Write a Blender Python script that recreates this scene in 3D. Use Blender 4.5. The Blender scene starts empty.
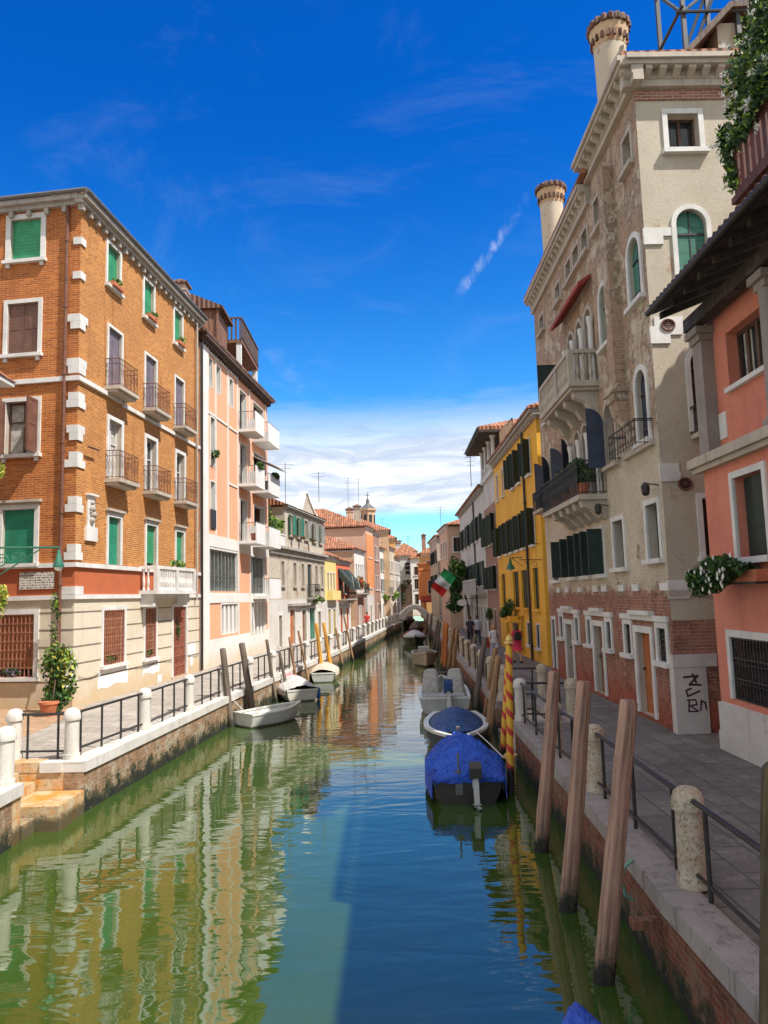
import bpy, bmesh, math, random
from mathutils import Vector, Matrix, noise
random.seed(11)
S = bpy.context.scene
COL = S.collection
R = math.radians
Q = 0.95                      # quay level above the water
ORG = {}

# ------------------------------------------------------------ tagging
def tag(o, label=None, cat=None, group=None, kind=None):
    if label: o['label'] = label
    if cat: o['category'] = cat
    if group: o['group'] = group
    if kind: o['kind'] = kind
    return o

def empty(name, loc, label, cat, group=None):
    o = bpy.data.objects.new(name, None)
    o.empty_display_size = .3
    COL.objects.link(o)
    o.location = loc
    ORG[o.name] = Vector(loc)
    return tag(o, label, cat, group)

def kids(o):
    return [c for c in bpy.data.objects if c.parent == o]

def copy_tree(o, parent=None):
    c = o.copy(); COL.objects.link(c)
    if parent: c.parent = parent
    for ch in list(o.children): copy_tree(ch, c)
    return c

def place(proto, first, loc, rz=0, label=None, group=None, sc=None):
    o = proto if first else copy_tree(proto)
    o.location = loc; o.rotation_euler = (0, 0, rz)
    if sc: o.scale = sc
    if label: o['label'] = label
    if group: o['group'] = group
    return o

ORD = ['first', 'second', 'third', 'fourth', 'fifth', 'sixth', 'seventh', 'eighth', 'ninth', 'tenth', 'eleventh',
       'twelfth', 'thirteenth', 'fourteenth', 'fifteenth', 'sixteenth', 'seventeenth', 'eighteenth', 'nineteenth', 'twentieth',
       'twenty-first', 'twenty-second', 'twenty-third', 'twenty-fourth', 'twenty-fifth', 'twenty-sixth']

# ------------------------------------------------------------ frames on facades
class Fr:
    """u along the wall, v out of the wall, z up (world coordinates)"""
    def __init__(s, o, b, side):
        s.o = Vector((o[0], o[1])); b = Vector((b[0], b[1]))
        s.L = (b - s.o).length
        s.t = (b - s.o).normalized()
        n = Vector((s.t.y, -s.t.x))
        s.n = n if side > 0 else -n
    def __call__(s, u, v, z):
        p = s.o + s.t * u + s.n * v
        return (p.x, p.y, z)

def ident(x, y, z): return (x, y, z)

class MB:
    def __init__(s): s.v = []; s.f = []; s.m = []
    def add(s, vs, fs, m=0):
        k = len(s.v); s.v += [tuple(p) for p in vs]
        for f in fs: s.f.append([i + k for i in f]); s.m.append(m)
    def box(s, x0, x1, y0, y1, z0, z1, m=0, F=ident):
        p = [F(x, y, z) for z in (z0, z1) for x, y in ((x0, y0), (x1, y0), (x1, y1), (x0, y1))]
        s.add(p, [(0, 3, 2, 1), (4, 5, 6, 7), (0, 1, 5, 4), (1, 2, 6, 5), (2, 3, 7, 6), (3, 0, 4, 7)], m)
        return s
    def quad(s, a, b, c, d, m=0): s.add([a, b, c, d], [(0, 1, 2, 3)], m); return s
    def poly(s, pts, m=0): s.add(pts, [tuple(range(len(pts)))], m); return s
    def prism(s, pts, d, m=0):
        """extrude polygon pts (3d) by vector d"""
        n = len(pts); q = [tuple(Vector(p) + Vector(d)) for p in pts]
        s.add(list(pts) + q, [tuple(range(n))[::-1], tuple(range(n, 2 * n))] +
              [(i, (i + 1) % n, n + (i + 1) % n, n + i) for i in range(n)], m); return s
    def tube(s, p0, p1, r0, r1=None, n=8, m=0, cap=True):
        r1 = r0 if r1 is None else r1
        a, b = Vector(p0), Vector(p1); d = (b - a).normalized()
        x = d.orthogonal().normalized(); y = d.cross(x)
        vs = []
        for c, r in ((a, r0), (b, r1)):
            for i in range(n):
                t = 2 * math.pi * i / n
                vs.append(c + x * r * math.cos(t) + y * r * math.sin(t))
        fs = [(i, (i + 1) % n, n + (i + 1) % n, n + i) for i in range(n)]
        if cap: fs += [tuple(range(n))[::-1], tuple(range(n, 2 * n))]
        s.add(vs, fs, m); return s
    def path(s, pts, r, n=6, m=0):
        for a, b in zip(pts[:-1], pts[1:]): s.tube(a, b, r, r, n, m)
        return s
    def lathe(s, c, prof, n=16, m=0, F=None):
        vs = []; fs = []
        for (r, z) in prof:
            for i in range(n):
                t = 2 * math.pi * i / n
                vs.append((c[0] + r * math.cos(t), c[1] + r * math.sin(t), c[2] + z))
        for k in range(len(prof) - 1):
            for i in range(n):
                j = (i + 1) % n
                fs.append((k * n + i, k * n + j, (k + 1) * n + j, (k + 1) * n + i))
        fs.append(tuple(range(n))[::-1]); fs.append(tuple(range((len(prof) - 1) * n, len(prof) * n)))
        s.add(vs, fs, m); return s
    def build(s, name, mats, parent=None, smooth=False, label=None, recalc=True):
        if not isinstance(mats, (list, tuple)): mats = [mats]
        me = bpy.data.meshes.new(name)
        org = ORG[parent.name] if parent is not None else Vector((0, 0, 0))
        vs = [(p[0] - org.x, p[1] - org.y, p[2] - org.z) for p in s.v]
        me.from_pydata(vs, [], s.f)
        for mt in mats: me.materials.append(mt)
        if len(mats) > 1: me.polygons.foreach_set('material_index', s.m)
        if recalc:
            bm = bmesh.new(); bm.from_mesh(me)
            bmesh.ops.recalc_face_normals(bm, faces=bm.faces[:])
            bm.to_mesh(me); bm.free()
        if smooth:
            me.polygons.foreach_set('use_smooth', [True] * len(me.polygons))
            if smooth == 'auto':
                me.set_sharp_from_angle(angle=R(40))
        me.update()
        o = bpy.data.objects.new(name, me); COL.objects.link(o)
        if parent is not None: o.parent = parent
        ORG[o.name] = org
        if label: o['label'] = label
        return o

def thing_mesh(mb, name, mats, base, label, cat, group=None, smooth=False):
    """one-mesh thing with its origin at base"""
    o = mb.build(name, mats, None, smooth)
    b = Vector(base)
    o.data.transform(Matrix.Translation(-b)); o.location = b
    return tag(o, label, cat, group)

# ------------------------------------------------------------ materials
class NT:
    def __init__(s, name):
        s.mat = bpy.data.materials.new(name); s.mat.use_nodes = True
        s.t = s.mat.node_tree; s.b = s.t.nodes['Principled BSDF']
        s.co = s.t.nodes.new('ShaderNodeTexCoord')
        s.obj = s.co.outputs['Object']
    def n(s, kind, **kw):
        nd = s.t.nodes.new(kind)
        for k, v in kw.items():
            if k.startswith('_'): setattr(nd, k[1:], v)
            else: nd.inputs[k.replace('__', ' ')].default_value = v
        return nd
    def link(s, a, b): s.t.links.new(a, b)
    def noise(s, scale, detail=4, rough=.6, vec=None, dist=0):
        nd = s.n('ShaderNodeTexNoise', Scale=scale, Detail=detail, Roughness=rough, Distortion=dist)
        s.link(vec or s.obj, nd.inputs['Vector']); return nd.outputs['Fac']
    def map(s, scale=(1, 1, 1), loc=(0, 0, 0), rot=(0, 0, 0), vec=None):
        nd = s.n('ShaderNodeMapping'); nd.inputs['Scale'].default_value = scale
        nd.inputs['Location'].default_value = loc; nd.inputs['Rotation'].default_value = rot
        s.link(vec or s.obj, nd.inputs['Vector']); return nd.outputs[0]
    def ramp(s, fac, lo, hi, a=0., b=1., smooth=True):
        nd = s.n('ShaderNodeMapRange'); nd.interpolation_type = 'SMOOTHSTEP' if smooth else 'LINEAR'
        nd.inputs['From Min'].default_value = lo; nd.inputs['From Max'].default_value = hi
        nd.inputs['To Min'].default_value = a; nd.inputs['To Max'].default_value = b
        s.link(fac, nd.inputs['Value']); return nd.outputs[0]
    def mix(s, fac, a, b, mode='MIX'):
        nd = s.n('ShaderNodeMix'); nd.data_type = 'RGBA'; nd.blend_type = mode
        for sock, v in ((nd.inputs[0], fac), (nd.inputs[6], a), (nd.inputs[7], b)):
            if hasattr(v, 'links') or hasattr(v, 'is_linked'): s.link(v, sock)
            elif isinstance(v, (int, float)): sock.default_value = v
            else: sock.default_value = (*v, 1) if len(v) == 3 else v
        return nd.outputs[2]
    def math(s, op, a, b=None):
        nd = s.n('ShaderNodeMath'); nd.operation = op
        for i, v in enumerate((a, b)):
            if v is None: continue
            if isinstance(v, (int, float)): nd.inputs[i].default_value = v
            else: s.link(v, nd.inputs[i])
        return nd.outputs[0]
    def xyz(s, vec=None):
        nd = s.n('ShaderNodeSeparateXYZ'); s.link(vec or s.obj, nd.inputs[0]); return nd.outputs
    def comb(s, x, y, z=0.):
        nd = s.n('ShaderNodeCombineXYZ')
        for i, v in enumerate((x, y, z)):
            if isinstance(v, (int, float)): nd.inputs[i].default_value = v
            else: s.link(v, nd.inputs[i])
        return nd.outputs[0]
    def wallvec(s):
        o = s.xyz(); return s.comb(s.math('ADD', o[0], o[1]), o[2], 0.)
    def brick(s, vec, w=.25, h=.072, mortar=.012, c1=(1, 1, 1), c2=(.6, .6, .6), cm=(0, 0, 0), offs=.5, bias=0.):
        nd = s.n('ShaderNodeTexBrick')
        nd.offset = offs
        nd.inputs['Scale'].default_value = 1.
        nd.inputs['Brick Width'].default_value = w; nd.inputs['Row Height'].default_value = h
        nd.inputs['Mortar Size'].default_value = mortar; nd.inputs['Mortar Smooth'].default_value = .3
        nd.inputs['Bias'].default_value = bias
        nd.inputs['Color1'].default_value = (*c1, 1); nd.inputs['Color2'].default_value = (*c2, 1); nd.inputs['Mortar'].default_value = (*cm, 1)
        s.link(vec, nd.inputs['Vector']); return nd.outputs['Color'], nd.outputs['Fac']
    def bump(s, h, strength=.4, dist=.02, prev=None):
        nd = s.n('ShaderNodeBump', Strength=strength, Distance=dist)
        s.link(h, nd.inputs['Height'])
        if prev: s.link(prev, nd.inputs['Normal'])
        return nd.outputs[0]
    def out(s, col=None, rough=.8, bump=None, metal=0., spec=None):
        if col is not None:
            if hasattr(col, 'links') or hasattr(col, 'is_linked'): s.link(col, s.b.inputs['Base Color'])
            else: s.b.inputs['Base Color'].default_value = (*col, 1)
        if isinstance(rough, (int, float)): s.b.inputs['Roughness'].default_value = rough
        else: s.link(rough, s.b.inputs['Roughness'])
        s.b.inputs['Metallic'].default_value = metal
        if spec is not None: s.b.inputs['Specular IOR Level'].default_value = spec
        if bump: s.link(bump, s.b.inputs['Normal'])
        return s.mat

def sc(c, k): return tuple(min(1, x * k) for x in c)

def m_plain(name, c, rough=.6, var=.18, scale=3., metal=0., spec=None, bump=.0):
    t = NT(name)
    f = t.noise(scale, 5, .65)
    col = t.mix(t.ramp(f, .3, .7), sc(c, 1 - var), sc(c, 1 + var))
    b = t.bump(t.noise(scale * 12, 3), bump, .01) if bump else None
    return t.out(col, rough, b, metal, spec)

def m_plaster(name, c, c2=None, stain=None, amt=.5, bump=.25, under=None, under_amt=.0, low=None):
    """painted render: broad tone drift, water streaks, flaked spots"""
    t = NT(name); c2 = c2 or sc(c, .78)
    big = t.noise(.55, 5, .62)
    col = t.mix(t.ramp(big, .35, .68), c, c2)
    st = t.noise(1., 5, .7, t.map((2.6, 2.6, .28)))
    col = t.mix(t.ramp(st, .52, .75, 0, amt), col, stain or sc(c2, .7))
    col = t.mix(t.ramp(t.noise(3.1, 6, .75, t.map(loc=(7, 3, 5))), .46, .66, 0, .35), col, sc(c, 1.12))
    col = t.mix(t.ramp(t.noise(4.3, 6, .8, t.map(loc=(1, 9, 2))), .52, .7, 0, .4), col, sc(c2, .74))
    fine = t.noise(14, 4, .7)
    col = t.mix(t.ramp(fine, .35, .75, 0, .25), col, sc(c, .72))
    if under:
        u = t.noise(1.3, 7, .72, t.map((1, 1, .8), (3.1, 7, 2)))
        col = t.mix(t.ramp(u, .62 - under_amt, .635 - under_amt), col, under)
    if low:
        z = t.xyz()[2]
        zz = t.math('ADD', z, t.math('MULTIPLY', t.noise(1.5, 5), 1.4))
        col = t.mix(t.ramp(zz, .7, 1.7, .85, 0.), col, low)
    return t.out(col, .88, t.bump(t.noise(22, 5, .7), bump, .015))

def m_brick(name, c1, c2, cm, wear=None, patch=None, patch_lo=.62, zpatch=None, bump=.5, w=.25, h=.072, mort=.012):
    t = NT(name)
    bc, bf = t.brick(t.wallvec(), w, h, mort, (1, 1, 1), (.0, .0, .0), (.5, .5, .5))
    v = t.xyz()[2]
    colb = t.mix(bc, c1, c2)
    colb = t.mix(t.ramp(t.noise(.7, 5), .35, .7, 0, .5), colb, sc(c2, .8))
    col = t.mix(bf, colb, cm)
    if wear: col = t.mix(t.ramp(t.noise(2.2, 6, .75), .5, .72, 0, .75), col, wear)
    stv = t.noise(1., 5, .7, t.map((2.4, 2.4, .25), (3, 1, 0)))
    col = t.mix(t.ramp(stv, .52, .72, 0, .45), col, sc(c2, .75))
    col = t.mix(t.ramp(t.noise(1.1, 7, .75, t.map(loc=(8, 2, 6))), .59, .72, 0, .35), col, sc(cm, 1.0))
    if patch:
        col = t.mix(t.ramp(t.noise(.9, 7, .72, t.map(loc=(5, 1, 3))), patch_lo, patch_lo + .03), col, patch)
    h_ = t.math('SUBTRACT', t.noise(25, 3), t.math('MULTIPLY', bf, 1.2))
    return t.out(col, .9, t.bump(h_, bump, .02))

def m_stone(name, c, dark=None, speck=.3, bump=.3):
    t = NT(name); dark = dark or sc(c, .45)
    col = t.mix(t.ramp(t.noise(1.6, 6, .65), .35, .7), c, sc(c, .8))
    sp = t.noise(18, 6, .8, t.map((1, 1, .6)))
    col = t.mix(t.ramp(sp, .55, .68, 0, speck), col, dark)
    st = t.noise(1., 5, .7, t.map((5, 5, .6)))
    col = t.mix(t.ramp(st, .5, .75, 0, speck), col, dark)
    return t.out(col, .75, t.bump(t.noise(30, 5, .7), bump, .01))

def m_tile(name='terracotta roof tiles', c=(.36, .145, .075), ang=0.):
    t = NT(name)
    v = t.map((1, 1, 1), rot=(0, 0, ang))
    o = t.xyz(v)
    wv = t.math('SINE', t.math('MULTIPLY', o[0], 2 * math.pi / .24))
    rows = t.math('FRACT', t.math('MULTIPLY', o[1], 1 / .33))
    cell = t.n('ShaderNodeTexVoronoi', Scale=1.); cell.feature = 'F1'
    t.link(t.map((4.2, 3., .5), vec=v), cell.inputs['Vector'])
    cc = t.n('ShaderNodeSeparateColor'); t.link(cell.outputs['Color'], cc.inputs[0])
    col = t.mix(cc.outputs[0], sc(c, .6), sc(c, 1.45))
    col = t.mix(t.ramp(t.noise(1.2, 5), .5, .75, 0, .5), col, (.2, .16, .11))
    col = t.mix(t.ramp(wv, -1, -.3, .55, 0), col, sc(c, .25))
    h = t.math('ADD', t.math('MULTIPLY', wv, .6), rows)
    return t.out(col, .85, t.bump(h, .9, .05))

def m_wood(name, c, rough=.7, axis=2, wet=False, rings=14., wetc=(.012, .014, .010)):
    t = NT(name)
    s_ = [rings, rings, rings]; s_[axis] = .9
    f = t.noise(1., 6, .65, t.map(tuple(s_)))
    col = t.mix(t.ramp(f, .34, .64), sc(c, .45), sc(c, 1.3))
    col = t.mix(t.ramp(t.noise(1.1, 4), .45, .75, 0, .5), col, sc(c, .5))
    col = t.mix(t.ramp(t.noise(2.3, 6, .7), .5, .7, 0, .35), col, (.5 * c[0] + .18, .5 * c[1] + .16, .5 * c[2] + .14))
    if wet:
        z = t.xyz()[2]
        zz = t.math('ADD', z, t.math('MULTIPLY', t.noise(7, 6, .8), 1.1))
        col = t.mix(t.ramp(zz, .60, 1.1, .8, 0.), col, (.05, .055, .03))
        col = t.mix(t.ramp(zz, .58, .85, 1., 0.), col, wetc)
    return t.out(col, rough, t.bump(f, .7, .03))

def m_slat(name, c, pitch=.115, rough=.55):
    t = NT(name)
    z = t.xyz()[2]
    f = t.math('FRACT', t.math('MULTIPLY', z, 1 / pitch))
    col = t.mix(t.ramp(t.noise(2.5, 5), .3, .7), sc(c, .8), sc(c, 1.15))
    col = t.mix(t.ramp(f, .8, 1., 0, .55), col, sc(c, .3))
    return t.out(col, rough, t.bump(f, .8, .02))

def m_glass(name='window glass', c=(.02, .026, .03), rough=.06):
    t = NT(name)
    f = t.noise(1.2, 3)
    col = t.mix(t.ramp(f, .35, .65), sc(c, .5), sc(c, 1.6))
    return t.out(col, rough, t.bump(t.noise(1.5, 2), .08, .05), 0., .6)

def m_leaf(name, c):
    t = NT(name)
    col = t.mix(t.ramp(t.noise(9, 3), .3, .7), sc(c, .5), sc(c, 1.6))
    t.out(col, .5, None, 0, .3)
    t.b.inputs['Subsurface Weight'].default_value = .0
    return t.mat

M = {}
M['orange_brick'] = m_brick('orange brick', (.60, .18, .03), (.33, .075, .014), (.50, .25, .10), wear=(.42, .14, .035))
M['sunlit_brick'] = m_brick('sunlit orange brick', (.60, .23, .045), (.34, .10, .018), (.56, .33, .13), wear=(.44, .17, .04))  # same brick in a lighter tone: sunnier canal face put into the colour
M['red_brick'] = m_brick('weathered red brick', (.40, .17, .11), (.27, .10, .065), (.40, .31, .25), wear=(.36, .22, .16))
M['quay_white'] = m_stone('istrian stone', (.62, .59, .55), (.16, .14, .12), .35)
M['stone_white'] = m_stone('pale istrian trim', (.72, .70, .66), (.3, .28, .25), .22)
M['stone_grey'] = m_stone('weathered grey stone', (.42, .38, .33), (.12, .11, .09), .6)
M['stone_tan'] = m_stone('weathered tan stone', (.50, .43, .35), (.20, .16, .12), .5)
M['quay_worn'] = m_stone('worn istrian kerb', (.36, .32, .30), (.08, .06, .055), .8)
M['stone_column'] = m_stone('grey brown column stone', (.30, .25, .22), (.12, .10, .08), .4)
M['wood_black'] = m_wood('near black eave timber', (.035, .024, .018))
M['render_cream'] = m_plaster('cream ashlar render', (.66, .58, .45), (.58, .50, .38), (.42, .33, .22), .35, low=(.52, .38, .22))
M['render_red'] = m_plaster('red painted band', (.48, .125, .045), (.40, .10, .035), (.52, .20, .08), .5)
M['peach'] = m_plaster('peach panels', (.78, .38, .22), (.74, .35, .20), (.72, .38, .24), .25)
M['white_render'] = m_plaster('white render', (.74, .72, .68), (.66, .62, .57), (.48, .44, .38), .45, low=(.62, .48, .36))
M['yellow'] = m_plaster('ochre yellow render', (.84, .47, .05), (.74, .38, .035), (.55, .25, .04), .4)
M['coral'] = m_plaster('coral render', (.66, .235, .155), (.56, .18, .115), (.42, .14, .09), .7, low=(.44, .20, .14))
M['coral_dark'] = m_plaster('deep coral render', (.76, .17, .08), (.68, .15, .07), (.55, .13, .07), .3)
M['buff'] = m_plaster('buff render', (.58, .50, .38), (.50, .42, .32), (.32, .26, .20), .5, under=(.40, .30, .20), under_amt=.02)
M['old_grey'] = m_plaster('old grey render', (.52, .46, .37), (.43, .37, .29), (.22, .19, .15), .6, under=(.36, .24, .16), under_amt=.04)
M['off_white'] = m_plaster('off white render', (.60, .57, .53), (.50, .46, .42), (.34, .30, .27), .5, under=(.42, .27, .19), under_amt=.01)
M['tan'] = m_plaster('tan render', (.60, .42, .26), (.50, .34, .2), (.36, .24, .15), .5, under=(.40, .2, .12), under_amt=.03)
M['rose'] = m_plaster('rose render', (.64, .42, .30), (.58, .36, .26), (.42, .27, .2), .4)
M['orange'] = m_plaster('orange render', (.72, .28, .10), (.64, .23, .08), (.48, .18, .07), .4)
M['ochre'] = m_plaster('ochre render', (.62, .40, .16), (.54, .34, .13), (.4, .26, .12), .4)
M['lemon'] = m_plaster('lemon render', (.76, .60, .22), (.70, .52, .18), (.5, .4, .2), .4)
M['tile'] = m_tile()
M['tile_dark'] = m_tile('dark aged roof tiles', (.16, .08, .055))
M['iron'] = m_plain('black iron', (.022, .02, .02), .5, .3, 8)
M['grille_rust'] = m_plain('pinkish rusty grille', (.36, .14, .09), .8, .3, 8)
M['door_rust'] = m_slat('rust red door', (.34, .085, .045), .3)
M['boll_white'] = m_stone('white bollard stone', (.62, .58, .52), (.25, .2, .16), .5)
M['rust_iron'] = m_plain('rust brown iron', (.16, .065, .04), .7, .3, 8)
M['dark_steel'] = m_plain('dark steel frame', (.05, .055, .06), .5, .2)
M['grey_iron'] = m_plain('grey iron', (.12, .12, .12), .5, .2, 8)
M['glass'] = m_glass()
M['curtain'] = m_plain('pale curtain', (.42, .40, .36), .9, .3, 4)
M['green_slat'] = m_slat('green roller slats', (.035, .30, .135))
M['teal_slat'] = m_slat('teal roller slats', (.02, .27, .16))
M['lilac_slat'] = m_slat('grey lilac shutter slats', (.22, .18, .22))
M['brown_slat'] = m_slat('brown shutter slats', (.21, .10, .07))
M['tan_slat'] = m_slat('tan roller slats', (.38, .17, .07))
M['dkgreen'] = m_slat('dark green shutter', (.018, .040, .034), .05)
M['dkblue'] = m_plain('dark blue shutter', (.016, .026, .052), .6, .3, 5)
M['midgreen'] = m_slat('green painted shutter', (.045, .19, .135), .30)
M['paleshut'] = m_slat('pale grey shutter', (.34, .36, .33), .05)
M['wood_dark'] = m_wood('dark brown wood', (.10, .055, .035))
M['wood_red'] = m_wood('red brown wood', (.11, .032, .022))
M['wood_grey'] = m_wood('grey weathered wood', (.20, .165, .13))
M['wood_mid'] = m_wood('mid brown wood', (.22, .10, .055))
M['wood_orange'] = m_wood('orange varnished wood', (.46, .13, .03))
M['frame_brown'] = m_plain('brown window wood', (.14, .075, .05), .5, .2, 6)
M['frame_white'] = m_plain('white window wood', (.62, .60, .56), .5, .1, 6)
M['terracotta'] = m_plain('terracotta pot', (.46, .15, .07), .8, .2, 6)
M['leaf_a'] = m_leaf('leaf green', (.055, .12, .025))
M['leaf_b'] = m_leaf('leaf dark green', (.025, .06, .018))
M['leaf_c'] = m_leaf('leaf lime green', (.20, .30, .04))
M['leaf_d'] = m_leaf('leaf yellow', (.42, .38, .07))
M['petal_w'] = m_plain('white petals', (.75, .73, .68), .7, .1)
M['petal_r'] = m_plain('red petals', (.55, .05, .04), .7, .2)
M['petal_p'] = m_plain('violet petals', (.38, .22, .48), .7, .2)
M['petal_k'] = m_plain('pink petals', (.62, .16, .20), .7, .2)
M['canvas_red'] = m_plain('dull red awning', (.30, .04, .03), .9, .2)
M['canvas_green'] = m_plain('dark green awning', (.03, .045, .04), .9, .2)
M['canvas_white'] = m_plain('white awning', (.62, .60, .56), .9, .1)

# ------------------------------------------------------------ shapes shared by buildings
def wall_face(mb, F, u0, u1, z0, z1, ops, depth=.25, bands=None, mr=0, v=0.):
    """ops: (a,b,c,d,arch). bands: list of (ztop, material index) from the ground up"""
    us = {u0, u1}; zs = {z0, z1}
    for o in ops:
        us |= {o[0], o[1]}; zs |= {o[2], o[3]}
    bands = bands or [(z1, 0)]
    for b in bands:
        if z0 < b[0] < z1: zs.add(b[0])
    us = sorted(x for x in us if u0 <= x <= u1); zs = sorted(x for x in zs if z0 <= x <= z1)
    def band(z):
        for zt, m in bands:
            if z < zt: return m
        return bands[-1][1]
    for i in range(len(us) - 1):
        for j in range(len(zs) - 1):
            uc = (us[i] + us[i + 1]) / 2; zc = (zs[j] + zs[j + 1]) / 2
            if us[i + 1] - us[i] < 1e-5 or zs[j + 1] - zs[j] < 1e-5: continue
            if any(o[0] < uc < o[1] and o[2] < zc < o[3] for o in ops): continue
            mb.quad(F(us[i], v, zs[j]), F(us[i + 1], v, zs[j]), F(us[i + 1], v, zs[j + 1]), F(us[i], v, zs[j + 1]), band(zc))
    for o in ops:
        a, b, c, d = o[:4]; arch = len(o) > 4 and o[4]
        w = v - depth
        if not arch:
            mb.quad(F(a, v, d), F(b, v, d), F(b, w, d), F(a, w, d), mr); zt = d
        else:
            r = (b - a) / 2; mid = (a + b) / 2; zt = d - r; n = 10
            arc = [(mid - r * math.cos(math.pi * k / n), zt + r * math.sin(math.pi * k / n)) for k in range(n + 1)]
            mm = band((c + d) / 2)
            h = n // 2
            mb.poly([F(a, v, d)] + [F(x, v, z) for x, z in arc[:h + 1]][::1], mm)
            mb.poly([F(b, v, d)] + [F(x, v, z) for x, z in arc[h:]][::-1], mm)
            for k in range(n):
                mb.quad(F(arc[k][0], v, arc[k][1]), F(arc[k + 1][0], v, arc[k + 1][1]), F(arc[k + 1][0], w, arc[k + 1][1]), F(arc[k][0], w, arc[k][1]), mr)
        mb.quad(F(a, v, c), F(a, v, zt), F(a, w, zt), F(a, w, c), mr)
        mb.quad(F(b, v, c), F(b, v, zt), F(b, w, zt), F(b, w, c), mr)
        mb.quad(F(a, v, c), F(b, v, c), F(b, w, c), F(a, w, c), mr)

def panel(F, u0, u1, v, z0, z1, th=.04, arch=False):
    mb = MB()
    if not arch: mb.box(u0, u1, v, v + th, z0, z1, 0, F)
    else:
        r = (u1 - u0) / 2; m = (u0 + u1) / 2; n = 10
        pts = [F(u0, v, z0), F(u1, v, z0)] + [F(m + r * math.cos(math.pi * k / n), v, z1 - r + r * math.sin(math.pi * k / n)) for k in range(n + 1)]
        q = [F(u0, v + th, z0)]
        d = Vector(F(0, th, 0)) - Vector(F(0, 0, 0))
        mb.prism(pts, d)
    return mb

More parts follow.
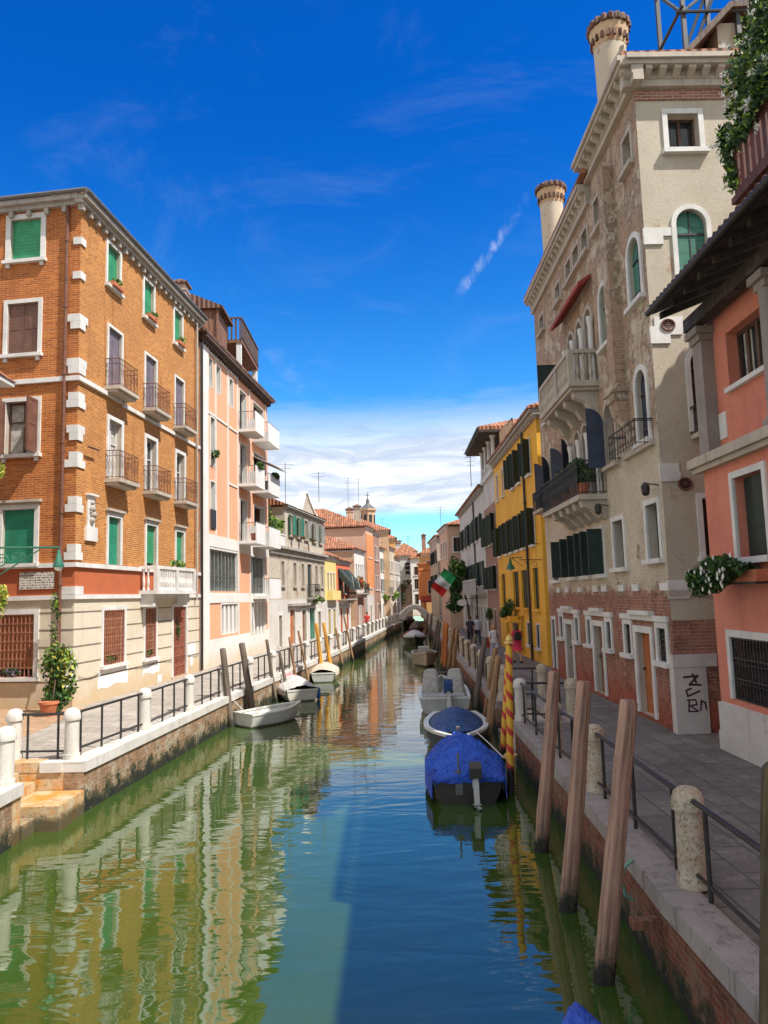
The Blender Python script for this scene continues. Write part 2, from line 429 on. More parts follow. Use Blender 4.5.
def win(root, F, a, b, c, d, arch=False, kind='glass', trim='stone_white', fw=.12, proud=.045, depth=.25, sill=True, hood=False,
        shut=None, shmat='dkgreen', ang=170, sash='frame_brown', col='green_slat', label=None, brackets=False, bare=False):
    """builds window > sash, pane, shutter, sill ..."""
    mb = MB()
    o_ = .004
    if arch:
        r = (b - a) / 2; m = (a + b) / 2; n = 12; zt = d - r
        for s_ in (-1, 1):
            e = a if s_ < 0 else b
            mb.box(min(e, e + s_ * fw), max(e, e + s_ * fw), -.02, proud, c, zt, 0, F)
        for k in range(n):
            t0, t1 = math.pi * k / n, math.pi * (k + 1) / n
            p = [(m + rr * math.cos(t), zt + rr * math.sin(t)) for rr, t in ((r, t0), (r + fw, t0), (r + fw, t1), (r, t1))]
            dd = Vector(F(0, proud + .02, 0)) - Vector(F(0, 0, 0))
            mb.prism([F(x, -.02, z) for x, z in p], dd)
    elif fw > 0:
        mb.box(a - fw, a, -.02, proud, c, d + fw, 0, F); mb.box(b, b + fw, -.02, proud, c, d + fw, 0, F)
        mb.box(a, b, -.02, proud, d, d + fw, 0, F)
    else:
        mb.box(a, b, -depth + .0, -depth + .03, c, c + .04, 0, F)
    w = mb.build('door' if kind == 'door' else 'window', M[trim], root, label=label)
    if sill and kind != 'door':
        s_ = MB().box(a - fw - .05, b + fw + .05, -.02, proud + .10, c - .11, c, 0, F)
        if brackets:
            for q in (a - fw + .05, b + fw - .17): s_.box(q, q + .12, -.02, proud + .03, c - .24, c - .113, 0, F)
        s_.build('sill', M[trim], w)
    if hood:
        h = MB().box(a - fw - .08, b + fw + .08, -.02, .14, d + fw + .06, d + fw + .14, 0, F).box(a - fw - .03, b + fw + .03, -.02, .08, d + fw + .003, d + fw + .058, 0, F)
        h.build('hood_moulding', M['stone_tan'], w)
    if bare: return w
    vin = -depth + .02
    if kind == 'roller':
        drop = c + (d - c) * random.choice((0, 0, .12))
        panel(F, a, b, -.13, drop, d, .03).build('roller_shutter', M[col], w)
        if drop > c: panel(F, a, b, vin, c, drop, .02).build('pane', M['glass'], w)
    elif kind in ('closed', 'door'):
        m_ = (a + b) / 2
        if arch:
            panel(F, a, b, -.14, c, d, .04, True).build('shutter', M[col], w)
            MB().box(m_ - .012, m_ + .012, -.1, -.085, c, d, 0, F).box(a + .02, b - .02, -.099, -.07, c + (d - c) * .66, c + (d - c) * .66 + .05, 0, F).box(a + .02, b - .02, -.099, -.07, c + .25, c + .3, 0, F).build('hinge_strap', M['iron'], w)
        elif kind == 'door' and (b - a) < 1.3:
            p = panel(F, a, b, -.2, c, d, .05).build('leaf', M[col], w)
            f = MB()
            for zz0, zz1 in ((c + .15, c + (d - c) * .45), (c + (d - c) * .52, d - .15)):
                f.box(a + .12, b - .12, -.155, -.135, zz0, zz1, 0, F)
            f.build('door_panel', M[col], w)
            MB().lathe(F(b - .1, -.11, c + 1.05), [(.03, -.03), (.04, 0), (.03, .03)], 8).build('handle', M['iron'], w)
        else:
            for e0, e1 in ((a, m_ - .008), (m_ + .008, b)):
                f = MB().box(e0, e1, -.12, -.08, c, d, 0, F)
                for q in (e0, e1 - .05): f.box(q, q + .05, -.083, -.065, c, d, 0, F)
                for q in (c, (c + d) / 2, d - .06): f.box(e0 + .05, e1 - .05, -.083, -.068, q, q + .06, 0, F)
                f.build('shutter', M[col], w)
    else:
        panel(F, a, b, vin, c, d, .02, arch).build('pane', M['glass' if kind != 'curtain' else 'curtain'], w)
        s_ = MB(); m_ = (a + b) / 2; t = .05; zt = d - (b - a) / 2 if arch else d
        s_.box(a, a + t, vin + .02, vin + .07, c, zt, 0, F).box(b - t, b, vin + .02, vin + .07, c, zt, 0, F)
        s_.box(m_ - .035, m_ + .035, vin + .02, vin + .075, c, d - .02, 0, F).box(a + t, b - t, vin + .02, vin + .07, c, c + t, 0, F)
        s_.box(a + t, b - t, vin + .02, vin + .07, zt - t, zt, 0, F)
        if d - c > 1.3: s_.box(a + t, b - t, vin + .02, vin + .06, c + (d - c) * .62, c + (d - c) * .62 + .035, 0, F)
        s_.build('sash', M[sash], w)
    if shut:
        wd = (b - a) / 2
        for s_ in shut:
            an = R(ang + random.uniform(-6, 6)); e = a if s_ == 'a' else b; sg = 1 if s_ == 'a' else -1
            # leaf hinged at e, opened by an degrees from closed
            du, dv = math.cos(an) * sg, math.sin(an)
            def G(x, y, z, e=e, du=du, dv=dv, sg=sg):
                return F(e + du * x - dv * y * sg, .02 + proud + dv * x + du * y * sg, z)
            zt = d
            if arch:
                r_a = wd; pa = [G(0, 0, c), G(wd, 0, c)] + [G(x_, 0, d - r_a + math.sqrt(max(0, r_a * r_a - (r_a - x_) ** 2))) for x_ in (wd, wd * .75, wd * .5, wd * .3, wd * .15, wd * .05, 0)]
                MB().prism(pa, Vector(G(0, .035, 0)) - Vector(G(0, 0, 0))).build('shutter', M[shmat], w); continue
            f = MB().box(0, wd, 0, .035, c, zt, 0, G)
            for q in (0, wd - .06): f.box(q, q + .06, .035, .05, c, zt, 0, G); f.box(q, q + .06, -.015, 0, c, zt, 0, G)
            for q in (c, (c + zt) / 2, zt - .07): f.box(.06, wd - .06, .035, .048, q, q + .07, 0, G)
            f.build('shutter', M[shmat], w)
    return w

def grille(w, F, a, b, c, d, v=.03, mat='rust_iron', n=8, m=6, r=.012):
    g = MB()
    for i in range(n + 1):
        u = a + (b - a) * i / n; g.box(u - r, u + r, v, v + 2 * r, c, d, 0, F)
    for j in range(m + 1):
        z = c + (d - c) * j / m; g.box(a, b, v + 2 * r + .001, v + 2 * r + .013, z - r, z + r, 0, F)
    return g.build('grille', M[mat], w)

def iron_rail(F, a, b, z, p, h=.95, step=.11, r=.009, fancy=True, v0=0.):
    g = MB()
    def side(P0, P1):
        P0 = Vector(P0); P1 = Vector(P1); L = (P1 - P0).length; n = max(2, int(L / step))
        for zz in (.06, h - .18 if fancy else h - .04, h):
            g.tube((*P0[:2], z + zz), (*P1[:2], z + zz), r * (1.7 if zz == h else 1.2), n=6)
        for i in range(n + 1):
            q = P0.lerp(P1, i / n); g.tube((q.x, q.y, z), (q.x, q.y, z + h), r, n=4)
            if fancy and i < n:
                q2 = P0.lerp(P1, (i + .5) / n)
                g.tube((q.x, q.y, z + .3), (q2.x, q2.y, z + .5), r * .7, n=3, cap=False)
                g.tube((q2.x, q2.y, z + .5), (q.x, q.y, z + .7), r * .7, n=3, cap=False)
    side(F(a, v0, z), F(a, p, z)); side(F(a, p, z), F(b, p, z)); side(F(b, p, z), F(b, v0, z))
    return g

def balcony(root, F, a, b, z, p=.5, h=.95, slab='stone_tan', iron='rust_iron', th=.12, fancy=True, label=None, brk=True):
    s_ = MB().box(a - .05, b + .05, 0, p + .06, z - th, z, 0, F)
    s_.box(a, b, 0, p - .05, z - th - .09, z - th - .003, 0, F)
    if brk:
        for q in (a + .12, b - .3): s_.box(q, q + .18, 0, p * .6, z - th - .3, z - th - .094, 0, F)
    o = s_.build('balcony', M[slab], root, label=label)
    iron_rail(F, a, b, z + .003, p, h, fancy=fancy).build('railing', M[iron], o)
    return o

def leaves(mb, c, rad, n, size=.06, mats=(0, 1), seed=None, flat=.0, fl=None, nfl=0, fs=.05, lumps=5):
    rnd = random.Random(seed if seed is not None else random.random())
    cen = []
    for _ in range(lumps):
        d = Vector((rnd.gauss(0, 1), rnd.gauss(0, 1), rnd.gauss(0, 1))).normalized() * rnd.uniform(.1, .75)
        cen.append((Vector((d.x * rad[0], d.y * rad[1], d.z * rad[2])), rnd.uniform(.3, .6)))
    def pick():
        cc, rr = rnd.choice(cen)
        d = Vector((rnd.gauss(0, 1), rnd.gauss(0, 1), rnd.gauss(0, 1))).normalized() * (rnd.random() ** .45) * rr * 1.15
        return Vector(c) + cc + Vector((d.x * rad[0], d.y * rad[1], d.z * rad[2]))
    def one(p, sz, m):
        a = Vector((rnd.gauss(0, 1), rnd.gauss(0, 1), rnd.gauss(0, 1) * .7)).normalized()
        b = a.orthogonal().normalized(); b = Matrix.Rotation(rnd.uniform(0, 6.28), 3, a) @ b
        c_ = a.cross(b)
        mb.add([p - b * sz, p + c_ * sz * .45, p + b * sz, p - c_ * sz * .45], [(0, 1, 2, 3)], m)
    for _ in range(n):
        one(pick(), size * rnd.uniform(.4, 1.55), rnd.choice(mats))
    for _ in range(nfl):
        p = pick(); 
        for k in range(2): one(p, fs * rnd.uniform(.7, 1.2), fl)
    return mb

def corn(F, a, b, z0, z1, p, brackets=.45, bz=.2, bw=.16, m=0, ends=True):
    """projecting cornice with brackets below"""
    mb = MB(); h = z1 - z0
    mb.box(a, b, -.1, p * .55, z0, z0 + h * .45, m, F)
    mb.box(a, b, -.1, p, z0 + h * .45 + .003, z1, m, F)
    if brackets:
        u = a + .1
        while u + bw < b:
            mb.box(u, u + bw, -.02, p * .5, z0 - bz, z0 - .003, m, F); u += brackets
    return mb

def gable_box(root, name, mats, F, u0, u1, dep, z0, z1, ops=(), ops_near=(), FN=None, bands=None, depth=.25, mr=0, near_bands=None, far=True, v0=0.):
    """walls of a block: front with openings on F, near side with openings on FN (u measured from its own origin)"""
    mb = MB()
    wall_face(mb, F, u0, u1, z0, z1, list(ops), depth, bands, mr)
    if FN is not None:
        wall_face(mb, FN, 0, FN.L, z0, z1, list(ops_near), depth, near_bands or bands, mr)
    else:
        wall_face(mb, Fr(F(u0, -dep, 0)[:2], F(u0, 0, 0)[:2], 1), 0, dep, z0, z1, [], depth, near_bands or bands, mr)
    if far: wall_face(mb, Fr(F(u1, 0, 0)[:2], F(u1, -dep, 0)[:2], 1), 0, dep, z0, z1, [], depth, bands, mr)
    wall_face(mb, Fr(F(u0, -dep, 0)[:2], F(u1, -dep, 0)[:2], 1), 0, u1 - u0, z0, z1, [], depth, bands, mr)
    return mb.build(name, mats, root, recalc=False)

def hip_roof(root, F, u0, u1, dep, z, rise, over=.3, mat='tile', gable=False, th=.12, name='roof', rid=None, inset=None):
    mb = MB()
    a, b = u0 - over, u1 + over; f, k = over, -dep - over; mid = (f + k) / 2
    hl = 0 if gable else min((b - a) / 2 * .98, (f - k) / 2)
    if (b - a) < (f - k) and not gable:
        q_ = inset or (b - a) / 2; r0 = ((a + b) / 2, f - q_); r1 = ((a + b) / 2, k + (b - a) / 2)
        A, B_, C, D = F(a, f, z), F(b, f, z), F(b, k, z), F(a, k, z)
        P, P2 = F(r0[0], r0[1], z + rise), F(r1[0], r1[1], z + rise)
        mb.add([A, B_, C, D, P, P2], [(0, 1, 4), (1, 2, 5, 4), (2, 3, 5), (3, 0, 4, 5)])
    else:
        A, B_, C, D = F(a, f, z), F(b, f, z), F(b, k, z), F(a, k, z)
        P, P2 = F(a + hl, mid, z + rise), F(b - hl, mid, z + rise)
        mb.add([A, B_, C, D, P, P2], [(0, 1, 5, 4), (1, 2, 5), (2, 3, 4, 5), (3, 0, 4)])
    mb.box(a, b, k, f, z - th, z - .002, 0, F)
    return mb.build(name, M[mat], root)

def downpipe(root, F, u, z0, z1, mat='rust_iron', r=.05, v=.09):
    mb = MB().tube(F(u, v, z0), F(u, v, z1), r, n=8)
    z = z0 + .6
    while z < z1: mb.tube(F(u, v, z), F(u, v, z + .05), r * 1.35, n=8); mb.box(u - .02, u + .02, 0, v, z, z + .04, 0, F); z += 2.2
    return mb.build('downpipe', M[mat], root, 'auto')
# ============================================================ SETTING
KL = [(-6.50, -14), (-6.47, 13.45)]                              # left quay edge, near block
KL2 = [(-6.05, 15.1), (-5.08, 25.9), (-4.02, 34.45), (-2.83, 44.7), (-1.38, 59.5), (0.2, 77), (1.7, 90), (2.6, 112)]
KR = [(2.72, -14), (2.74, 8), (2.89, 11.4), (2.98, 18.3)]
KR2 = [(3.05, 21.6), (3.21, 26.7), (3.61, 43.8), (4.42, 77.7), (4.75, 90), (5.6, 113)]

def interp(K, y):
    for (x0, y0), (x1, y1) in zip(K[:-1], K[1:]):
        if y0 <= y <= y1: return x0 + (x1 - x0) * (y - y0) / (y1 - y0)
    return K[-1][0]

def m_paving(name, c1, c2, cm, w, h, rot=0.):
    t = NT(name)
    v = t.map(rot=(0, 0, rot))
    bc, bf = t.brick(v, w, h, .012, (1, 1, 1), (0, 0, 0), (.5, .5, .5))
    col = t.mix(bc, c1, c2)
    col = t.mix(t.ramp(t.noise(.8, 6, .7), .38, .68, 0, .6), col, sc(c2, .62))
    col = t.mix(t.ramp(t.noise(9, 5, .75), .5, .72, 0, .5), col, sc(c1, 1.35))
    col = t.mix(t.ramp(t.noise(2.6, 7, .8), .53, .62, 0, .5), col, sc(c1, 1.5))
    col = t.mix(t.ramp(t.noise(3.4, 7, .8, t.map(loc=(4, 8, 1))), .56, .66, 0, .5), col, sc(c2, .45))
    col = t.mix(t.math('MULTIPLY', bf, .8), col, cm)
    hgt = t.math('SUBTRACT', t.noise(12, 4), bf)
    return t.out(col, t.ramp(t.noise(3, 4), .3, .7, .55, .85), t.bump(hgt, .35, .015))
M['pave_r'] = m_paving('trachyte slabs', (.205, .185, .165), (.145, .130, .118), (.05, .044, .04), .85, .42, R(90))
M['pave_l'] = m_paving('pale paving', (.40, .36, .31), (.33, .29, .25), (.14, .12, .10), .8, .38, R(0))
M['pave_street'] = m_paving('side street bricks', (.48, .30, .18), (.40, .25, .15), (.2, .14, .09), .5, .12, 0)

def m_quaywall(name, c1, c2, cm, light):
    t = NT(name)
    o = t.xyz(); v = t.comb(t.math('ADD', o[0], o[1]), o[2], 0.)
    bc, bf = t.brick(v, .26, .075, .011, (1, 1, 1), (0, 0, 0), (.5, .5, .5))
    col = t.mix(bc, c1, c2); col = t.mix(bf, col, cm)
    col = t.mix(t.ramp(t.noise(1.5, 6, .7), .48, .62, 0, .85), col, light)
    col = t.mix(t.ramp(t.noise(4.5, 6, .8), .47, .66, 0, .75), col, sc(c2, .4))
    zz = t.math('ADD', o[2], t.math('MULTIPLY', t.math('SUBTRACT', t.noise(3.2, 8, .82), .5), 2.0))
    col = t.mix(t.ramp(zz, .18, .46, 1., 0.), col, (.035, .045, .012))
    col = t.mix(t.ramp(zz, .06, .24, 1., 0.), col, (.010, .012, .008))
    sp = t.noise(26, 3, .6, t.map((1, 1, .6)))
    barn = t.math('MULTIPLY', t.ramp(sp, .66, .70), t.ramp(o[2], .05, .4, 1., 0.))
    col = t.mix(t.math('MULTIPLY', barn, .8), col, (.30, .29, .25))
    h = t.math('ADD', t.noise(14, 6, .8), t.math('MULTIPLY', bf, -.8))
    return t.out(col, .8, t.bump(h, .9, .05))
M['quaywall_l'] = m_quaywall('left quay brick', (.42, .24, .12), (.30, .15, .07), (.32, .26, .19), (.50, .42, .31))
M['quaywall_r'] = m_quaywall('right quay brick', (.34, .085, .04), (.19, .05, .028), (.28, .19, .14), (.28, .17, .11))

def struct(mb, name, mats):
    o = mb.build(name, mats); o['kind'] = 'structure'; return o

def pave(name, K, far, mat, z, inner=.0):
    mb = MB()
    for (x0, y0), (x1, y1) in zip(K[:-1], K[1:]):
        mb.quad((x0 + inner, y0, z), (x1 + inner, y1, z), (far, y1, z), (far, y0, z))
    return struct(mb, name, M[mat])
pave('pavement_left', KL, -300, 'pave_l', Q)
mb = MB()
for (x0, y0), (x1, y1) in zip(KL2[:-1], KL2[1:]): mb.quad((x0, y0, Q), (x1, y1, Q), (-300, y1, Q), (-300, y0, Q))
mb.quad((-8.1, 13.45, Q), (-8.1, 15.1, Q), (-300, 15.1, Q), (-300, 13.45, Q))
struct(mb, 'pavement_left_far', M['pave_l'])
mb = MB()
for (x0, y0), (x1, y1) in list(zip(KR[:-1], KR[1:])) + list(zip(KR2[:-1], KR2[1:])): mb.quad((x0, y0, Q), (x1, y1, Q), (300, y1, Q), (300, y0, Q))
mb.quad((4.1, 18.3, Q), (4.1, 21.6, Q), (300, 21.6, Q), (300, 18.3, Q))
struct(mb, 'pavement_right', M['pave_r'])
mb = MB().quad((-26, 16.2, Q + .005), (-8.6, 16.2, Q + .005), (-9.0, 22.9, Q + .005), (-26, 25.2, Q + .005))
struct(mb, 'side_street', M['pave_street'])
# the land beyond, one sheet to the horizon
t = NT('far ground'); M['land'] = t.out(t.mix(t.noise(.05), (.16, .15, .12), (.22, .2, .16)), .9)
mb = MB(); W_ = 3000
mb.quad((-W_, 113, Q - .01), (W_, 113, Q - .01), (W_, W_, Q - .01), (-W_, W_, Q - .01))
mb.quad((-W_, -W_, Q - .01), (-300, -W_, Q - .01), (-300, 113, Q - .01), (-W_, 113, Q - .01))
mb.quad((300, -W_, Q - .01), (W_, -W_, Q - .01), (W_, 113, Q - .01), (300, 113, Q - .01))
mb.quad((-300, -W_, Q - .01), (300, -W_, Q - .01), (300, -14, Q - .01), (-300, -14, Q - .01))
struct(mb, 'ground', M['land'])

# kerbs and quay walls
def strip(mb, K, sgn, w, z0, z1, off=0., m=0, gap=1.25):
    """sgn -1: land on the left of the canal"""
    for (x0, y0), (x1, y1) in zip(K[:-1], K[1:]):
        mb.prism([(x0 - sgn * off, y0, z0), (x1 - sgn * off, y1, z0), (x1 + sgn * w, y1, z0), (x0 + sgn * w, y0, z0)], (0, 0, z1 - z0), m)
def kerb_stones(mb, K, sgn, w, z0, z1, off):
    # individual long slabs with thin joints
    for (x0, y0), (x1, y1) in zip(K[:-1], K[1:]):
        if y1 < 3: continue
        y = max(y0, 2.); rnd = random.Random(int(y0 * 7))
        while y < y1 - .02:
            L = rnd.uniform(1.2, 1.9); e = min(y + L, y1)
            if y1 - e < .5: e = y1
            xa = x0 + (x1 - x0) * (y - y0) / (y1 - y0); xb = x0 + (x1 - x0) * (e - y0) / (y1 - y0)
            dz = rnd.uniform(0, .008); g = .006
            mb.prism([(xa - sgn * off, y + g, z0), (xb - sgn * off, e - g, z0), (xb + sgn * w, e - g, z0), (xa + sgn * w, y + g, z0)], (0, 0, z1 - z0 + dz))
            y = e
for nm, Ks, sgn, wm in (('left', (KL, KL2), -1, 'quaywall_l'), ('right', (KR, KR2), 1, 'quaywall_r')):
    mb = MB(); mw = MB()
    for K in Ks:
        kerb_stones(mb, K, sgn, .42 if nm == 'left' else .36, Q - .17, Q + .03, .05)
        strip(mw, K, sgn, .38, -1.5, Q - .175, 0.)
    struct(mb, 'kerb_' + nm, M['quay_white' if nm == 'left' else 'quay_worn']); struct(mw, 'quay_wall_' + nm, M[wm])
t = NT('algae stained steps')
c = t.mix(t.ramp(t.noise(2, 6, .7), .36, .62), (.60, .25, .035), (.54, .43, .27))
c = t.mix(t.ramp(t.noise(5, 6, .8), .5, .65, 0, .7), c, (.50, .15, .02))
zz = t.math('ADD', t.xyz()[2], t.math('MULTIPLY', t.noise(6, 6, .8), .35))
c = t.mix(t.ramp(t.noise(11, 6, .8), .5, .62, 0, .6), c, (.22, .15, .07))
c = t.mix(t.ramp(zz, .34, .52, .9, 0), c, (.05, .045, .02))
M['steps'] = t.out(c, .7, t.bump(t.noise(14, 6, .8), .6, .03))
# recess walls
mb = MB()
mb.box(-8.3, -6.47, 13.15, 13.44, -1.5, Q - .02); mb.box(-8.3, -6.05, 15.11, 15.4, -1.5, Q - .02); mb.box(-8.4, -8.1, 13.15, 15.4, -1.5, Q - .02)
struct(mb, 'landing_wall_left', M['steps'])
mb = MB().box(-8.3, -6.9, 15.10, 15.5, Q - .16, Q + .03); struct(mb, 'landing_kerb_stained', M['steps']); mb = MB(); mb.box(-6.895, -6.47, 15.06, 15.35, Q - .16, Q + .032); mb.box(-8.55, -8.1, 13.46, 15.09, Q - .16, Q + .028)
struct(mb, 'landing_kerb_left', M['quay_white'])
mb = MB(); mb.box(3.0, 4.3, 18.0, 18.29, -1.5, Q - .02); mb.box(3.1, 4.3, 21.61, 21.9, -1.5, Q - .02); mb.box(4.1, 4.4, 18, 21.9, -1.5, Q - .02)
struct(mb, 'landing_wall_right', M['quaywall_r'])
mb = MB(); mb.box(3.49, 4.4, 18.02, 18.32, Q - .16, Q + .028); mb.box(3.56, 4.4, 21.58, 21.88, Q - .16, Q + .028); mb.box(4.07, 4.5, 18.33, 21.57, Q - .16, Q + .03)
struct(mb, 'landing_kerb_right', M['quay_worn'])

ls = empty('landing_steps', (-7.2, 14.3, 0), 'orange stained stone landing steps down to the water on the left', 'steps')
for i, (x0, x1, z) in enumerate([(-8.09, -7.3, .80), (-7.3, -6.98, .63), (-6.98, -6.0, .44)]):
    MB().box(x0, x1 + (.0 if i < 2 else -.02), 13.46 if i < 2 else 13.95, 15.085, -1.2, z).build('step', M['steps'], ls)
MB().box(-6.97, -6.45, 13.47, 13.94, -1.2, .26).build('step', M['steps'], ls)
ls = empty('landing_steps', (3.6, 20, 0), 'mossy stone landing steps in the gap of the right quay', 'steps')
for i, z in enumerate([.74, .5, .25]): MB().box(4.06 - .34 * (i + 1), 4.06 - .34 * i, 18.35, 21.55, -1.2, z).build('step', M['stone_tan'], ls)

# water
t = NT('canal water')
ob = t.obj
o = t.xyz()
d = t.math('MULTIPLY', o[1], 1.)
h1 = t.noise(1., 2, .5, t.map((1.1, 2.6, 1)), .6)
h2 = t.noise(1., 3, .55, t.map((.35, 1.1, 1)), .4)
h3 = t.noise(1., 2, .5, t.map((5., 10., 1)), .3)
big = t.ramp(t.noise(1., 3, .5, t.map((.09, .16, 1))), .35, .65, .45, 1.)
hh = t.math('ADD', t.math('MULTIPLY', h1, .55), t.math('ADD', t.math('MULTIPLY', h2, 1.0), t.math('MULTIPLY', h3, .035)))
hh = t.math('MULTIPLY', hh, big)
col = t.mix(t.ramp(t.noise(.25, 4), .3, .7), (.030, .066, .010), (.044, .078, .011))
bmp = t.n('ShaderNodeBump', Strength=.15, Distance=.10); t.link(hh, bmp.inputs['Height'])
M['water'] = t.out(col, .015, bmp.outputs[0]); t.b.inputs['IOR'].default_value = 2.3
mb = MB(); mb.quad((-14, -20, 0), (14, -20, 0), (14, 118, 0), (-14, 118, 0)); struct(mb, 'canal_water', M['water'])

# ------------------------------------------------------------ bollards and railings
def bollard_mesh(mat):
    mb = MB()
    prof = [(.165, 0), (.165, .10), (.145, .105), (.138, .70), (.135, .76), (.168, .765), (.172, .80), (.165, .87), (.14, .94), (.09, .985), (.03, 1.0), (.003, 1.003)]
    mb.lathe((0, 0, 0), prof, 20)
    o = mb.build('bollard', mat, None, 'auto')
    return o
t = NT('lichen speckled bollard stone')
c = t.mix(t.ramp(t.noise(5, 6, .75), .4, .62), (.46, .36, .26), (.56, .50, .40))
c = t.mix(t.ramp(t.noise(28, 4, .8), .53, .6, 0, .75), c, (.14, .10, .07))
M['boll_old'] = t.out(c, .85, t.bump(t.noise(24, 6, .8), .6, .02))
b0 = bollard_mesh(M['boll_white']); tag(b0, 'x', 'bollard')
b1 = bollard_mesh(M['boll_old']); tag(b1, 'x', 'bollard')
first = {0: True, 1: True}
def put_boll(kind, x, y, label, group, s=1.):
    p = (b0, b1)[kind]
    o = place(p, first[kind], (x, y, Q + .03), random.uniform(0, 6), label, group, (1, 1, s)); first[kind] = False
    return o
pl_ = [(-6.68, 13.30, 'white stone bollard at the left frame edge with a strap, beside the steps'),
       (-7.62, 15.5, 'white stone bollard with yellow drip stain behind the orange steps'),
       (-6.42, 15.42, 'white stone bollard on the quay corner above the orange steps')]
for x, y, l in pl_: put_boll(0, x, y, l, 'white bollards of the left quay')
y = 18.6; i = 0; left_b = [(-6.42, 15.42)]
while y < 91:
    x = interp(KL2, y) - .24
    if y < 31: lab = 'white stone bollard in the left quay railing, %s beyond the step corner bollard' % ORD[i]
    else: lab = 'white stone bollard of the far left quay railing, %s from the brick house' % ORD[i]
    put_boll(0, x, y, lab, 'white bollards of the left quay'); left_b.append((x, y)); y += 3.05; i += 1
right_b = []
yr = [(3.04, 4.6), (3.10, 8.12), (3.16, 11.9), (3.13, 14.6)]
rl = ['speckled old bollard nearest the bottom right corner', 'speckled old bollard in the foreground right of the nearest mooring post',
      'speckled old bollard between the second and third mooring posts', 'speckled old bollard half hidden by the farthest of the three pink brown posts']
for (x, y_), l in zip(yr, rl): put_boll(1, x, y_, l, 'stone bollards of the right quay'); right_b.append((x, y_))
put_boll(0, 3.18, 18.45, 'clean white bollard on the quay corner beside the striped poles', 'stone bollards of the right quay'); right_b.append((3.18, 18.45))
put_boll(1, 4.35, 18.15, 'speckled bollard standing inland in front of the brick palace doors', 'stone bollards of the right quay')
put_boll(1, 4.42, 21.9, 'speckled bollard standing inland at the back of the landing gap', 'stone bollards of the right quay')
y = 22.0; i = 0; right_b2 = []
while y < 88:
    x = interp(KR2, y) + .24
    put_boll(1, x, y, 'pale stone bollard beyond the striped poles on the right quay, %s past the landing' % ORD[i], 'stone bollards of the right quay'); right_b2.append((x, y)); y += 3.1; i += 1

def railing(p, q, label, group, n=3, h=.88, mat='iron'):
    a = Vector((*p, Q + .03)); b = Vector((*q, Q + .03)); d = (b - a).normalized(); a = a + d * .14; b = b - d * .14
    r = empty('railing', a, label, 'railing', group); up = Vector((0, 0, 1))
    s = MB().tube(a + up * h, b + up * h, .028, n=8); s.build('top_rail', M[mat], r, 'auto')
    MB().tube(a + up * .15, b + up * .15, .022, n=8).build('bottom_rail', M[mat], r, 'auto')
    for k in range(n):
        c_ = a.lerp(b, (k + .22) / (n - .55)); MB().tube(c_ - up * .03, c_ + up * (h - .01), .025, n=8).build('post', M[mat], r, 'auto')
for k, (p, q) in enumerate(zip(left_b[:-1], left_b[1:])):
    railing(p, q, 'dark iron railing bay on the left quay, %s from the step corner' % ORD[k], 'iron railings of the left quay', 4 if k < 8 else 3)
railing((-7.62, 15.5), (-6.42, 15.42), 'short iron railing between two white bollards behind the orange steps', 'iron railings of the left quay', 2)
for k, (p, q) in enumerate(zip(right_b[:-1], right_b[1:])):
    railing(p, q, 'dark iron railing bay beside the three big mooring posts, %s from the bottom right' % ORD[k], 'iron railings of the right quay', 3)
for k, (p, q) in enumerate(zip(right_b2[:-1], right_b2[1:])):
    railing(p, q, 'dark iron railing bay on the far right quay, %s beyond the landing' % ORD[k], 'iron railings of the right quay', 3)
railing((3.18, 18.45), (4.35, 18.15), 'iron railing running inland on the near side of the landing gap', 'iron railings of the right quay', 2)
railing((3.29, 22.0), (4.42, 21.9), 'iron railing running inland on the far side of the landing gap', 'iron railings of the right quay', 2)

# ------------------------------------------------------------ footbridge at the far end
br = empty('footbridge', (3.3, 92, 0), 'low white arched stone footbridge crossing the far end of the canal', 'bridge')
N = 16; mb = MB(); para = MB(); soff = MB()
def arc(tt, rise, z0): return z0 + rise * math.sin(math.pi * tt)
for k in range(N):
    t0, t1 = k / N, (k + 1) / N
    xa, xb = 1.9 + 3.0 * t0, 1.9 + 3.0 * t1
    za, zb = arc(t0, 1.55, .75), arc(t1, 1.55, .75)
    Xa, Xb = 1.2 + 4.4 * t0, 1.2 + 4.4 * t1
    Za, Zb = arc(t0, 1.45, 1.15), arc(t1, 1.45, 1.15)
    for y0 in (92.0, 94.0):
        pass
    mb.add([(xa, 92, za), (xb, 92, zb), (Xb, 92, Zb), (Xa, 92, Za), (xa, 94, za), (xb, 94, zb), (Xb, 94, Zb), (Xa, 94, Za)],
           [(0, 1, 2, 3), (7, 6, 5, 4), (0, 4, 5, 1), (3, 2, 6, 7)])
    for y0 in (91.97, 93.83):
        para.add([(Xa, y0, Za + .003), (Xb, y0, Zb + .003), (Xb, y0, Zb + .3), (Xa, y0, Za + .3), (Xa, y0 + .2, Za + .003), (Xb, y0 + .2, Zb + .003), (Xb, y0 + .2, Zb + .3), (Xa, y0 + .2, Za + .3)],
                 [(0, 1, 2, 3), (7, 6, 5, 4), (0, 4, 5, 1), (3, 2, 6, 7)])
mb.box(1.0, 1.9, 92, 94, -.5, 1.15); mb.box(4.9, 5.7, 92, 94, -.5, 1.15)
mb.build('arch', M['off_white'], br, recalc=False); para.build('parapet', M['stone_white'], br, recalc=False)
for x in (1.15, 5.6):
    MB().box(x - .15, x + .15, 91.9, 92.2, .95, 2.0).build('end_pier', M['stone_white'], br)
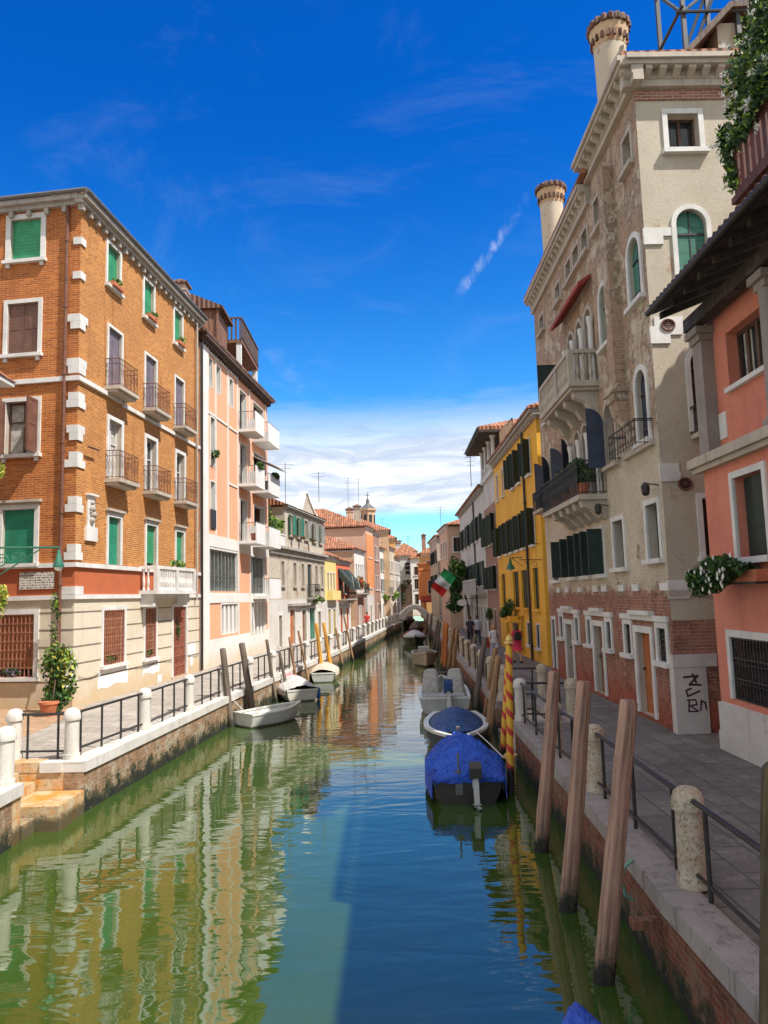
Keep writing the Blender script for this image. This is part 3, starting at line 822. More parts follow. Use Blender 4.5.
# ============================================================ LEFT BANK
# ---- the big orange brick house
A1, B1 = (-9.5, 22.8), (-8.42, 33.7)
F1 = Fr(A1, B1, 1); S1 = Fr((-9.5 - 9.9, 22.8 + 1.42), A1, 1)      # canal front, side street front
br1 = empty('brick_house', (*A1, Q), 'tall orange brick house with cream ground floor at the corner of the side street', 'house')
top = 16.95; L1 = F1.L
ops = []; W1 = []
for a, b in ((1.80, 2.72), (4.80, 5.70), (7.86, 8.74)): W1.append(((a, b, 15.0, 16.5), 'top'))
for a, b in ((1.95, 2.95), (4.98, 5.98), (8.0, 8.96)): W1.append(((a, b, 11.42, 13.55), 'd3'))
for a, b in ((2.06, 3.02), (5.10, 6.04), (8.14, 9.06)): W1.append(((a, b, 8.28, 10.32), 'd2'))
for a, b in ((2.12, 3.02), (5.18, 6.12), (8.14, 9.02)): W1.append(((a, b, 5.36, 6.98), 'f1'))
W1 += [((1.86, 3.4, 2.04, 3.84), 'g'), ((5.12, 6.12, 2.0, 3.84), 'g'), ((7.86, 9.3, 1.02, 3.84), 'gd')]
ops = [w[0] for w in W1]
sops = [(7.55, 8.62, 15.2, 16.6), (7.52, 8.6, 12.05, 13.75), (7.56, 8.64, 8.8, 10.5), (7.56, 8.64, 5.36, 7.05), (7.3, 8.72, 1.9, 3.8)]
sops_extra = [(3.2, 4.3, 12.05, 13.75), (3.2, 4.3, 8.8, 10.5), (3.2, 4.3, 5.36, 7.05), (3.0, 4.4, 1.9, 3.8)]
bands = [(4.25, 1), (5.2, 2), (99, 0)]
mb = MB()
wall_face(mb, F1, 0, L1, Q - .05, top, ops, .28, bands, 3)
wall_face(mb, S1, 0, S1.L, Q - .05, top, sops + sops_extra, .28, [(4.25, 1), (5.2, 2), (99, 4)], 3)
bk = Fr(F1(L1, 0, 0)[:2], F1(L1, -10, 0)[:2], 1); wall_face(mb, bk, 0, 10, Q, top, [], .2, bands)
wall_face(mb, Fr(S1(0, 0, 0)[:2], F1(L1, -10, 0)[:2], -1), 0, 11, Q, top, [], .2, bands)
mb.build('wall', [M['sunlit_brick'], M['render_cream'], M['render_red'], M['stone_tan'], M['orange_brick']], br1, recalc=False)
# grooved courses of the ground floor
def grooves(F, u0, u1, zs, ops):
    g = MB()
    for z in zs:
        cuts = sorted((o[0] - .14, o[1] + .14) for o in ops if o[2] - .12 < z < o[3] + .14)
        u = u0
        for a, b in cuts + [(u1, u1)]:
            if a > u: g.box(u, a, -.01, .012, z - .018, z + .018, 0, F)
            u = max(u, b)
    return g
M['groove'] = m_plain('dark joint mortar', (.20, .16, .12), .9, .2)  # dark strips laid on the render as course joints
grooves(F1, 0, L1, (1.75, 2.27, 2.79, 3.31, 3.83), ops).build('render_joint', M['groove'], br1)
grooves(S1, 0, S1.L - .01, (1.75, 2.27, 2.79, 3.31, 3.83), sops + sops_extra).build('render_joint', M['groove'], br1)
# string courses
for z0, z1, p, nm in ((5.2, 5.34, .09, 'string_course'), (4.22, 4.36, .08, 'string_course')):
    MB().box(-.0, L1, -.01, p, z0, z1, 0, F1).build(nm, M['stone_white'], br1)
    MB().box(0, S1.L + p, -.01, p, z0 + .001, z1 - .001, 0, S1).build(nm, M['stone_white'], br1)
MB().box(0, 2.9, -.01, .10, 11.05, 11.2, 0, F1).box(3.05, L1, -.01, .07, 10.98, 11.12, 0, F1).build('string_course', M['stone_white'], br1)
MB().box(0, S1.L + .1, -.01, .10, 11.051, 11.199, 0, S1).build('string_course', M['stone_white'], br1)
# corner quoins
q = MB()
for z0, w_ in ((4.37, .75), (5.42, .62), (5.663, .45), (6.9, .62), (7.143, .45), (8.3, .72), (8.543, .45), (9.15, .45), (9.393, .62), (10.2, .66), (10.443, .55), (11.3, .6), (11.543, .7), (12.75, .5), (12.993, .75), (14.4, .42), (15.55, .42)):
    hh = .24; q = MB()
    q.box(-.02, w_ * .62, -.02, .05, z0, z0 + hh, 0, F1); q.box(S1.L - w_ * .55, S1.L + .049, -.02, .05, z0 + .001, z0 + hh - .001, 0, S1)
    q.build('quoin', M['stone_white'], br1)
# cornice
def cornice_part(root, F, a, b, z0, z1, p, mat, step=.5, bz=.2, bw=.14, nm='cornice'):
    return corn(F, a, b, z0, z1, p, step, bz, bw).build(nm, M[mat], root)
cornice_part(br1, F1, -.28, L1 + .1, 16.84, 17.14, .32, 'stone_grey', .52)
cornice_part(br1, S1, 0, S1.L + .03, 16.845, 17.135, .30, 'stone_grey', .62)
hip_roof(br1, F1, 0, L1, 9.8, 17.27, 1.6, .22)
MB().tube(F1(-.3, .36, 17.2), F1(L1 + .1, .36, 17.2), .07, n=8).tube(S1(0, .34, 17.2), S1(S1.L + .36, .34, 17.2), .07, n=8).build('gutter', M['grey_iron'], br1)
def chim(root, c, w, z0, z1, mat='rose', capmat='tile_dark', flare=.12):
    x, y = c; m_ = MB().box(x - w / 2, x + w / 2, y - w / 2, y + w / 2, z0, z1 - .25)
    m_.box(x - w / 2 - .05, x + w / 2 + .05, y - w / 2 - .05, y + w / 2 + .05, z1 - .55, z1 - .48)
    o = m_.build('chimney', M[mat], root)
    e = w / 2 + flare
    cp = MB().box(x - e, x + e, y - e, y + e, z1 - .247, z1 - .17)
    cp.add([(x - e, y - e, z1 - .168), (x + e, y - e, z1 - .168), (x + e, y + e, z1 - .168), (x - e, y + e, z1 - .168), (x, y, z1 + .12)], [(0, 1, 4), (1, 2, 4), (2, 3, 4), (3, 0, 4), (3, 2, 1, 0)])
    cp.build('chimney_cap', M[capmat], o)
    return o
chim(br1, (-8.98, 32.5), .62, 16.6, 18.55, 'stone_tan', 'tile_dark', .12)
# windows, canal front
for (o, k) in W1:
    a, b, c, d = o
    if k == 'top':
        w = win(br1, F1, *o, kind='roller', fw=.12, trim='stone_white', col='green_slat', depth=.26)
        bx = MB().box(a + .08, b - .1, .06, .24, c, c + .14, 0, F1); bx.build('flower_box', M['terracotta'], w)
        lf = MB(); cc = F1((a + b) / 2, .16, c + .24); leaves(lf, cc, (.22, .36, .17), 220, .045, (0, 1), int(a * 10), fl=2, nfl=8, fs=.03); lf.build('plant', [M['leaf_c'], M['leaf_a'], M['petal_k']], w, recalc=False)
    elif k == 'd3': win(br1, F1, *o, kind='closed', col='lilac_slat', fw=.1, trim='stone_white', sill=False)
    elif k == 'd2': win(br1, F1, *o, kind='curtain' if a < 3 else 'glass', fw=.14, trim='stone_white', sash='frame_white', sill=False)
    elif k == 'f1': win(br1, F1, *o, kind='roller', fw=.12, hood=True, trim='stone_white', col='teal_slat' if a < 3 else 'green_slat', sill=False)
    elif k == 'g':
        w = win(br1, F1, *o, kind='roller', col='tan_slat', fw=.13, trim='stone_white'); grille(w, F1, a + .02, b - .02, c + .02, d - .02, .0, 'grille_rust', int((b - a) / .13), 6)
        lf = MB(); leaves(lf, F1((a + b) / 2, -.02, c + .22), (.12, (b - a) * .42, .18), 260, .045, (0, 1), 5, fl=2, nfl=40, fs=.035)
        lf.build('window_plant', [M['leaf_b'], M['leaf_a'], M['petal_r']], w, recalc=False)
    else:
        w = win(br1, F1, *o, kind='door', col='door_rust', fw=.13, trim='stone_white', sill=False, label='tall ground floor door behind a rust brown grille')
        grille(w, F1, a + .03, b - .03, c + .03, d - .03, -.05, 'grille_rust', 9, 7)
        lf = MB(); leaves(lf, F1((a + b) / 2 - .2, .03, c + 1.9), (.06, .3, .8), 200, .04, (0, 1), 9); lf.build('climber', [M['leaf_b'], M['leaf_a']], w, recalc=False)
M['wpatch'] = m_plain('fresh white patch', (.78, .76, .72), .9, .05)
for a, b, c, d in ((1.55, 3.75, 1.32, 1.92), (5.0, 6.5, 1.42, 1.87), (6.35, 6.75, 1.0, 1.3), (9.6, 10.5, 1.75, 2.3), (9.85, 10.15, 1.3, 1.75)):
    n_ = 7; up = [F1(a + (b - a) * i / n_, .006, d + random.uniform(-.05, .03)) for i in range(n_ + 1)]; dn = [F1(a + (b - a) * i / n_, .006, c + random.uniform(-.06, .08)) for i in range(n_ + 1)]
    pt = MB()
    for i in range(n_): pt.quad(dn[i], dn[i + 1], up[i + 1], up[i])
    pt.build('white_patch', M['wpatch'], br1)
# windows, side front
def sidewin(o, kind, **k):
    return win(br1, S1, *o, kind=kind, **k)
for off, es in ((0, sops), (1, [None] + sops_extra)):
    if es[0]: sidewin(es[0], 'roller', col='green_slat', fw=.17, brackets=True)
    w = sidewin(es[1], 'closed', col='brown_slat', fw=.13, brackets=True)
    w = sidewin(es[2], 'curtain', fw=.13, brackets=True, sash='frame_brown', shut='ab', shmat='brown_slat', ang=97)
    sidewin(es[3], 'roller', col='teal_slat', fw=.15, hood=True)
    w = sidewin(es[4], 'roller', col='tan_slat', fw=.15); a, b, c, d = es[4]
    grille(w, S1, a + .02, b - .02, c + .02, d - .02, .0, 'grille_rust', 10, 7)
    lf = MB(); leaves(lf, S1((a + b) / 2, .02, c + .2), (.6, .12, .2), 320, .045, (0, 1), 7, fl=2, nfl=90, fs=.035)
    lf.build('window_flowers', [M['leaf_b'], M['leaf_a'], M['petal_p']], w, recalc=False)
# balconies
for i, (a, b) in enumerate(((1.78, 3.2), (4.82, 6.2), (7.86, 9.2))):
    balcony(br1, F1, a, b, 11.38, .5, brk=False); balcony(br1, F1, a + .1, b + .12, 8.22, .5, brk=False)
sb = MB().box(4.6, 8.6, 0, .72, 4.36, 4.5, 0, F1)
for u in (4.72, 8.2): sb.box(u, u + .2, .003, .5, 3.9, 4.357, 0, F1)
sb_ = sb.build('balcony', M['stone_white'], br1, label='white stone balustrade balcony with plants over the ground floor')
ra = MB().box(4.62, 8.58, .56, .70, 5.28, 5.4, 0, F1).box(4.62, 4.74, .02, .559, 5.281, 5.399, 0, F1).box(8.46, 8.58, .02, .559, 5.281, 5.399, 0, F1)
for u in (4.62, 6.5, 8.42): ra.box(u, u + .16, .55, .71, 4.503, 5.278, 0, F1)
u = 4.85
while u < 8.4:
    if not 6.42 < u < 6.72: ra.lathe(F1(u, .63, 4.503), [(.05, 0), (.05, .06), (.03, .1), (.055, .3), (.03, .5), (.035, .7), (.05, .74), (.05, .775)], 8)
    u += .17
for v in (.15, .32): ra.lathe(F1(4.68, v, 4.503), [(.05, 0), (.05, .06), (.03, .1), (.055, .3), (.03, .5), (.035, .7), (.05, .74), (.05, .775)], 8)
ra.build('balustrade', M['stone_white'], sb_)
lf = MB(); leaves(lf, F1(6.9, .62, 5.55), (.16, 1.3, .16), 520, .05, (0, 1), 3, fl=2, nfl=20, fs=.03, lumps=14); lf.build('balcony_plant', [M['leaf_c'], M['leaf_a'], M['petal_w']], sb_, recalc=False)
# downpipes, plaque, shrine
downpipe(br1, S1, S1.L - .42, Q + .9, 16.9, r=.055)
MB().tube(F1(10.35, .12, 4.1), F1(10.35, .12, 16.8), .05, n=8).build('downpipe', M['stone_grey'], br1, 'auto')
MB().tube(F1(.35, .2, 9.0), F1(1.0, .2, 9.02), .035, n=8).build('iron_stay', M['rust_iron'], br1)
t = NT('inscribed plaque'); o_ = t.xyz()
rows = t.math('FRACT', t.math('MULTIPLY', o_[2], 1 / .075)); lt = t.noise(1., 1, .5, t.map((42, 42, 13)))
ink = t.math('MULTIPLY', t.ramp(rows, .38, .44), t.ramp(lt, .47, .50)); M['plaque'] = t.out(t.mix(ink, (.62, .57, .50), (.10, .08, .07)), .8)
MB().box(8.2, 9.35, .0, .05, 4.56, 5.08, 0, S1).build('plaque', M['plaque'], br1, label='worn stone plaque with lines of small cut lettering')
sh = MB().box(.55, 1.25, 0, .09, 6.05, 6.5, 0, F1).box(.66, 1.12, 0, .05, 6.503, 7.5, 0, F1)
shr = sh.build('shrine', M['stone_white'], br1, label='small white relief shrine on the brick corner')
r_n = MB()
for (u, z, s_) in ((.89, 7.28, .09), (.87, 7.08, .14), (.93, 6.9, .15), (.88, 6.72, .12), (.82, 6.98, .07), (.99, 7.02, .07)): r_n.lathe(F1(u, .07, z), [(.01, -s_), (s_ * .8, -s_ * .5), (s_, 0), (s_ * .7, s_ * .6), (.01, s_)], 10)
r_n.build('relief_figure', M['stone_grey'], shr, True)
MB().box(.6, 1.2, .0, .14, 7.5, 7.56, 0, F1).build('ledge', M['stone_white'], shr)
cb = MB()
for k in range(24):
    u0_, u1_ = 3.6 + k * .3, 3.6 + (k + 1) * .3
    f_ = lambda u: 1.65 + .12 * abs(math.sin(u * 1.2)) - .0
    cb.tube(F1(u0_, .03, f_(u0_)), F1(u1_, .03, f_(u1_)), .008, n=4)
for k in range(9):
    u0_, u1_ = .3 + k * .15, .3 + (k + 1) * .15; g_ = lambda u: 1.75 + .25 * ((u - 1.0) ** 2) * 1.0
    cb.tube(F1(u0_, .03, g_(u0_)), F1(u1_, .03, g_(u1_)), .008, n=4)
cb.build('wall_cable', M['iron'], br1)

# plant by the corner
pl = empty('potted_climber', (-9.75, 21.9, Q), 'bushy green and cream climber in a terracotta pot at the brick house corner', 'plant')
MB().lathe((-9.62, 21.5, Q), [(.15, 0), (.18, .06), (.25, .32), (.28, .34), (.28, .40), (.24, .405)], 18).build('pot', M['terracotta'], pl, 'auto')
lf = MB()
leaves(lf, (-9.6, 21.95, 1.85), (.6, .3, .95), 1900, .065, (0, 0, 1, 2), 21, lumps=9); leaves(lf, (-9.5, 21.9, 2.5), (.38, .25, .45), 500, .065, (0, 1, 2, 3), 22); leaves(lf, (-9.6, 21.8, 1.35), (.55, .28, .5), 1100, .06, (0, 0, 2), 23)
leaves(lf, (-9.28, 21.95, 2.3), (.3, .2, .85), 420, .06, (1, 1, 3, 4), 24); leaves(lf, (-9.85, 22.35, 4.0), (.2, .1, .5), 140, .05, (1, 2), 25); leaves(lf, (-9.9, 22.4, 3.2), (.15, .1, .5), 60, .05, (1, 2), 26)
lf.build('foliage', [M['leaf_a'], M['leaf_c'], M['leaf_b'], M['leaf_d'], M['petal_w']], pl, recalc=False)
MB().path([(-9.55, 21.6, 1.4), (-9.6, 21.9, 2.2), (-9.75, 22.3, 3.2), (-9.9, 22.5, 4.2)], .02).build('stem', M['wood_dark'], pl)

# ---- house at the very edge of the frame, across the side street
eh = empty('edge_house', (-10.05, 18.0, Q), 'house at the left frame edge of which only a sliver of wall and eave shows', 'house')
MB().box(-20, -10.12, 14.5, 19.3, Q - .05, 9.9).build('wall', M['buff'], eh)
mb = MB().box(-20, -9.84, 14.2, 19.5, 9.9, 10.02); mb.build('eave', M['stone_white'], eh)
mb = MB(); mb.add([(-20, 14.1, 10.03), (-9.8, 14.1, 10.03), (-9.8, 19.55, 10.03), (-20, 19.55, 10.03), (-20, 16.8, 12.3), (-12.5, 16.8, 12.3)], [(0, 1, 5, 4), (1, 2, 5), (2, 3, 4, 5), (3, 2, 1, 0)])
mb.build('roof', M['tile'], eh)
iv = empty('wall_creeper', (-10.0, 19.2, Q), 'yellow green creeper tufts on the wall at the left frame edge', 'plant')
lf = MB(); leaves(lf, (-10.03, 19.25, 7.6), (.16, .2, .3), 220, .05, (0, 1), 31); leaves(lf, (-9.98, 19.25, 4.2), (.22, .2, .55), 420, .05, (0, 1), 32); leaves(lf, (-10.05, 19.28, 5.6), (.1, .1, .9), 120, .05, (0, 1), 33)
lf.build('foliage', [M['leaf_c'], M['leaf_d']], iv, recalc=False)
MB().path([(-10.1, 19.32, 1), (-10.08, 19.3, 4), (-10.09, 19.3, 7.7)], .015).build('stem', M['wood_dark'], iv)
la = empty('street_lamp', (-10.1, 19.2, 5.5), 'green wrought iron wall lamp bracket reaching out over the side street', 'street lamp')
mb = MB().tube((-10.12, 19.2, 5.57), (-8.4, 19.2, 5.53), .028, n=8).tube((-10.12, 19.2, 4.75), (-8.9, 19.2, 5.5), .018, n=6)
pts = [(-9.9 + .19 * (1 - k / 26) * math.cos(k * .55), 19.2, 5.22 + .19 * (1 - k / 26) * math.sin(k * .55)) for k in range(24)]
mb.path(pts, .016, 5); mb.path([(p[0] + .42, p[1], 5.33 + (p[2] - 5.22) * .6) for p in pts], .013, 5)
M['green_iron'] = m_plain('green painted iron', (.03, .15, .10), .5, .2)
mb.build('bracket', M['green_iron'], la)
MB().lathe((-8.42, 19.2, 5.02), [(.13, 0), (.14, .05), (.07, .22), (.05, .34), (.02, .46)], 12).build('lamp_shade', M['green_iron'], la, 'auto')
MB().lathe((-8.42, 19.2, 4.95), [(.01, -.03), (.08, 0), (.11, .068)], 12).build('lamp_glass', M['stone_white'], la, 'auto')

# ---- the peach house with white balconies
A2, B2 = (-8.42, 33.72), (-7.2, 46.0); F2 = Fr(A2, B2, 1); L2 = F2.L
ph = empty('peach_house', (*A2, Q), 'peach and white block of flats with stacked white balconies and a roof terrace', 'house')
o2 = []
def O(a, b, c, d, k='glass'): o2.append(((a, b, c, d), k))
O(1.25, 1.78, 14.35, 15.75); O(2.35, 3.0, 14.35, 15.75); O(4.5, 5.1, 14.2, 15.7)
O(1.5, 2.1, 10.5, 12.9); O(1.5, 2.1, 7.45, 9.75)
O(1.3, 5.75, 4.5, 6.5, 'strip'); O(3.05, 5.75, 2.38, 3.86, 'strip2')
for z in (13.35, 10.35, 7.25): O(6.3, 7.6, z, z + 2.25, 'door'); O(9.0, 11.3, z + .02, z + 2.25, 'door')
O(8.3, 11.3, 4.4, 6.5, 'strip'); O(8.3, 11.3, 2.0, 3.9, 'strip2')
gable_box(ph, 'wall', [M['peach'], M['white_render']], F2, 0, L2, 9, Q - .05, 16.45, [o[0] for o in o2], bands=[(2.25, 1), (3.93, 0), (4.42, 1), (6.58, 0), (7.2, 1), (99, 0)], mr=1)
pil = MB()
pil.box(.06, 1.02, -.05, .10, Q, 16.2, 0, F2)
for u in (2.2, 4.15, 5.86, 8.2, 11.75): pil.box(u, u + .13, -.05, .05, 7.21, 16.2, 0, F2)
for u in (1.15, 5.86, 8.1, 11.9): pil.box(u, u + .12, -.05, .055, Q, 7.19, 0, F2)
pil.box(1.03, 5.85, -.05, .053, 6.62, 7.18, 0, F2); pil.box(1.03, 5.85, -.05, .053, 3.95, 4.4, 0, F2); pil.box(1.16, 5.84, -.03, .05, 13.0, 13.1, 0, F2); pil.box(4.29, 5.84, -.03, .046, 10.0, 10.1, 0, F2); pil.box(1.16, 5.84, -.03, .05, 16.0, 16.19, 0, F2)
pil.build('white_frame', M['white_render'], ph)
for (o, k) in o2:
    a, b, c, d = o
    if k == 'glass': win(ph, F2, *o, fw=.06, trim='white_render', sash='grey_iron', sill=False, depth=.3)
    elif k == 'door': win(ph, F2, *o, fw=.05, trim='white_render', sash='frame_brown', sill=False, depth=.5)
    else:
        w = win(ph, F2, *o, fw=.07, trim='white_render', sash='grey_iron', sill=False, depth=.35, bare=True)
        panel(F2, a, b, -.33, c, d, .02).build('pane', M['glass'], w)
        s_ = MB(); n_ = 8 if k == 'strip' else 4
        if b - a < 3.2: n_ = 4
        for i in range(n_ + 1):
            u = a + (b - a) * i / n_; wd = .05 if k == 'strip' else .16
            s_.box(u - wd, u + wd, -.30, -.10 if k == 'strip' else -.02, c, d, 0, F2)
        s_.build('mullion', M['paleshut'] if k == 'strip' else M['white_render'], w)
        g = MB()
        for z in (c + .25, c + .5, c + .75): g.box(a, b, -.09, -.07, z, z + .02, 0, F2)
        if k == 'strip': g.build('guard_rail', M['grey_iron'], w)
M['parapet'] = m_plaster('white balcony parapet', (.74, .73, .71), (.66, .65, .62), (.4, .38, .35), .4)
for (a, b, zs) in ((6.05, 7.85, (13.3, 10.3, 7.2)), (8.75, 11.4, (13.3, 10.3, 7.2, 4.25))):
    for z in zs:
        s_ = MB().box(a, b, 0, 1.0, z - .16, z, 0, F2).box(a, b, .94, 1.0, z + .001, z + .95, 0, F2).box(b - .05, b, .0, .938, z + .002, z + .95, 0, F2)
        o = s_.build('balcony', M['parapet'], ph)
        g = MB()
        for i in range(9): g.tube(F2(a + .03, .06 + i * .105, z), F2(a + .03, .06 + i * .105, z + .95), .009, n=4)
        g.tube(F2(a + .03, 0, z + .96), F2(a + .03, 1., z + .96), .02, n=5); g.tube(F2(a, .97, z + 1.0), F2(b, .97, z + 1.0), .02, n=5); g.build('railing', M['grey_iron'], o)
        if z in (10.3,) :
            lf = MB(); leaves(lf, F2((a + b) / 2, 1.0, z + 1.05), (.25, (b - a) * .5, .28), 500, .07, (0, 1), int(a)); lf.build('balcony_plant', [M['leaf_b'], M['leaf_a']], o, recalc=False)
        if z == 7.2 and a < 7:
            MB().lathe(F2(a + .6, .7, z), [(.14, 0), (.2, .4), (.22, .42)], 12).build('pot', M['terracotta'], o, 'auto')
for z, a, b in ((12.3, 7.9, 8.7), (11.9, 9.0, 11.4)):
    MB().add([F2(a, .02, z + .7), F2(b, .02, z + .7), F2(b, 1.35, z), F2(a, 1.35, z), F2(a, .02, z + .67), F2(b, .02, z + .67), F2(b, 1.35, z - .03), F2(a, 1.35, z - .03)], [(0, 1, 2, 3), (7, 6, 5, 4), (0, 3, 7, 4), (1, 5, 6, 2), (3, 2, 6, 7), (0, 4, 5, 1)]) if False else None
aw = MB()
aw.prism([F2(8.9, .03, 12.35), F2(8.9, 1.5, 11.65), F2(8.9, 1.5, 11.62), F2(8.9, .03, 12.32)], Vector(F2(2.4, 0, 0)) - Vector(F2(0, 0, 0))); aw.build('awning', M['canvas_white'], ph)
lf = MB(); leaves(lf, F2(1.75, .15, 11.05), (.25, .5, .3), 380, .06, (0, 1), 41, fl=2, nfl=10, fs=.04); lf.build('window_plant', [M['leaf_b'], M['leaf_a'], M['petal_w']], ph, recalc=False)
MB().box(1.4, 2.2, .05, .07, 7.5, 8.4, 0, F2).build('window_guard', M['iron'], ph)
cornice_part(ph, F2, -.1, L2 + .1, 16.2, 16.5, .42, 'wood_dark', .35, .1, .08)
hip_roof(ph, F2, 0, L2, 9, 16.62, 1.6, .45, 'tile_dark')
MB().tube(F2(.03, .12, 1.0), F2(.03, .12, 16.3), .06, n=8).build('downpipe', M['iron'], ph, 'auto')
# dormer hut and roof terrace
hut = MB().box(-10.9, -8.15, 36.4, 38.6, 16.9, 18.75); hut.build('roof_hut', M['wood_mid'], ph)
mb = MB(); mb.prism([(-11.1, 36.2, 18.75), (-7.85, 36.2, 18.75), (-7.85, 36.2, 18.86), (-9.5, 36.2, 19.55), (-11.1, 36.2, 18.9)], (0, 2.7, 0)); mb.build('roof_hut_roof', M['tile_dark'], ph)
MB().box(-8.2, -8.1, 36.3, 36.4, 16.9, 18.74).box(-9.0, -8.9, 36.3, 36.39, 16.9, 18.74).build('roof_hut_post', M['wood_mid'], ph)
tr = MB().box(-10.2, -7.66, 40.2, 45.6, 18.32, 18.5)
ter = tr.build('roof_terrace', M['wood_mid'], ph, label='raised wooden roof terrace on white piers')
s_ = MB()
y = 40.25
x = -10.2
while x < -7.7: s_.box(x, x + .10, 40.18, 40.22, 18.503, 19.75); x += .24
y = 40.3
while y < 45.6: s_.box(-7.70, -7.665, y, y + .12, 18.503, 19.75); y += .15
s_.box(-10.2, -7.66, 40.14, 40.177, 19.68, 19.78); s_.box(-7.66, -7.62, 40.2, 45.6, 19.68, 19.78); s_.box(-7.66, -7.63, 40.2, 45.6, 18.6, 18.66)
s_.build('slat_fence', M['wood_dark'], ter)
MB().box(-7.98, -7.72, 40.25, 40.5, 16.4, 18.317).box(-8.0, -7.7, 45.2, 45.5, 16.4, 18.317).box(-9.9, -9.6, 40.25, 40.5, 16.9, 18.317).build('terrace_pier', M['parapet'], ter)

# ---- generic far house
def far_house(label, A, B, top, mat, us, rows, dep=8, side=1, roofrise=1.2, kind='glass', w=.8, h=1.35, shut=None, shmat='dkgreen', over=.3, trim='stone_white', cornice=True, zone=None, roofmat='tile', gable=False, low=None, name='house', near_win=None, inset=None, fw=.08, cmat='stone_white', doors=()):
    F = Fr(A, B, side)
    r = empty(name, (*A, Q), label, 'house')
    o = []
    for zr in rows:
        z = zr[0]; hh = zr[1] if len(zr) > 1 else h
        for u in us:
            if u - w / 2 > .05 and u + w / 2 < F.L - .05: o.append((u - w / 2, u + w / 2, z, z + hh))
    dd = [(u - .45, u + .45, Q, Q + 2.15) for u in doors]
    mats = [M[mat]] + ([M[low]] if low else []); bands = [(zone, 1), (99, 0)] if low else None
    FN = None; nw = []
    if near_win:
        p0, p1 = F(0, -dep, 0), F(0, 0, 0); FN = Fr(p0[:2], p1[:2], side)
        nw = [(dep - u - .4, dep - u + .4, z, z + h) for (u, z) in near_win]
    mb = MB()
    wall_face(mb, F, 0, F.L, Q - .05, top, o + dd, .18, bands, 0)
    if FN is None: FN = Fr(F(0, -dep, 0)[:2], F(0, 0, 0)[:2], side)
    wall_face(mb, FN, 0, dep, Q - .05, top, nw, .18, bands, 0)
    FB = Fr(F(F.L, -dep, 0)[:2], F(F.L, 0, 0)[:2], -side); wall_face(mb, FB, 0, dep, Q - .05, top, [], .18, bands, 0)
    FC = Fr(F(0, -dep, 0)[:2], F(F.L, -dep, 0)[:2], -side); wall_face(mb, FC, 0, F.L, Q - .05, top, [], .18, bands, 0)
    mb.build('wall', mats, r, recalc=False)
    for q in o: win(r, F, *q, kind=kind, fw=fw, trim=trim, depth=.17, shut=shut, shmat=shmat, ang=165, proud=.03)
    for q in dd: win(r, F, *q, kind='door', col=random.choice(('wood_mid', 'dkgreen', 'wood_red')), fw=.14, trim=trim, depth=.17, sill=False)
    for q in nw: win(r, FN, *q, kind=kind, fw=fw, trim=trim, depth=.17)
    if cornice: corn(F, -.05, F.L + .05, top - .12, top + .1, over * .6, .5, .12, .1).build('cornice', M[cmat], r)
    hip_roof(r, F, 0, F.L, dep, top + .22, roofrise, over, roofmat, gable, inset=inset)
    return r, F
def antenna(root, x, y, z0, z1, n=4):
    mb = MB().tube((x, y, z0), (x, y, z1), .025, n=5)
    for i in range(n):
        z = z1 - .12 - i * .28; wd = .55 - .08 * i
        mb.tube((x - wd, y, z), (x + wd, y, z), .014, n=4)
    return mb.build('aerial', M['grey_iron'], root)

# ---- old grey two storey palace with terrace on top of its first part
A3, B3 = (-7.2, 46.02), (-4.96, 60.5); F3 = Fr(A3, B3, 1); L3 = F3.L
og = empty('old_grey_house', (*A3, Q), 'flaking grey rendered house with green shutters and a white stepped gable', 'house')
up = [(u, u + .75, 8.35, 9.75) for u in (4.55, 6.6, 8.6, 10.9, 13.0)]
mid = [(u, u + .62, 4.9, 6.5) for u in (2.6, 5.5, 7.6, 11.6, 13.4)] + [(9.2, 10.4, 4.1, 6.55)]
low = [(1.9, 2.6, 1.0, 3.0), (4.4, 5.7, 1.0, 3.3), (7.5, 8.7, 1.0, 3.2), (9.6, 11.2, 1.0, 3.3), (12.2, 13.1, 1.0, 3.0)]
mb = MB()
wall_face(mb, F3, 0, L3, Q - .05, 7.4, mid + low, .3, [(4.0, 1), (99, 0)], 2)
wall_face(mb, F3, 3.6, L3, 7.401, 10.2, up, .3, None, 2)
for F_s, z1 in ((Fr(F3(0, -8, 0)[:2], A3, 1), 7.4), ): wall_face(mb, F_s, 0, 8, Q, z1, [], .2)
wall_face(mb, Fr(F3(3.6, -8, 0)[:2], F3(3.6, 0, 0)[:2], 1), 0, 8, 7.401, 10.2, [(5.2, 6.2, 7.45, 9.6)], .2)
wall_face(mb, Fr(F3(L3, -8, 0)[:2], F3(L3, 0, 0)[:2], -1), 0, 8, Q, 10.2, [], .2)
mb.add([F3(0, 0, 7.4), F3(3.6, 0, 7.4), F3(3.6, -8, 7.4), F3(0, -8, 7.4)], [(0, 1, 2, 3)])
mb.build('wall', [M['old_grey'], M['off_white'], M['stone_tan']], og, recalc=False)
for q in up: win(og, F3, *q, kind='glass', shut='ab' if q[0] != 8.6 else 'b', shmat='midgreen' if q[0] < 7 else 'paleshut', ang=150, fw=.1, trim='stone_tan')
for q in mid[:-1]: win(og, F3, *q, kind='glass', fw=.12, trim='stone_tan')
w = win(og, F3, *mid[-1], kind='closed', col='dkgreen', fw=.12, trim='stone_tan', sill=False)
for i, q in enumerate(low): win(og, F3, *q, kind='door', col=('wood_dark', 'wood_orange', 'wood_mid', 'midgreen', 'wood_dark')[i], fw=.16, trim='stone_white', sill=False)
balcony(og, F3, 9.0, 10.7, 4.1, .6, slab='stone_grey', iron='iron')
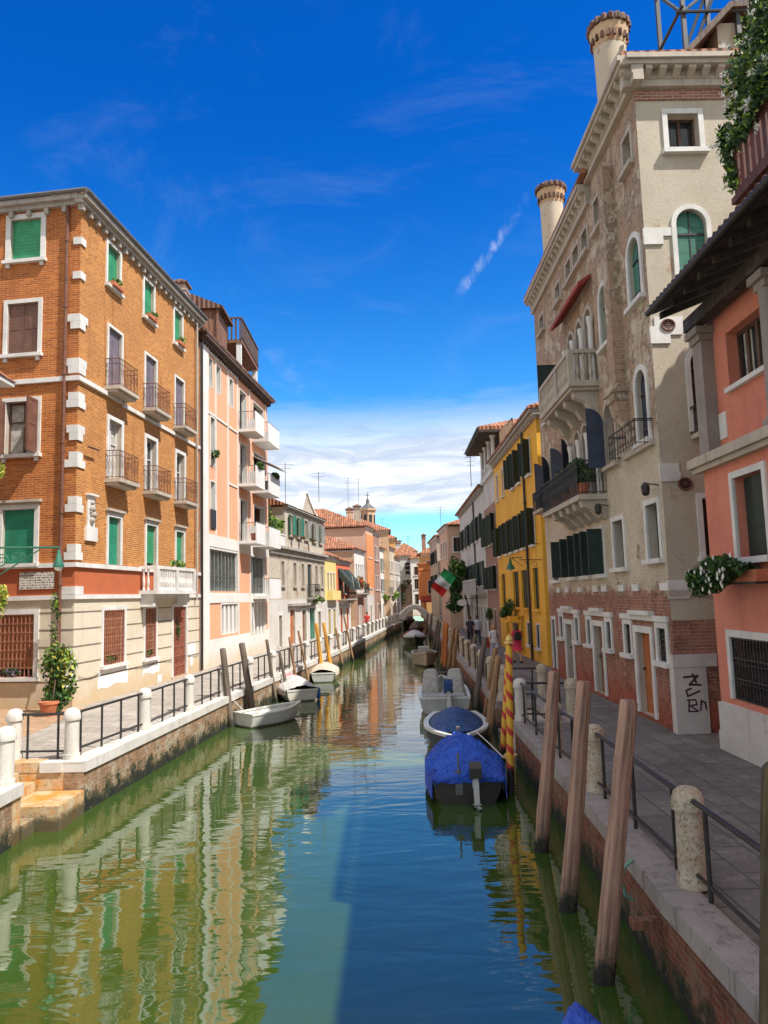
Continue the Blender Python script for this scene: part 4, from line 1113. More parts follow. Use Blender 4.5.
lf = MB(); leaves(lf, F3(9.9, .7, 3.95), (.35, .95, .35), 500, .08, (0, 1), 51); lf.build('hanging_plant', [M['leaf_c'], M['leaf_b']], og, recalc=False)
corn(F3, 0, L3, 7.15, 7.45, .38, .4, .25, .18).build('cornice', M['stone_grey'], og)
MB().box(4.0, 11.5, -.02, .3, 3.55, 3.72, 0, F3).build('door_hood', M['stone_grey'], og)
corn(F3, 3.6, L3, 10.1, 10.3, .25, 0, .2, .1).build('cornice', M['stone_grey'], og)
MB().box(.0, 3.58, -.12, .02, 7.46, 8.2, 0, F3).box(.0, 3.58, -.16, .06, 8.203, 8.29, 0, F3).build('terrace_parapet', M['stone_white'], og)
mb = MB(); mb.add([F3(-.6, -1.6, 9.5), F3(3.9, -1.6, 9.5), F3(3.9, -7, 11.6), F3(-.6, -7, 11.6), F3(-.6, -1.6, 9.35), F3(3.9, -1.6, 9.35)], [(0, 1, 2, 3), (0, 4, 5, 1)])
mb.build('terrace_roof', M['tile'], og)
mb = MB().box(-.5, 3.6, -3.2, -3.0, 7.42, 9.45, 0, F3); mb.build('terrace_wall', M['tan'], og)
mb = MB()
mb.add([F3(3.4, .3, 10.32), F3(L3 + .2, .3, 10.32), F3(L3 + .2, -4, 12.1), F3(3.4, -4, 12.1), F3(L3 + .2, -8.2, 10.32), F3(3.4, -8.2, 10.32)], [(0, 1, 2, 3), (3, 2, 4, 5), (0, 3, 5), (1, 4, 2)]); mb.build('roof', M['tile'], og)
# white gable with swept sides facing the water
gp = [(7.3, 10.32), (8.0, 10.5), (8.9, 11.75), (9.3, 11.85), (10.2, 11.2), (11.4, 10.6), (12.4, 10.32)]
mb = MB(); dd = Vector(F3(0, -.35, 0)) - Vector(F3(0, 0, 0)); mb.prism([F3(u, .02, z) for u, z in gp], dd); gg = mb.build('gable', M['old_grey'], og, label='swept stone gable rising above the eave')
mb = MB()
for (p, q_) in zip(gp[:-1], gp[1:]):
    d2 = Vector(F3(0, -.5, 0)) - Vector(F3(0, 0, 0)); mb.prism([F3(p[0], .1, p[1] + .003), F3(q_[0], .1, q_[1] + .003), F3(q_[0], .1, q_[1] + .16), F3(p[0], .1, p[1] + .16)], d2)
mb.build('coping', M['stone_white'], gg)
tp = empty('terrace_plants', F3(1.8, -.8, 7.42), 'leafy potted shrubs and terracotta pots on the roof terrace of the grey house', 'plant')
for u in (1.2, 2.2, 3.0): MB().lathe(F3(u, -.5, 7.42), [(.2, 0), (.3, .6), (.34, .62), (.34, .7)], 12).build('pot', M['terracotta'], tp, 'auto')
lf = MB(); leaves(lf, F3(1.0, -.6, 9.2), (.8, 1.0, .8), 1300, .10, (0, 1, 2), 52, lumps=8); leaves(lf, F3(2.7, -.3, 9.0), (.7, .9, .75), 1000, .10, (0, 2), 53); lf.build('foliage', [M['leaf_a'], M['leaf_b'], M['leaf_c']], tp, recalc=False)
for u in (4.9, 6.9, 9.6):
    fb = MB(); leaves(fb, F3(u, .35, 8.3), (.25, .35, .2), 160, .06, (0, 1), int(u), fl=2, nfl=40, fs=.05)
    fb.build('window_plant', [M['leaf_b'], M['leaf_a'], M['petal_k']], og, recalc=False)
antenna(og, -6.9, 52., 10.5, 13.6, 2)
antenna(og, -4.9, 56., 11.2, 13.6, 2)

# ---- farther houses of the left bank
def P3(y): return (-4.96 + .15 * (y - 60.5), y)
rows2 = [(4.7,), ]
r, F = far_house('small lemon yellow house with narrow windows beside the grey house', P3(60.6), P3(64.9), 7.35, 'lemon', (1.1, 2.2, 3.3), [(4.6, 1.5)], dep=6, low='off_white', zone=3.9, w=.55, fw=.1, doors=(1.3, 3.2))
MB().box(.6, 3.8, 0, .5, 3.85, 4.6, 0, F).build('balcony', M['lemon'], r)
r, F = far_house('small red house with dark green awnings over its first floor', P3(65.0), P3(70.9), 7.2, 'coral_dark', (1.4, 3.6), [(4.4, 1.8)], dep=6, low='off_white', zone=3.7, w=1.2, doors=(1.6, 4.3))
for u in (.5, 3.2):
    aw = MB().prism([F(u, .05, 6.6), F(u, 1.1, 5.3), F(u, 1.1, 4.7), F(u, .05, 5.9)], Vector(F(2.1, 0, 0)) - Vector(F(0, 0, 0)))
    aw.build('awning', M['canvas_green'], r)
for u in (1.0, 3.7): MB().prism([F(u, 1.13, 5.9), F(u + .12, 1.13, 5.9), F(u + 1.0, 1.13, 4.9), F(u + .85, 1.13, 4.9)], Vector(F(0, .03, 0)) - Vector(F(0, 0, 0))).build('awning_strut', M['canvas_white'], r)
bal_ = balcony(r, F, .6, 5.0, 3.9, .8, iron='iron', slab='stone_grey')
r, F = far_house('house with orange hipped tile roof and tall pale windows on its canal front', (-3.05, 73.2), (-2.25, 79.0), 8.65, 'white_render', (1., 2.3, 3.6, 4.9), [(5.3, 2.0)], dep=9, low='red_brick', zone=4.4, roofrise=1.5, inset=3.4, w=.65, kind='curtain', near_win=((6.5, 7.0),), doors=(2.6,))
MB().box(0.02, 8.9, -.0, .05, Q, 8.5, 0, Fr(F(0, 0, 0)[:2], F(0, -9, 0)[:2], -1)).build('side_wall', M['tan'], r)
bl = balcony(r, F, 1.2, 4.6, 4.4, .7, slab='stone_grey', iron='iron')
lf = MB(); leaves(lf, F(-1.2, .6, 5.4), (.7, 1., .7), 400, .1, (0, 1), 54, fl=2, nfl=160, fs=.1); lf.build('hanging_plant', [M['leaf_c'], M['leaf_a'], M['petal_r']], r, recalc=False)
r, F = far_house('large rose house with a broad orange hipped roof behind the hipped roof house', (-2.02, 80.3), (-1.35, 85.0), 11.5, 'rose', (1.2, 2.8), [(5.0, 1.8), (8.3, 1.8)], dep=16, roofrise=2.3, inset=5.4, w=.8, kind='curtain', low='off_white', zone=4.2, near_win=((3.3, 9.0), (9.5, 8.6)), doors=(2.0,))
MB().box(.0, 4.6, 0, .06, 5.0, 10.8, 0, F).build('ochre_front', M['orange'], r)
chim(r, (-4.0, 86.5), .8, 12, 14.4, 'rose'); chim(r, (-3.2, 88), .8, 12, 14.9, 'stone_tan')
antenna(r, -4.03, 84, 13, 17.6, 4); antenna(r, -2.85, 84.5, 13, 17.5, 2)
r, F = far_house('narrow dark red brick house just beyond the rose house', (-1.3, 85.1), (-.66, 89.2), 11.3, 'red_brick', (1.2, 2.8), [(4.8, 1.6), (8.2, 1.6)], dep=7, roofrise=.8, w=.75, doors=(2.0,))
tw = empty('bell_tower', (-2.2, 101, Q), 'slim brown octagonal bell tower with a spire above the roofs', 'tower')
mb = MB().lathe((-2.2, 101, Q), [(1.25, 0), (1.2, 11.6), (1.35, 11.7), (1.35, 12.0), (1.0, 12.05), (1.0, 14.6), (1.2, 14.7), (1.2, 14.95)], 8); mb.build('shaft', M['tan'], tw)
mb = MB().lathe((-2.2, 101, Q + 14.96), [(1.15, 0), (.5, .5), (.25, .75), (.2, 1.3), (.06, 1.4), (.05, 2.3)], 8).box(-2.5, -1.9, 100.97, 101.03, Q + 16.8, Q + 16.87); mb.build('spire', M['grey_iron'], tw)
mb = MB()
for k in range(8):
    an = math.pi / 8 + k * math.pi / 4; c_, s__ = math.cos(an), math.sin(an); R0 = .935
    mb.prism([(-2.2 + c_ * R0 - s__ * .22, 101 + s__ * R0 + c_ * .22, Q + 12.5), (-2.2 + c_ * R0 + s__ * .22, 101 + s__ * R0 - c_ * .22, Q + 12.5), (-2.2 + c_ * R0 + s__ * .22, 101 + s__ * R0 - c_ * .22, Q + 14.1), (-2.2 + c_ * R0 - s__ * .22, 101 + s__ * R0 + c_ * .22, Q + 14.1)], (c_ * .03, s__ * .03, 0))
mb.build('belfry_opening', M['iron'], tw)
specs = [('white house with grey shutters beyond the narrow brick house', 89.3, 96.0, -.66, .35, 9.7, 'white_render', 'ab', 'paleshut', 6.4),
         ('cream house with tall chimney far along the left bank', 96.1, 101.8, .38, 1.2, 10.2, 'buff', None, None, 0),
         ('pale house with small windows near the left foot of the bridge', 101.9, 110.0, 1.22, 2.1, 9.2, 'off_white', None, None, 0)]
for i, (lab, y0, y1, x0, x1, tp_, mt_, shv, shm, zz) in enumerate(specs):
    r, F = far_house(lab, (x0, y0), (x1, y1), tp_, mt_, (1.1, 2.6, 4.1, 5.6, 7.1), [(4.6, 1.5), (7.1, 1.5)], dep=7, w=.8, shut=shv, shmat=shm or 'dkgreen', doors=(1.8, 4.8), roofrise=1.3)
    if i == 0:
        bx = balcony(r, F, 2.0, 5., 4.2, .8, iron='paleshut'); lf = MB(); leaves(lf, F(5.6, .9, 4.0), (.6, 1., .8), 500, .12, (0, 1), 55); lf.build('hanging_plant', [M['leaf_c'], M['leaf_a']], r, recalc=False); lf = MB(); leaves(lf, F(-1.2, .7, 4.0), (.5, 1.4, .4), 400, .1, (0, 1), 56); lf.build('hanging_plant', [M['leaf_c'], M['leaf_a']], r, recalc=False)
    chim(r, (x0 - 1.2, y0 + 2), .8, tp_, tp_ + 2.6 - i * .2, ('rose', 'buff', 'off_white')[i]); chim(r, (x0 - 3, y0 + 4), .9, tp_, tp_ + 2.4, 'tan')
    antenna(r, x0 - 2.2, y0 + 3, tp_, tp_ + 4.2)
# second row of roofs behind
for i, (x, y, w_, tp_, mt_, lab) in enumerate([(-8.5, 92, 9, 12.0, 'tan', 'tan house in the second row behind the narrow brick house'), (-4.5, 108, 6, 12.2, 'ochre', 'ochre house in the second row behind the cream house'),
                                  (1.0, 122, 4.0, 10.4, 'off_white', 'pale house with red roof behind the dark gap at the end of the canal'), (-3.5, 128, 5.5, 13.2, 'rose', 'distant rose house with red roof at the canal end'), (1.5, 142, 4.5, 12.2, 'white_render', 'distant white house above the dark gap at the canal end')]):
    r, F = far_house(lab, (x, y), (x + w_, y + .01), tp_, mt_, (1, 2.6, 4.2, 5.8, 7.4), [(4.8, 1.4), (7.4, 1.4), (tp_ - 2.2, 1.2)], dep=7, roofrise=1.8, w=.8, over=.3)
    chim(r, (x + w_ * .3, y + 2), .7, tp_, tp_ + 2.5, mt_); antenna(r, x + w_ * .7, y + 3, tp_ + .5, tp_ + 3.6, 3)
r, F = far_house('white house with a red roof closing the view at the end of the canal', (4.0, 118), (5.9, 118.01), 9.7, 'white_render', (.8,), [(2.6, 1.6), (5.0, 1.6), (7.2, 1.3)], dep=8, roofrise=1.0, w=.6, kind='glass')
dg = empty('dark_gate', (3.1, 114, Q), 'dark timber water gate shaded by greenery at the end of the canal', 'gate')
mb = MB().box(2.2, 3.95, 113.8, 114.0, .0, 5.7)
mb.build('gate_boards', M['wood_dark'], dg)
lf = MB(); leaves(lf, (3.0, 113.7, 5.9), (1.0, .5, .7), 600, .14, (0, 1), 57); leaves(lf, (2.5, 113.6, 3.5), (.5, .3, 1.6), 400, .12, (0, 1), 58); lf.build('creeper', [M['leaf_b'], M['wood_dark']], dg, recalc=False)
# ============================================================ RIGHT BANK
def m_palace():
    t = NT('flaking palace render over brick'); o = t.xyz(); wv = t.comb(t.math('ADD', o[0], o[1]), o[2], 0.)
    bc, bf = t.brick(wv, .25, .075, .012, (1, 1, 1), (0, 0, 0), (.5, .5, .5))
    red = t.mix(bf, t.mix(bc, (.46, .175, .105), (.33, .11, .07)), (.42, .30, .22))
    red = t.mix(t.ramp(t.noise(3, 6, .75), .48, .66, 0, .6), red, (.42, .26, .18))
    brown = t.mix(bf, t.mix(bc, (.52, .34, .23), (.38, .23, .155)), (.52, .40, .29))
    brown = t.mix(t.ramp(t.noise(6, 6, .8), .45, .62, 0, .55), brown, (.42, .30, .22))
    pl = t.mix(t.ramp(t.noise(1.1, 5), .35, .65), (.70, .61, .47), (.60, .51, .39))
    pl = t.mix(t.ramp(t.noise(7, 5, .75), .5, .66, 0, .5), pl, (.46, .32, .21))
    n1 = t.noise(1.3, 9, .76, t.map((1, 1, .75), (2, 5, 1))); n1 = t.math('ADD', n1, t.math('MULTIPLY', t.math('SUBTRACT', t.noise(5., 6, .8), .5), .28))
    # smooth plaster field between 3.9 and 7.3 m above the quay, near end
    zz = o[2]
    field = t.math('MULTIPLY', t.ramp(zz, 3.0, 3.5), t.ramp(zz, 6.2, 6.9, 1., 0.))
    thr = t.math('ADD', n1, t.math('MULTIPLY', field, -.16))
    mott = t.mix(t.ramp(t.noise(3.2, 8, .8), .42, .58), (.60, .49, .37), (.44, .30, .21))
    pl2 = t.mix(t.ramp(t.noise(2.0, 8, .8, t.map(loc=(9, 2, 4))), .46, .54), pl, mott)
    pl2 = t.mix(field, pl2, pl)
    up = t.mix(t.ramp(thr, .49, .505), pl2, brown)
    zb = t.math('ADD', zz, t.math('MULTIPLY', t.math('SUBTRACT', t.noise(1.3, 7, .75), .5), 1.1))
    col = t.mix(t.ramp(zb, 2.95, 3.1), red, up)
    col = t.mix(t.ramp(zb, .3, 1.1, .85, 0), col, (.42, .10, .05))
    top_ = t.ramp(t.math('ADD', zz, t.math('MULTIPLY', t.noise(2, 5), .6)), 13.0, 13.3)
    col = t.mix(t.math('MULTIPLY', top_, .45), col, t.mix(bf, (.46, .28, .18), (.44, .34, .26)))
    h = t.math('ADD', t.math('MULTIPLY', t.noise(9, 7, .8), 1.6), t.math('MULTIPLY', bf, -.5))
    h = t.math('ADD', h, t.math('MULTIPLY', t.ramp(thr, .48, .51), -1.5))
    return t.out(col, .92, t.bump(h, .9, .035))
M['palace'] = m_palace()
M['palace_end'] = m_plaster('palace end wall render', (.52, .46, .36), (.43, .37, .28), (.40, .33, .25), .6, bump=.7, under=(.42, .31, .21), under_amt=.0)
PA, PB = (6.17, 16.35), (6.25, 28.9)
FP = Fr(PA, PB, -1); FE = Fr(PA, (14., 16.5), 1); LP = FP.L
pz = empty('palace', (*PA, Q), 'tall old palace with flaking render over brick, arched windows and a big bell chimney', 'palace')
WP = []
def A(k, arch, *q): WP.append((q, k, arch))
for q in ((.40, .98, 14.2, 15.0), (2.95, 3.65, 14.05, 14.9)): A('attic', False, *q)
for q in ((4.45, 5.08, 14.0, 14.65), (5.45, 6.15, 14.0, 14.65), (6.45, 7.1, 14.0, 14.65), (8.0, 8.7, 13.95, 14.55), (10.75, 11.5, 13.9, 14.5)): A('attic', False, *q)
A('a2', True, .34, 1.16, 10.85, 12.42); A('a2', True, 2.9, 3.7, 10.68, 12.34)
for q in ((4.58, 5.3, 10.0, 12.3), (5.62, 6.34, 10.0, 12.3), (6.66, 7.4, 10.0, 12.3)): A('loggia', True, *q)
A('a2', True, 10.75, 11.45, 10.4, 12.1)
A('blue', True, .5, 1.2, 7.5, 9.2); A('blue_o', True, 3.0, 3.9, 7.4, 9.1)
for q in ((4.6, 5.28, 6.75, 9.05), (5.6, 6.28, 6.75, 9.05), (6.6, 7.28, 6.75, 9.05)): A('loggia', True, *q)
A('blue_o', True, 8.0, 8.9, 7.2, 9.0); A('blue_o', True, 11.1, 11.95, 7.1, 9.0)
A('mz', False, .3, 1.08, 4.72, 5.98); A('mz', False, 2.85, 3.72, 4.62, 5.86); A('mzd', False, 4.75, 5.55, 4.5, 5.78); A('mzd', False, 6.35, 7.15, 4.5, 5.78); A('mzg', False, 7.9, 8.95, 4.5, 5.72); A('mzc', False, 10.5, 11.5, 4.45, 5.68)
A('door', False, 1.35, 2.4, 1.05, 3.0); A('bars', False, .33, .86, 2.42, 3.16); A('bars', False, 2.78, 3.25, 2.42, 3.16)
A('door', False, 5.35, 6.3, 1.05, 3.0); A('bars', False, 4.5, 4.92, 2.42, 3.16); A('bars', False, 6.62, 7.0, 2.42, 3.16)
A('door', False, 8.98, 9.9, 1.05, 2.92); A('bars', False, 8.1, 8.5, 2.42, 3.16); A('bars', False, 10.3, 10.75, 2.42, 3.16)
A('bars', False, 11.6, 12.1, 1.2, 3.0)
EW = [((.72, 1.45, 14.2, 15.1), 'sq', False), ((.74, 1.44, 11.0, 12.74), 'green', True), ((.82, 1.5, 7.5, 9.4), 'bal', True), ((.85, 1.55, 4.72, 6.0), 'mz', False), ((3.2, 3.9, 11.0, 12.74), 'green', True), ((3.2, 3.9, 7.5, 9.4), 'green', True)]
mb = MB()
wall_face(mb, FP, 0, 3.9, Q - .05, 15.8, [w[0] + (w[2],) for w in WP if w[0][1] < 3.95], .32, None, 2)
wall_face(mb, FP, 3.9, LP, Q - .05, 15.25, [w[0] + (w[2],) for w in WP if w[0][1] > 3.95], .32, None, 2)
wall_face(mb, FE, 0, 7.8, Q - .05, 15.8, [w[0] + (w[2],) for w in EW], .32, [(3.35, 0), (99, 1)], 2)
wall_face(mb, Fr(FP(LP, 0, 0)[:2], FP(LP, -8, 0)[:2], 1), 0, 8, Q, 15.25, [], .2, None, 2)
wall_face(mb, Fr(FP(0, -7.8, 0)[:2], FP(LP, -7.8, 0)[:2], 1), 0, LP, Q, 15.25, [], .2, None, 2)
wall_face(mb, Fr(FP(3.9, 0, 0)[:2], FP(3.9, -7.8, 0)[:2], 1), 0, 7.8, 15.2, 15.8, [], .2, None, 2)
mb.build('wall', [M['palace'], M['palace_end'], M['stone_tan']], pz, recalc=False)
tr = 'stone_tan'
for q, k, ar in WP:
    if k == 'attic': win(pz, FP, *q, kind='glass', fw=.10, trim='stone_tan', depth=.3, sash='wood_dark')
    elif k == 'a2': w = win(pz, FP, *q, arch=True, kind='closed', col='midgreen', fw=.13, trim='stone_white', depth=.3)
    elif k == 'loggia':
        w = win(pz, FP, *q, arch=True, kind='glass', fw=.13, trim='stone_tan', depth=.3, sill=False)
    elif k == 'blue': win(pz, FP, *q, arch=True, kind='closed', col='dkblue', fw=.13, trim='stone_white', depth=.3)
    elif k == 'blue_o': win(pz, FP, *q, arch=True, kind='glass', shut='ab' if q[0] > 7 else 'b', shmat='dkblue', ang=140 if q[0] > 7 else 100, fw=.13, trim='stone_tan', depth=.3)
    elif k == 'mz': win(pz, FP, *q, kind='glass', fw=.13, trim='stone_white', depth=.3, sash='dkgreen'); 
    elif k == 'mzd': win(pz, FP, *q, kind='glass', fw=.10, trim='stone_white', depth=.3, shut='ab', shmat='dkgreen', ang=93)
    elif k == 'mzg': win(pz, FP, *q, kind='glass', fw=.10, trim='stone_white', depth=.3, shut='ab', shmat='dkgreen', ang=100)
    elif k == 'mzc': win(pz, FP, *q, kind='closed', fw=.10, trim='stone_white', depth=.3, col='dkgreen')
    elif k == 'door': win(pz, FP, *q, kind='door', fw=.16, trim='stone_white', depth=.3, col='wood_orange' if q[0] < 2 else 'wood_mid', label='orange wooden door standing in the nearest stone portal' if q[0] < 2 else None)
    elif k == 'bars':
        w = win(pz, FP, *q, kind='glass', fw=.13, trim='stone_white', depth=.3, sill=q[0] != 11.6); grille(w, FP, q[0] + .01, q[1] - .01, q[2] + .01, q[3] - .01, -.06, 'iron', 4, 6)
# portal lintels, stone blocks, corner stones
for a, b in ((.15, 3.5), (4.3, 7.2), (7.9, 10.95)):
    MB().box(a, b, -.02, .07, 3.30, 3.43, 0, FP).box(a + .9, b - .9, -.02, .15, 3.433, 3.53, 0, FP).build('door_hood', M['stone_white'], pz)
for u in (.0, 1.95, 3.1, 4.7, 5.6, 7.5, 9.2, 10.5): MB().box(u + .02, u + .5, -.02, .035, 4.0, 4.17, 0, FP).build('stone_block', M['stone_white'], pz)
for z, a in ((4.02, .75), (12.1, .7), (9.75, .7), (6.6, .4)):
    MB().box(-.035, a, -.02, .035, z, z + .2, 0, FE).box(-.034, .42, .002, .04, z - .2, z - .003, 0, FE).build('quoin', M['stone_white'], pz)
MB().box(-.04, 4.4, -.02, .045, 3.86, 4.0, 0, FE).build('string_course', M['stone_tan'], pz)
M['corner_paint'] = m_plaster('scuffed whitewashed corner', (.60, .55, .50), (.50, .45, .41), (.3, .26, .23), .4)
cs = MB().box(-.05, .66, -.02, .05, Q, 2.35, 0, FE).box(-.06, .9, -.02, .07, 2.353, 2.62, 0, FE)
cs.box(-.04, .20, -.02, .05, Q, 2.62, 0, FP)
cst = cs.build('corner_stone', M['corner_paint'], pz, label='whitewashed corner pier with dark graffiti strokes')
M['ink'] = m_plain('dark red marker', (.055, .006, .018), .6, .2)
def stroke(mb, F, pts, w=.018, v=.052):
    for (x0, z0), (x1, z1) in zip(pts[:-1], pts[1:]):
        d = Vector((x1 - x0, z1 - z0)); d = d.normalized() if d.length else Vector((1, 0)); n_ = Vector((-d.y, d.x)) * w; e = d * w * .7
        mb.quad(F(x0 - e.x + n_.x, v, z0 - e.y + n_.y), F(x1 + e.x + n_.x, v, z1 + e.y + n_.y), F(x1 + e.x - n_.x, v, z1 + e.y - n_.y), F(x0 - e.x - n_.x, v, z0 - e.y - n_.y)); v += .0004
gr = MB()
stroke(gr, FE, [(.16, 2.14), (.46, 2.16), (.27, 1.98), (.52, 1.97)], .022); stroke(gr, FE, [(.35, 2.20), (.42, 2.02)], .022, .056)
stroke(gr, FE, [(.30, 1.90), (.19, 1.86), (.22, 1.74), (.48, 1.84)], .02, .053)
stroke(gr, FE, [(.24, 1.66), (.22, 1.42)], .018, .054); stroke(gr, FE, [(.20, 1.66), (.38, 1.66), (.40, 1.56), (.26, 1.54), (.42, 1.42), (.22, 1.42)], .016, .055)
stroke(gr, FE, [(.47, 1.44), (.50, 1.64), (.58, 1.60), (.60, 1.46)], .018, .057)
gr.build('graffiti', M['ink'], cst, recalc=False)
# oval iron vents on the end wall
for u, z in ((.38, 9.97), (.5, 6.33)):
    m_ = MB(); m_.box(u - .3, u + .35, -.01, .03, z - .17, z + .2, 0, FE) if z > 8 else None
    c_ = FE(u, .04, z); n_ = 16
    for k in range(n_):
        a0, a1 = 2 * math.pi * k / n_, 2 * math.pi * (k + 1) / n_
        m_.tube(FE(u + .15 * math.cos(a0), .05, z + .13 * math.sin(a0)), FE(u + .15 * math.cos(a1), .05, z + .13 * math.sin(a1)), .02, n=6, m=1)
        if k % 2 == 0: m_.tube(FE(u, .05, z), FE(u + .13 * math.cos(a0), .05, z + .11 * math.sin(a0)), .01, n=4, m=1)
    m_.poly([FE(u + .14 * math.cos(2 * math.pi * k / n_), .034, z + .12 * math.sin(2 * math.pi * k / n_)) for k in range(n_)], 2)
    m_.build('wall_vent', [M['stone_white'], M['rust_iron'], M['iron']], pz)
# end wall windows
for q, k, ar in EW:
    if k == 'sq': win(pz, FE, *q, kind='glass', fw=.12, trim='stone_white', depth=.3, sash='wood_dark')
    elif k == 'green': win(pz, FE, *q, arch=True, kind='closed', col='midgreen', fw=.11, trim='stone_white', depth=.22)
    elif k == 'bal': win(pz, FE, *q, arch=True, kind='glass', fw=.11, trim='stone_white', depth=.3, sill=False)
    else: win(pz, FE, *q, kind='glass', fw=.12, trim='stone_white', depth=.3, sash='wood_dark')
def scroll_rail(F, a, b, z, p, h=.55):
    g = iron_rail(F, a, b, z, p, h, .22, .009, False)
    u = a
    while u < b - .1:
        for s_ in (1, -1):
            pts = [F(u + .1 + s_ * .07 * (1 - k / 14) * math.cos(k * .6), p, z + .27 + s_ * .12 + .08 * (1 - k / 14) * math.sin(k * .6)) for k in range(12)]
            g.path(pts, .008, 4)
        u += .2
    return g
o = MB().box(.72, 1.7, 0, .42, 7.32, 7.42, 0, FE).build('balcony', M['stone_tan'], pz); scroll_rail(FE, .74, 1.68, 7.42, .4, .62).build('railing', M['iron'], o)
o = MB().box(.2, 2.3, 0, .12, 7.28, 7.4, 0, FP).build('balcony', M['stone_tan'], pz); scroll_rail(FP, .3, 2.3, 7.3, .42, .6).build('railing', M['iron'], o)
# stone balustrade balcony on the second floor
b2 = MB().box(4.25, 8.4, 0, .85, 9.82, 9.98, 0, FP).box(4.35, 8.3, 0, .78, 9.72, 9.817, 0, FP)
for u in (4.45, 5.5, 6.6, 7.8):
    b2.prism([FP(u, .003, 9.717), FP(u, .7, 9.717), FP(u, .66, 9.55), FP(u, .35, 9.4), FP(u, .2, 9.15), FP(u, .003, 9.05)], Vector(FP(.3, 0, 0)) - Vector(FP(0, 0, 0)))
bo = b2.build('balcony', M['stone_tan'], pz, label='stone balustrade balcony under the red awning')
ra = MB().box(4.25, 8.4, .68, .84, 10.78, 10.9, 0, FP).box(4.25, 4.41, .03, .677, 10.781, 10.899, 0, FP).box(8.24, 8.4, .03, .677, 10.781, 10.899, 0, FP)
for u in (4.25, 5.9, 8.22): ra.box(u + .003, u + .177, .677, .843, 9.983, 10.777, 0, FP)
def bal_(mb, p, h=.79, s_=1.): mb.lathe(p, [(.06 * s_, 0), (.06 * s_, .05), (.03, .1), (.065 * s_, h * .35), (.03, h * .6), (.04, h * .85), (.055 * s_, h * .93), (.055 * s_, h)], 8)
u = 4.58
while u < 8.2:
    if not 5.85 < u < 6.12: bal_(ra, FP(u, .76, 9.983), .79)
    u += .19
for v in (.2, .4, .58): bal_(ra, FP(4.33, v, 9.983), .79)
ra.build('balustrade', M['stone_tan'], bo)
# columns between the arches
for z0, h in ((10.0, 1.9), (6.75, 1.95)):
    for u in (4.44, 5.45, 6.48, 7.5):
        MB().lathe(FP(u + .0, .10, z0), [(.10, 0), (.10, .08), (.082, .14), (.074, h - .26), (.085, h - .2), (.11, h - .05), (.11, h)], 12).build('column', M['stone_white'], pz, 'auto')
aw = MB(); aw.prism([FP(4.3, .04, 13.15), FP(4.3, .42, 12.9), FP(4.3, .42, 12.78), FP(4.3, .38, 12.78), FP(4.3, .04, 13.05)], Vector(FP(8.0, 0, 0)) - Vector(FP(4.3, 0, 0))); aw.build('awning', M['canvas_red'], pz, label='faded red awning over the triple arch')
# iron balcony with pots on the first floor
b3 = MB().box(4.1, 9.0, 0, .8, 6.55, 6.7, 0, FP)
for u in (4.2, 5.0, 5.8, 6.7, 7.7):
    b3.prism([FP(u, .003, 6.547), FP(u, .72, 6.547), FP(u, .66, 6.36), FP(u, .4, 6.27), FP(u, .2, 6.05), FP(u, .003, 6.0)], Vector(FP(.34, 0, 0)) - Vector(FP(0, 0, 0)))
bo = b3.build('balcony', M['stone_tan'], pz, label='long iron railed balcony crowded with pot plants'); iron_rail(FP, 4.12, 8.98, 6.7, .78, .95, .09, .01).build('railing', M['iron'], bo)
for u, v in ((4.6, .55), (5.5, .5), (6.6, .5), (8.2, .5)): MB().lathe(FP(u, v, 6.703), [(.14, 0), (.19, .3), (.21, .31), (.21, .36)], 12).build('flower_pot', M['terracotta'], bo, 'auto')
lf = MB(); leaves(lf, FP(5.6, .35, 7.55), (.4, 1.3, .65), 1000, .085, (0, 1), 61, lumps=9); lf.build('balcony_plant', [M['leaf_a'], M['leaf_b'], M['leaf_c']], bo, recalc=False); lf = MB(); leaves(lf, FP(8.2, .35, 7.5), (.35, .6, .55), 450, .08, (1, 2), 62); lf.build('balcony_plant', [M['leaf_a'], M['leaf_b'], M['leaf_c']], bo, recalc=False); lf = MB(); leaves(lf, FP(4.7, .45, 7.2), (.25, .35, .3), 200, .07, (0, 1), 63)
lf.build('balcony_plant', [M['leaf_a'], M['leaf_b'], M['leaf_c']], bo, recalc=False)
o = MB().box(10.8, 12.3, 0, .5, 7.0, 7.1, 0, FP).build('balcony', M['stone_tan'], pz); iron_rail(FP, 10.85, 12.25, 7.1, .48, .7, .1, .01).build('railing', M['iron'], o)
# free standing open shutters and a stone corbel chimney breast
G_ = lambda u, v, z: FP(u, v, z)
MB().box(8.42, 8.47, .06, .85, 10.6, 11.75, 0, FP).build('open_shutter', M['dkgreen'], pz)
cb = MB().box(1.75, 2.55, 0, .42, 8.95, 9.15, 0, FP).box(1.82, 2.48, 0, .36, 8.75, 8.947, 0, FP).prism([FP(1.85, .003, 8.747), FP(1.85, .32, 8.747), FP(1.85, .25, 8.45), FP(1.85, .003, 8.0)], Vector(FP(.6, 0, 0)) - Vector(FP(0, 0, 0)))
cb.box(1.9, 2.4, 0, .28, 9.153, 15.0, 0, FP); cb.build('chimney_breast', M['palace'], pz)
# lanterns
for u in (.2, 4.05): MB().tube(FP(u, 0, 6.35), FP(u, .3, 6.4), .015, n=5).lathe(FP(u, .3, 6.12), [(.05, 0), (.09, .05), (.1, .22), (.03, .3)], 8).build('wall_lamp', M['iron'], pz)
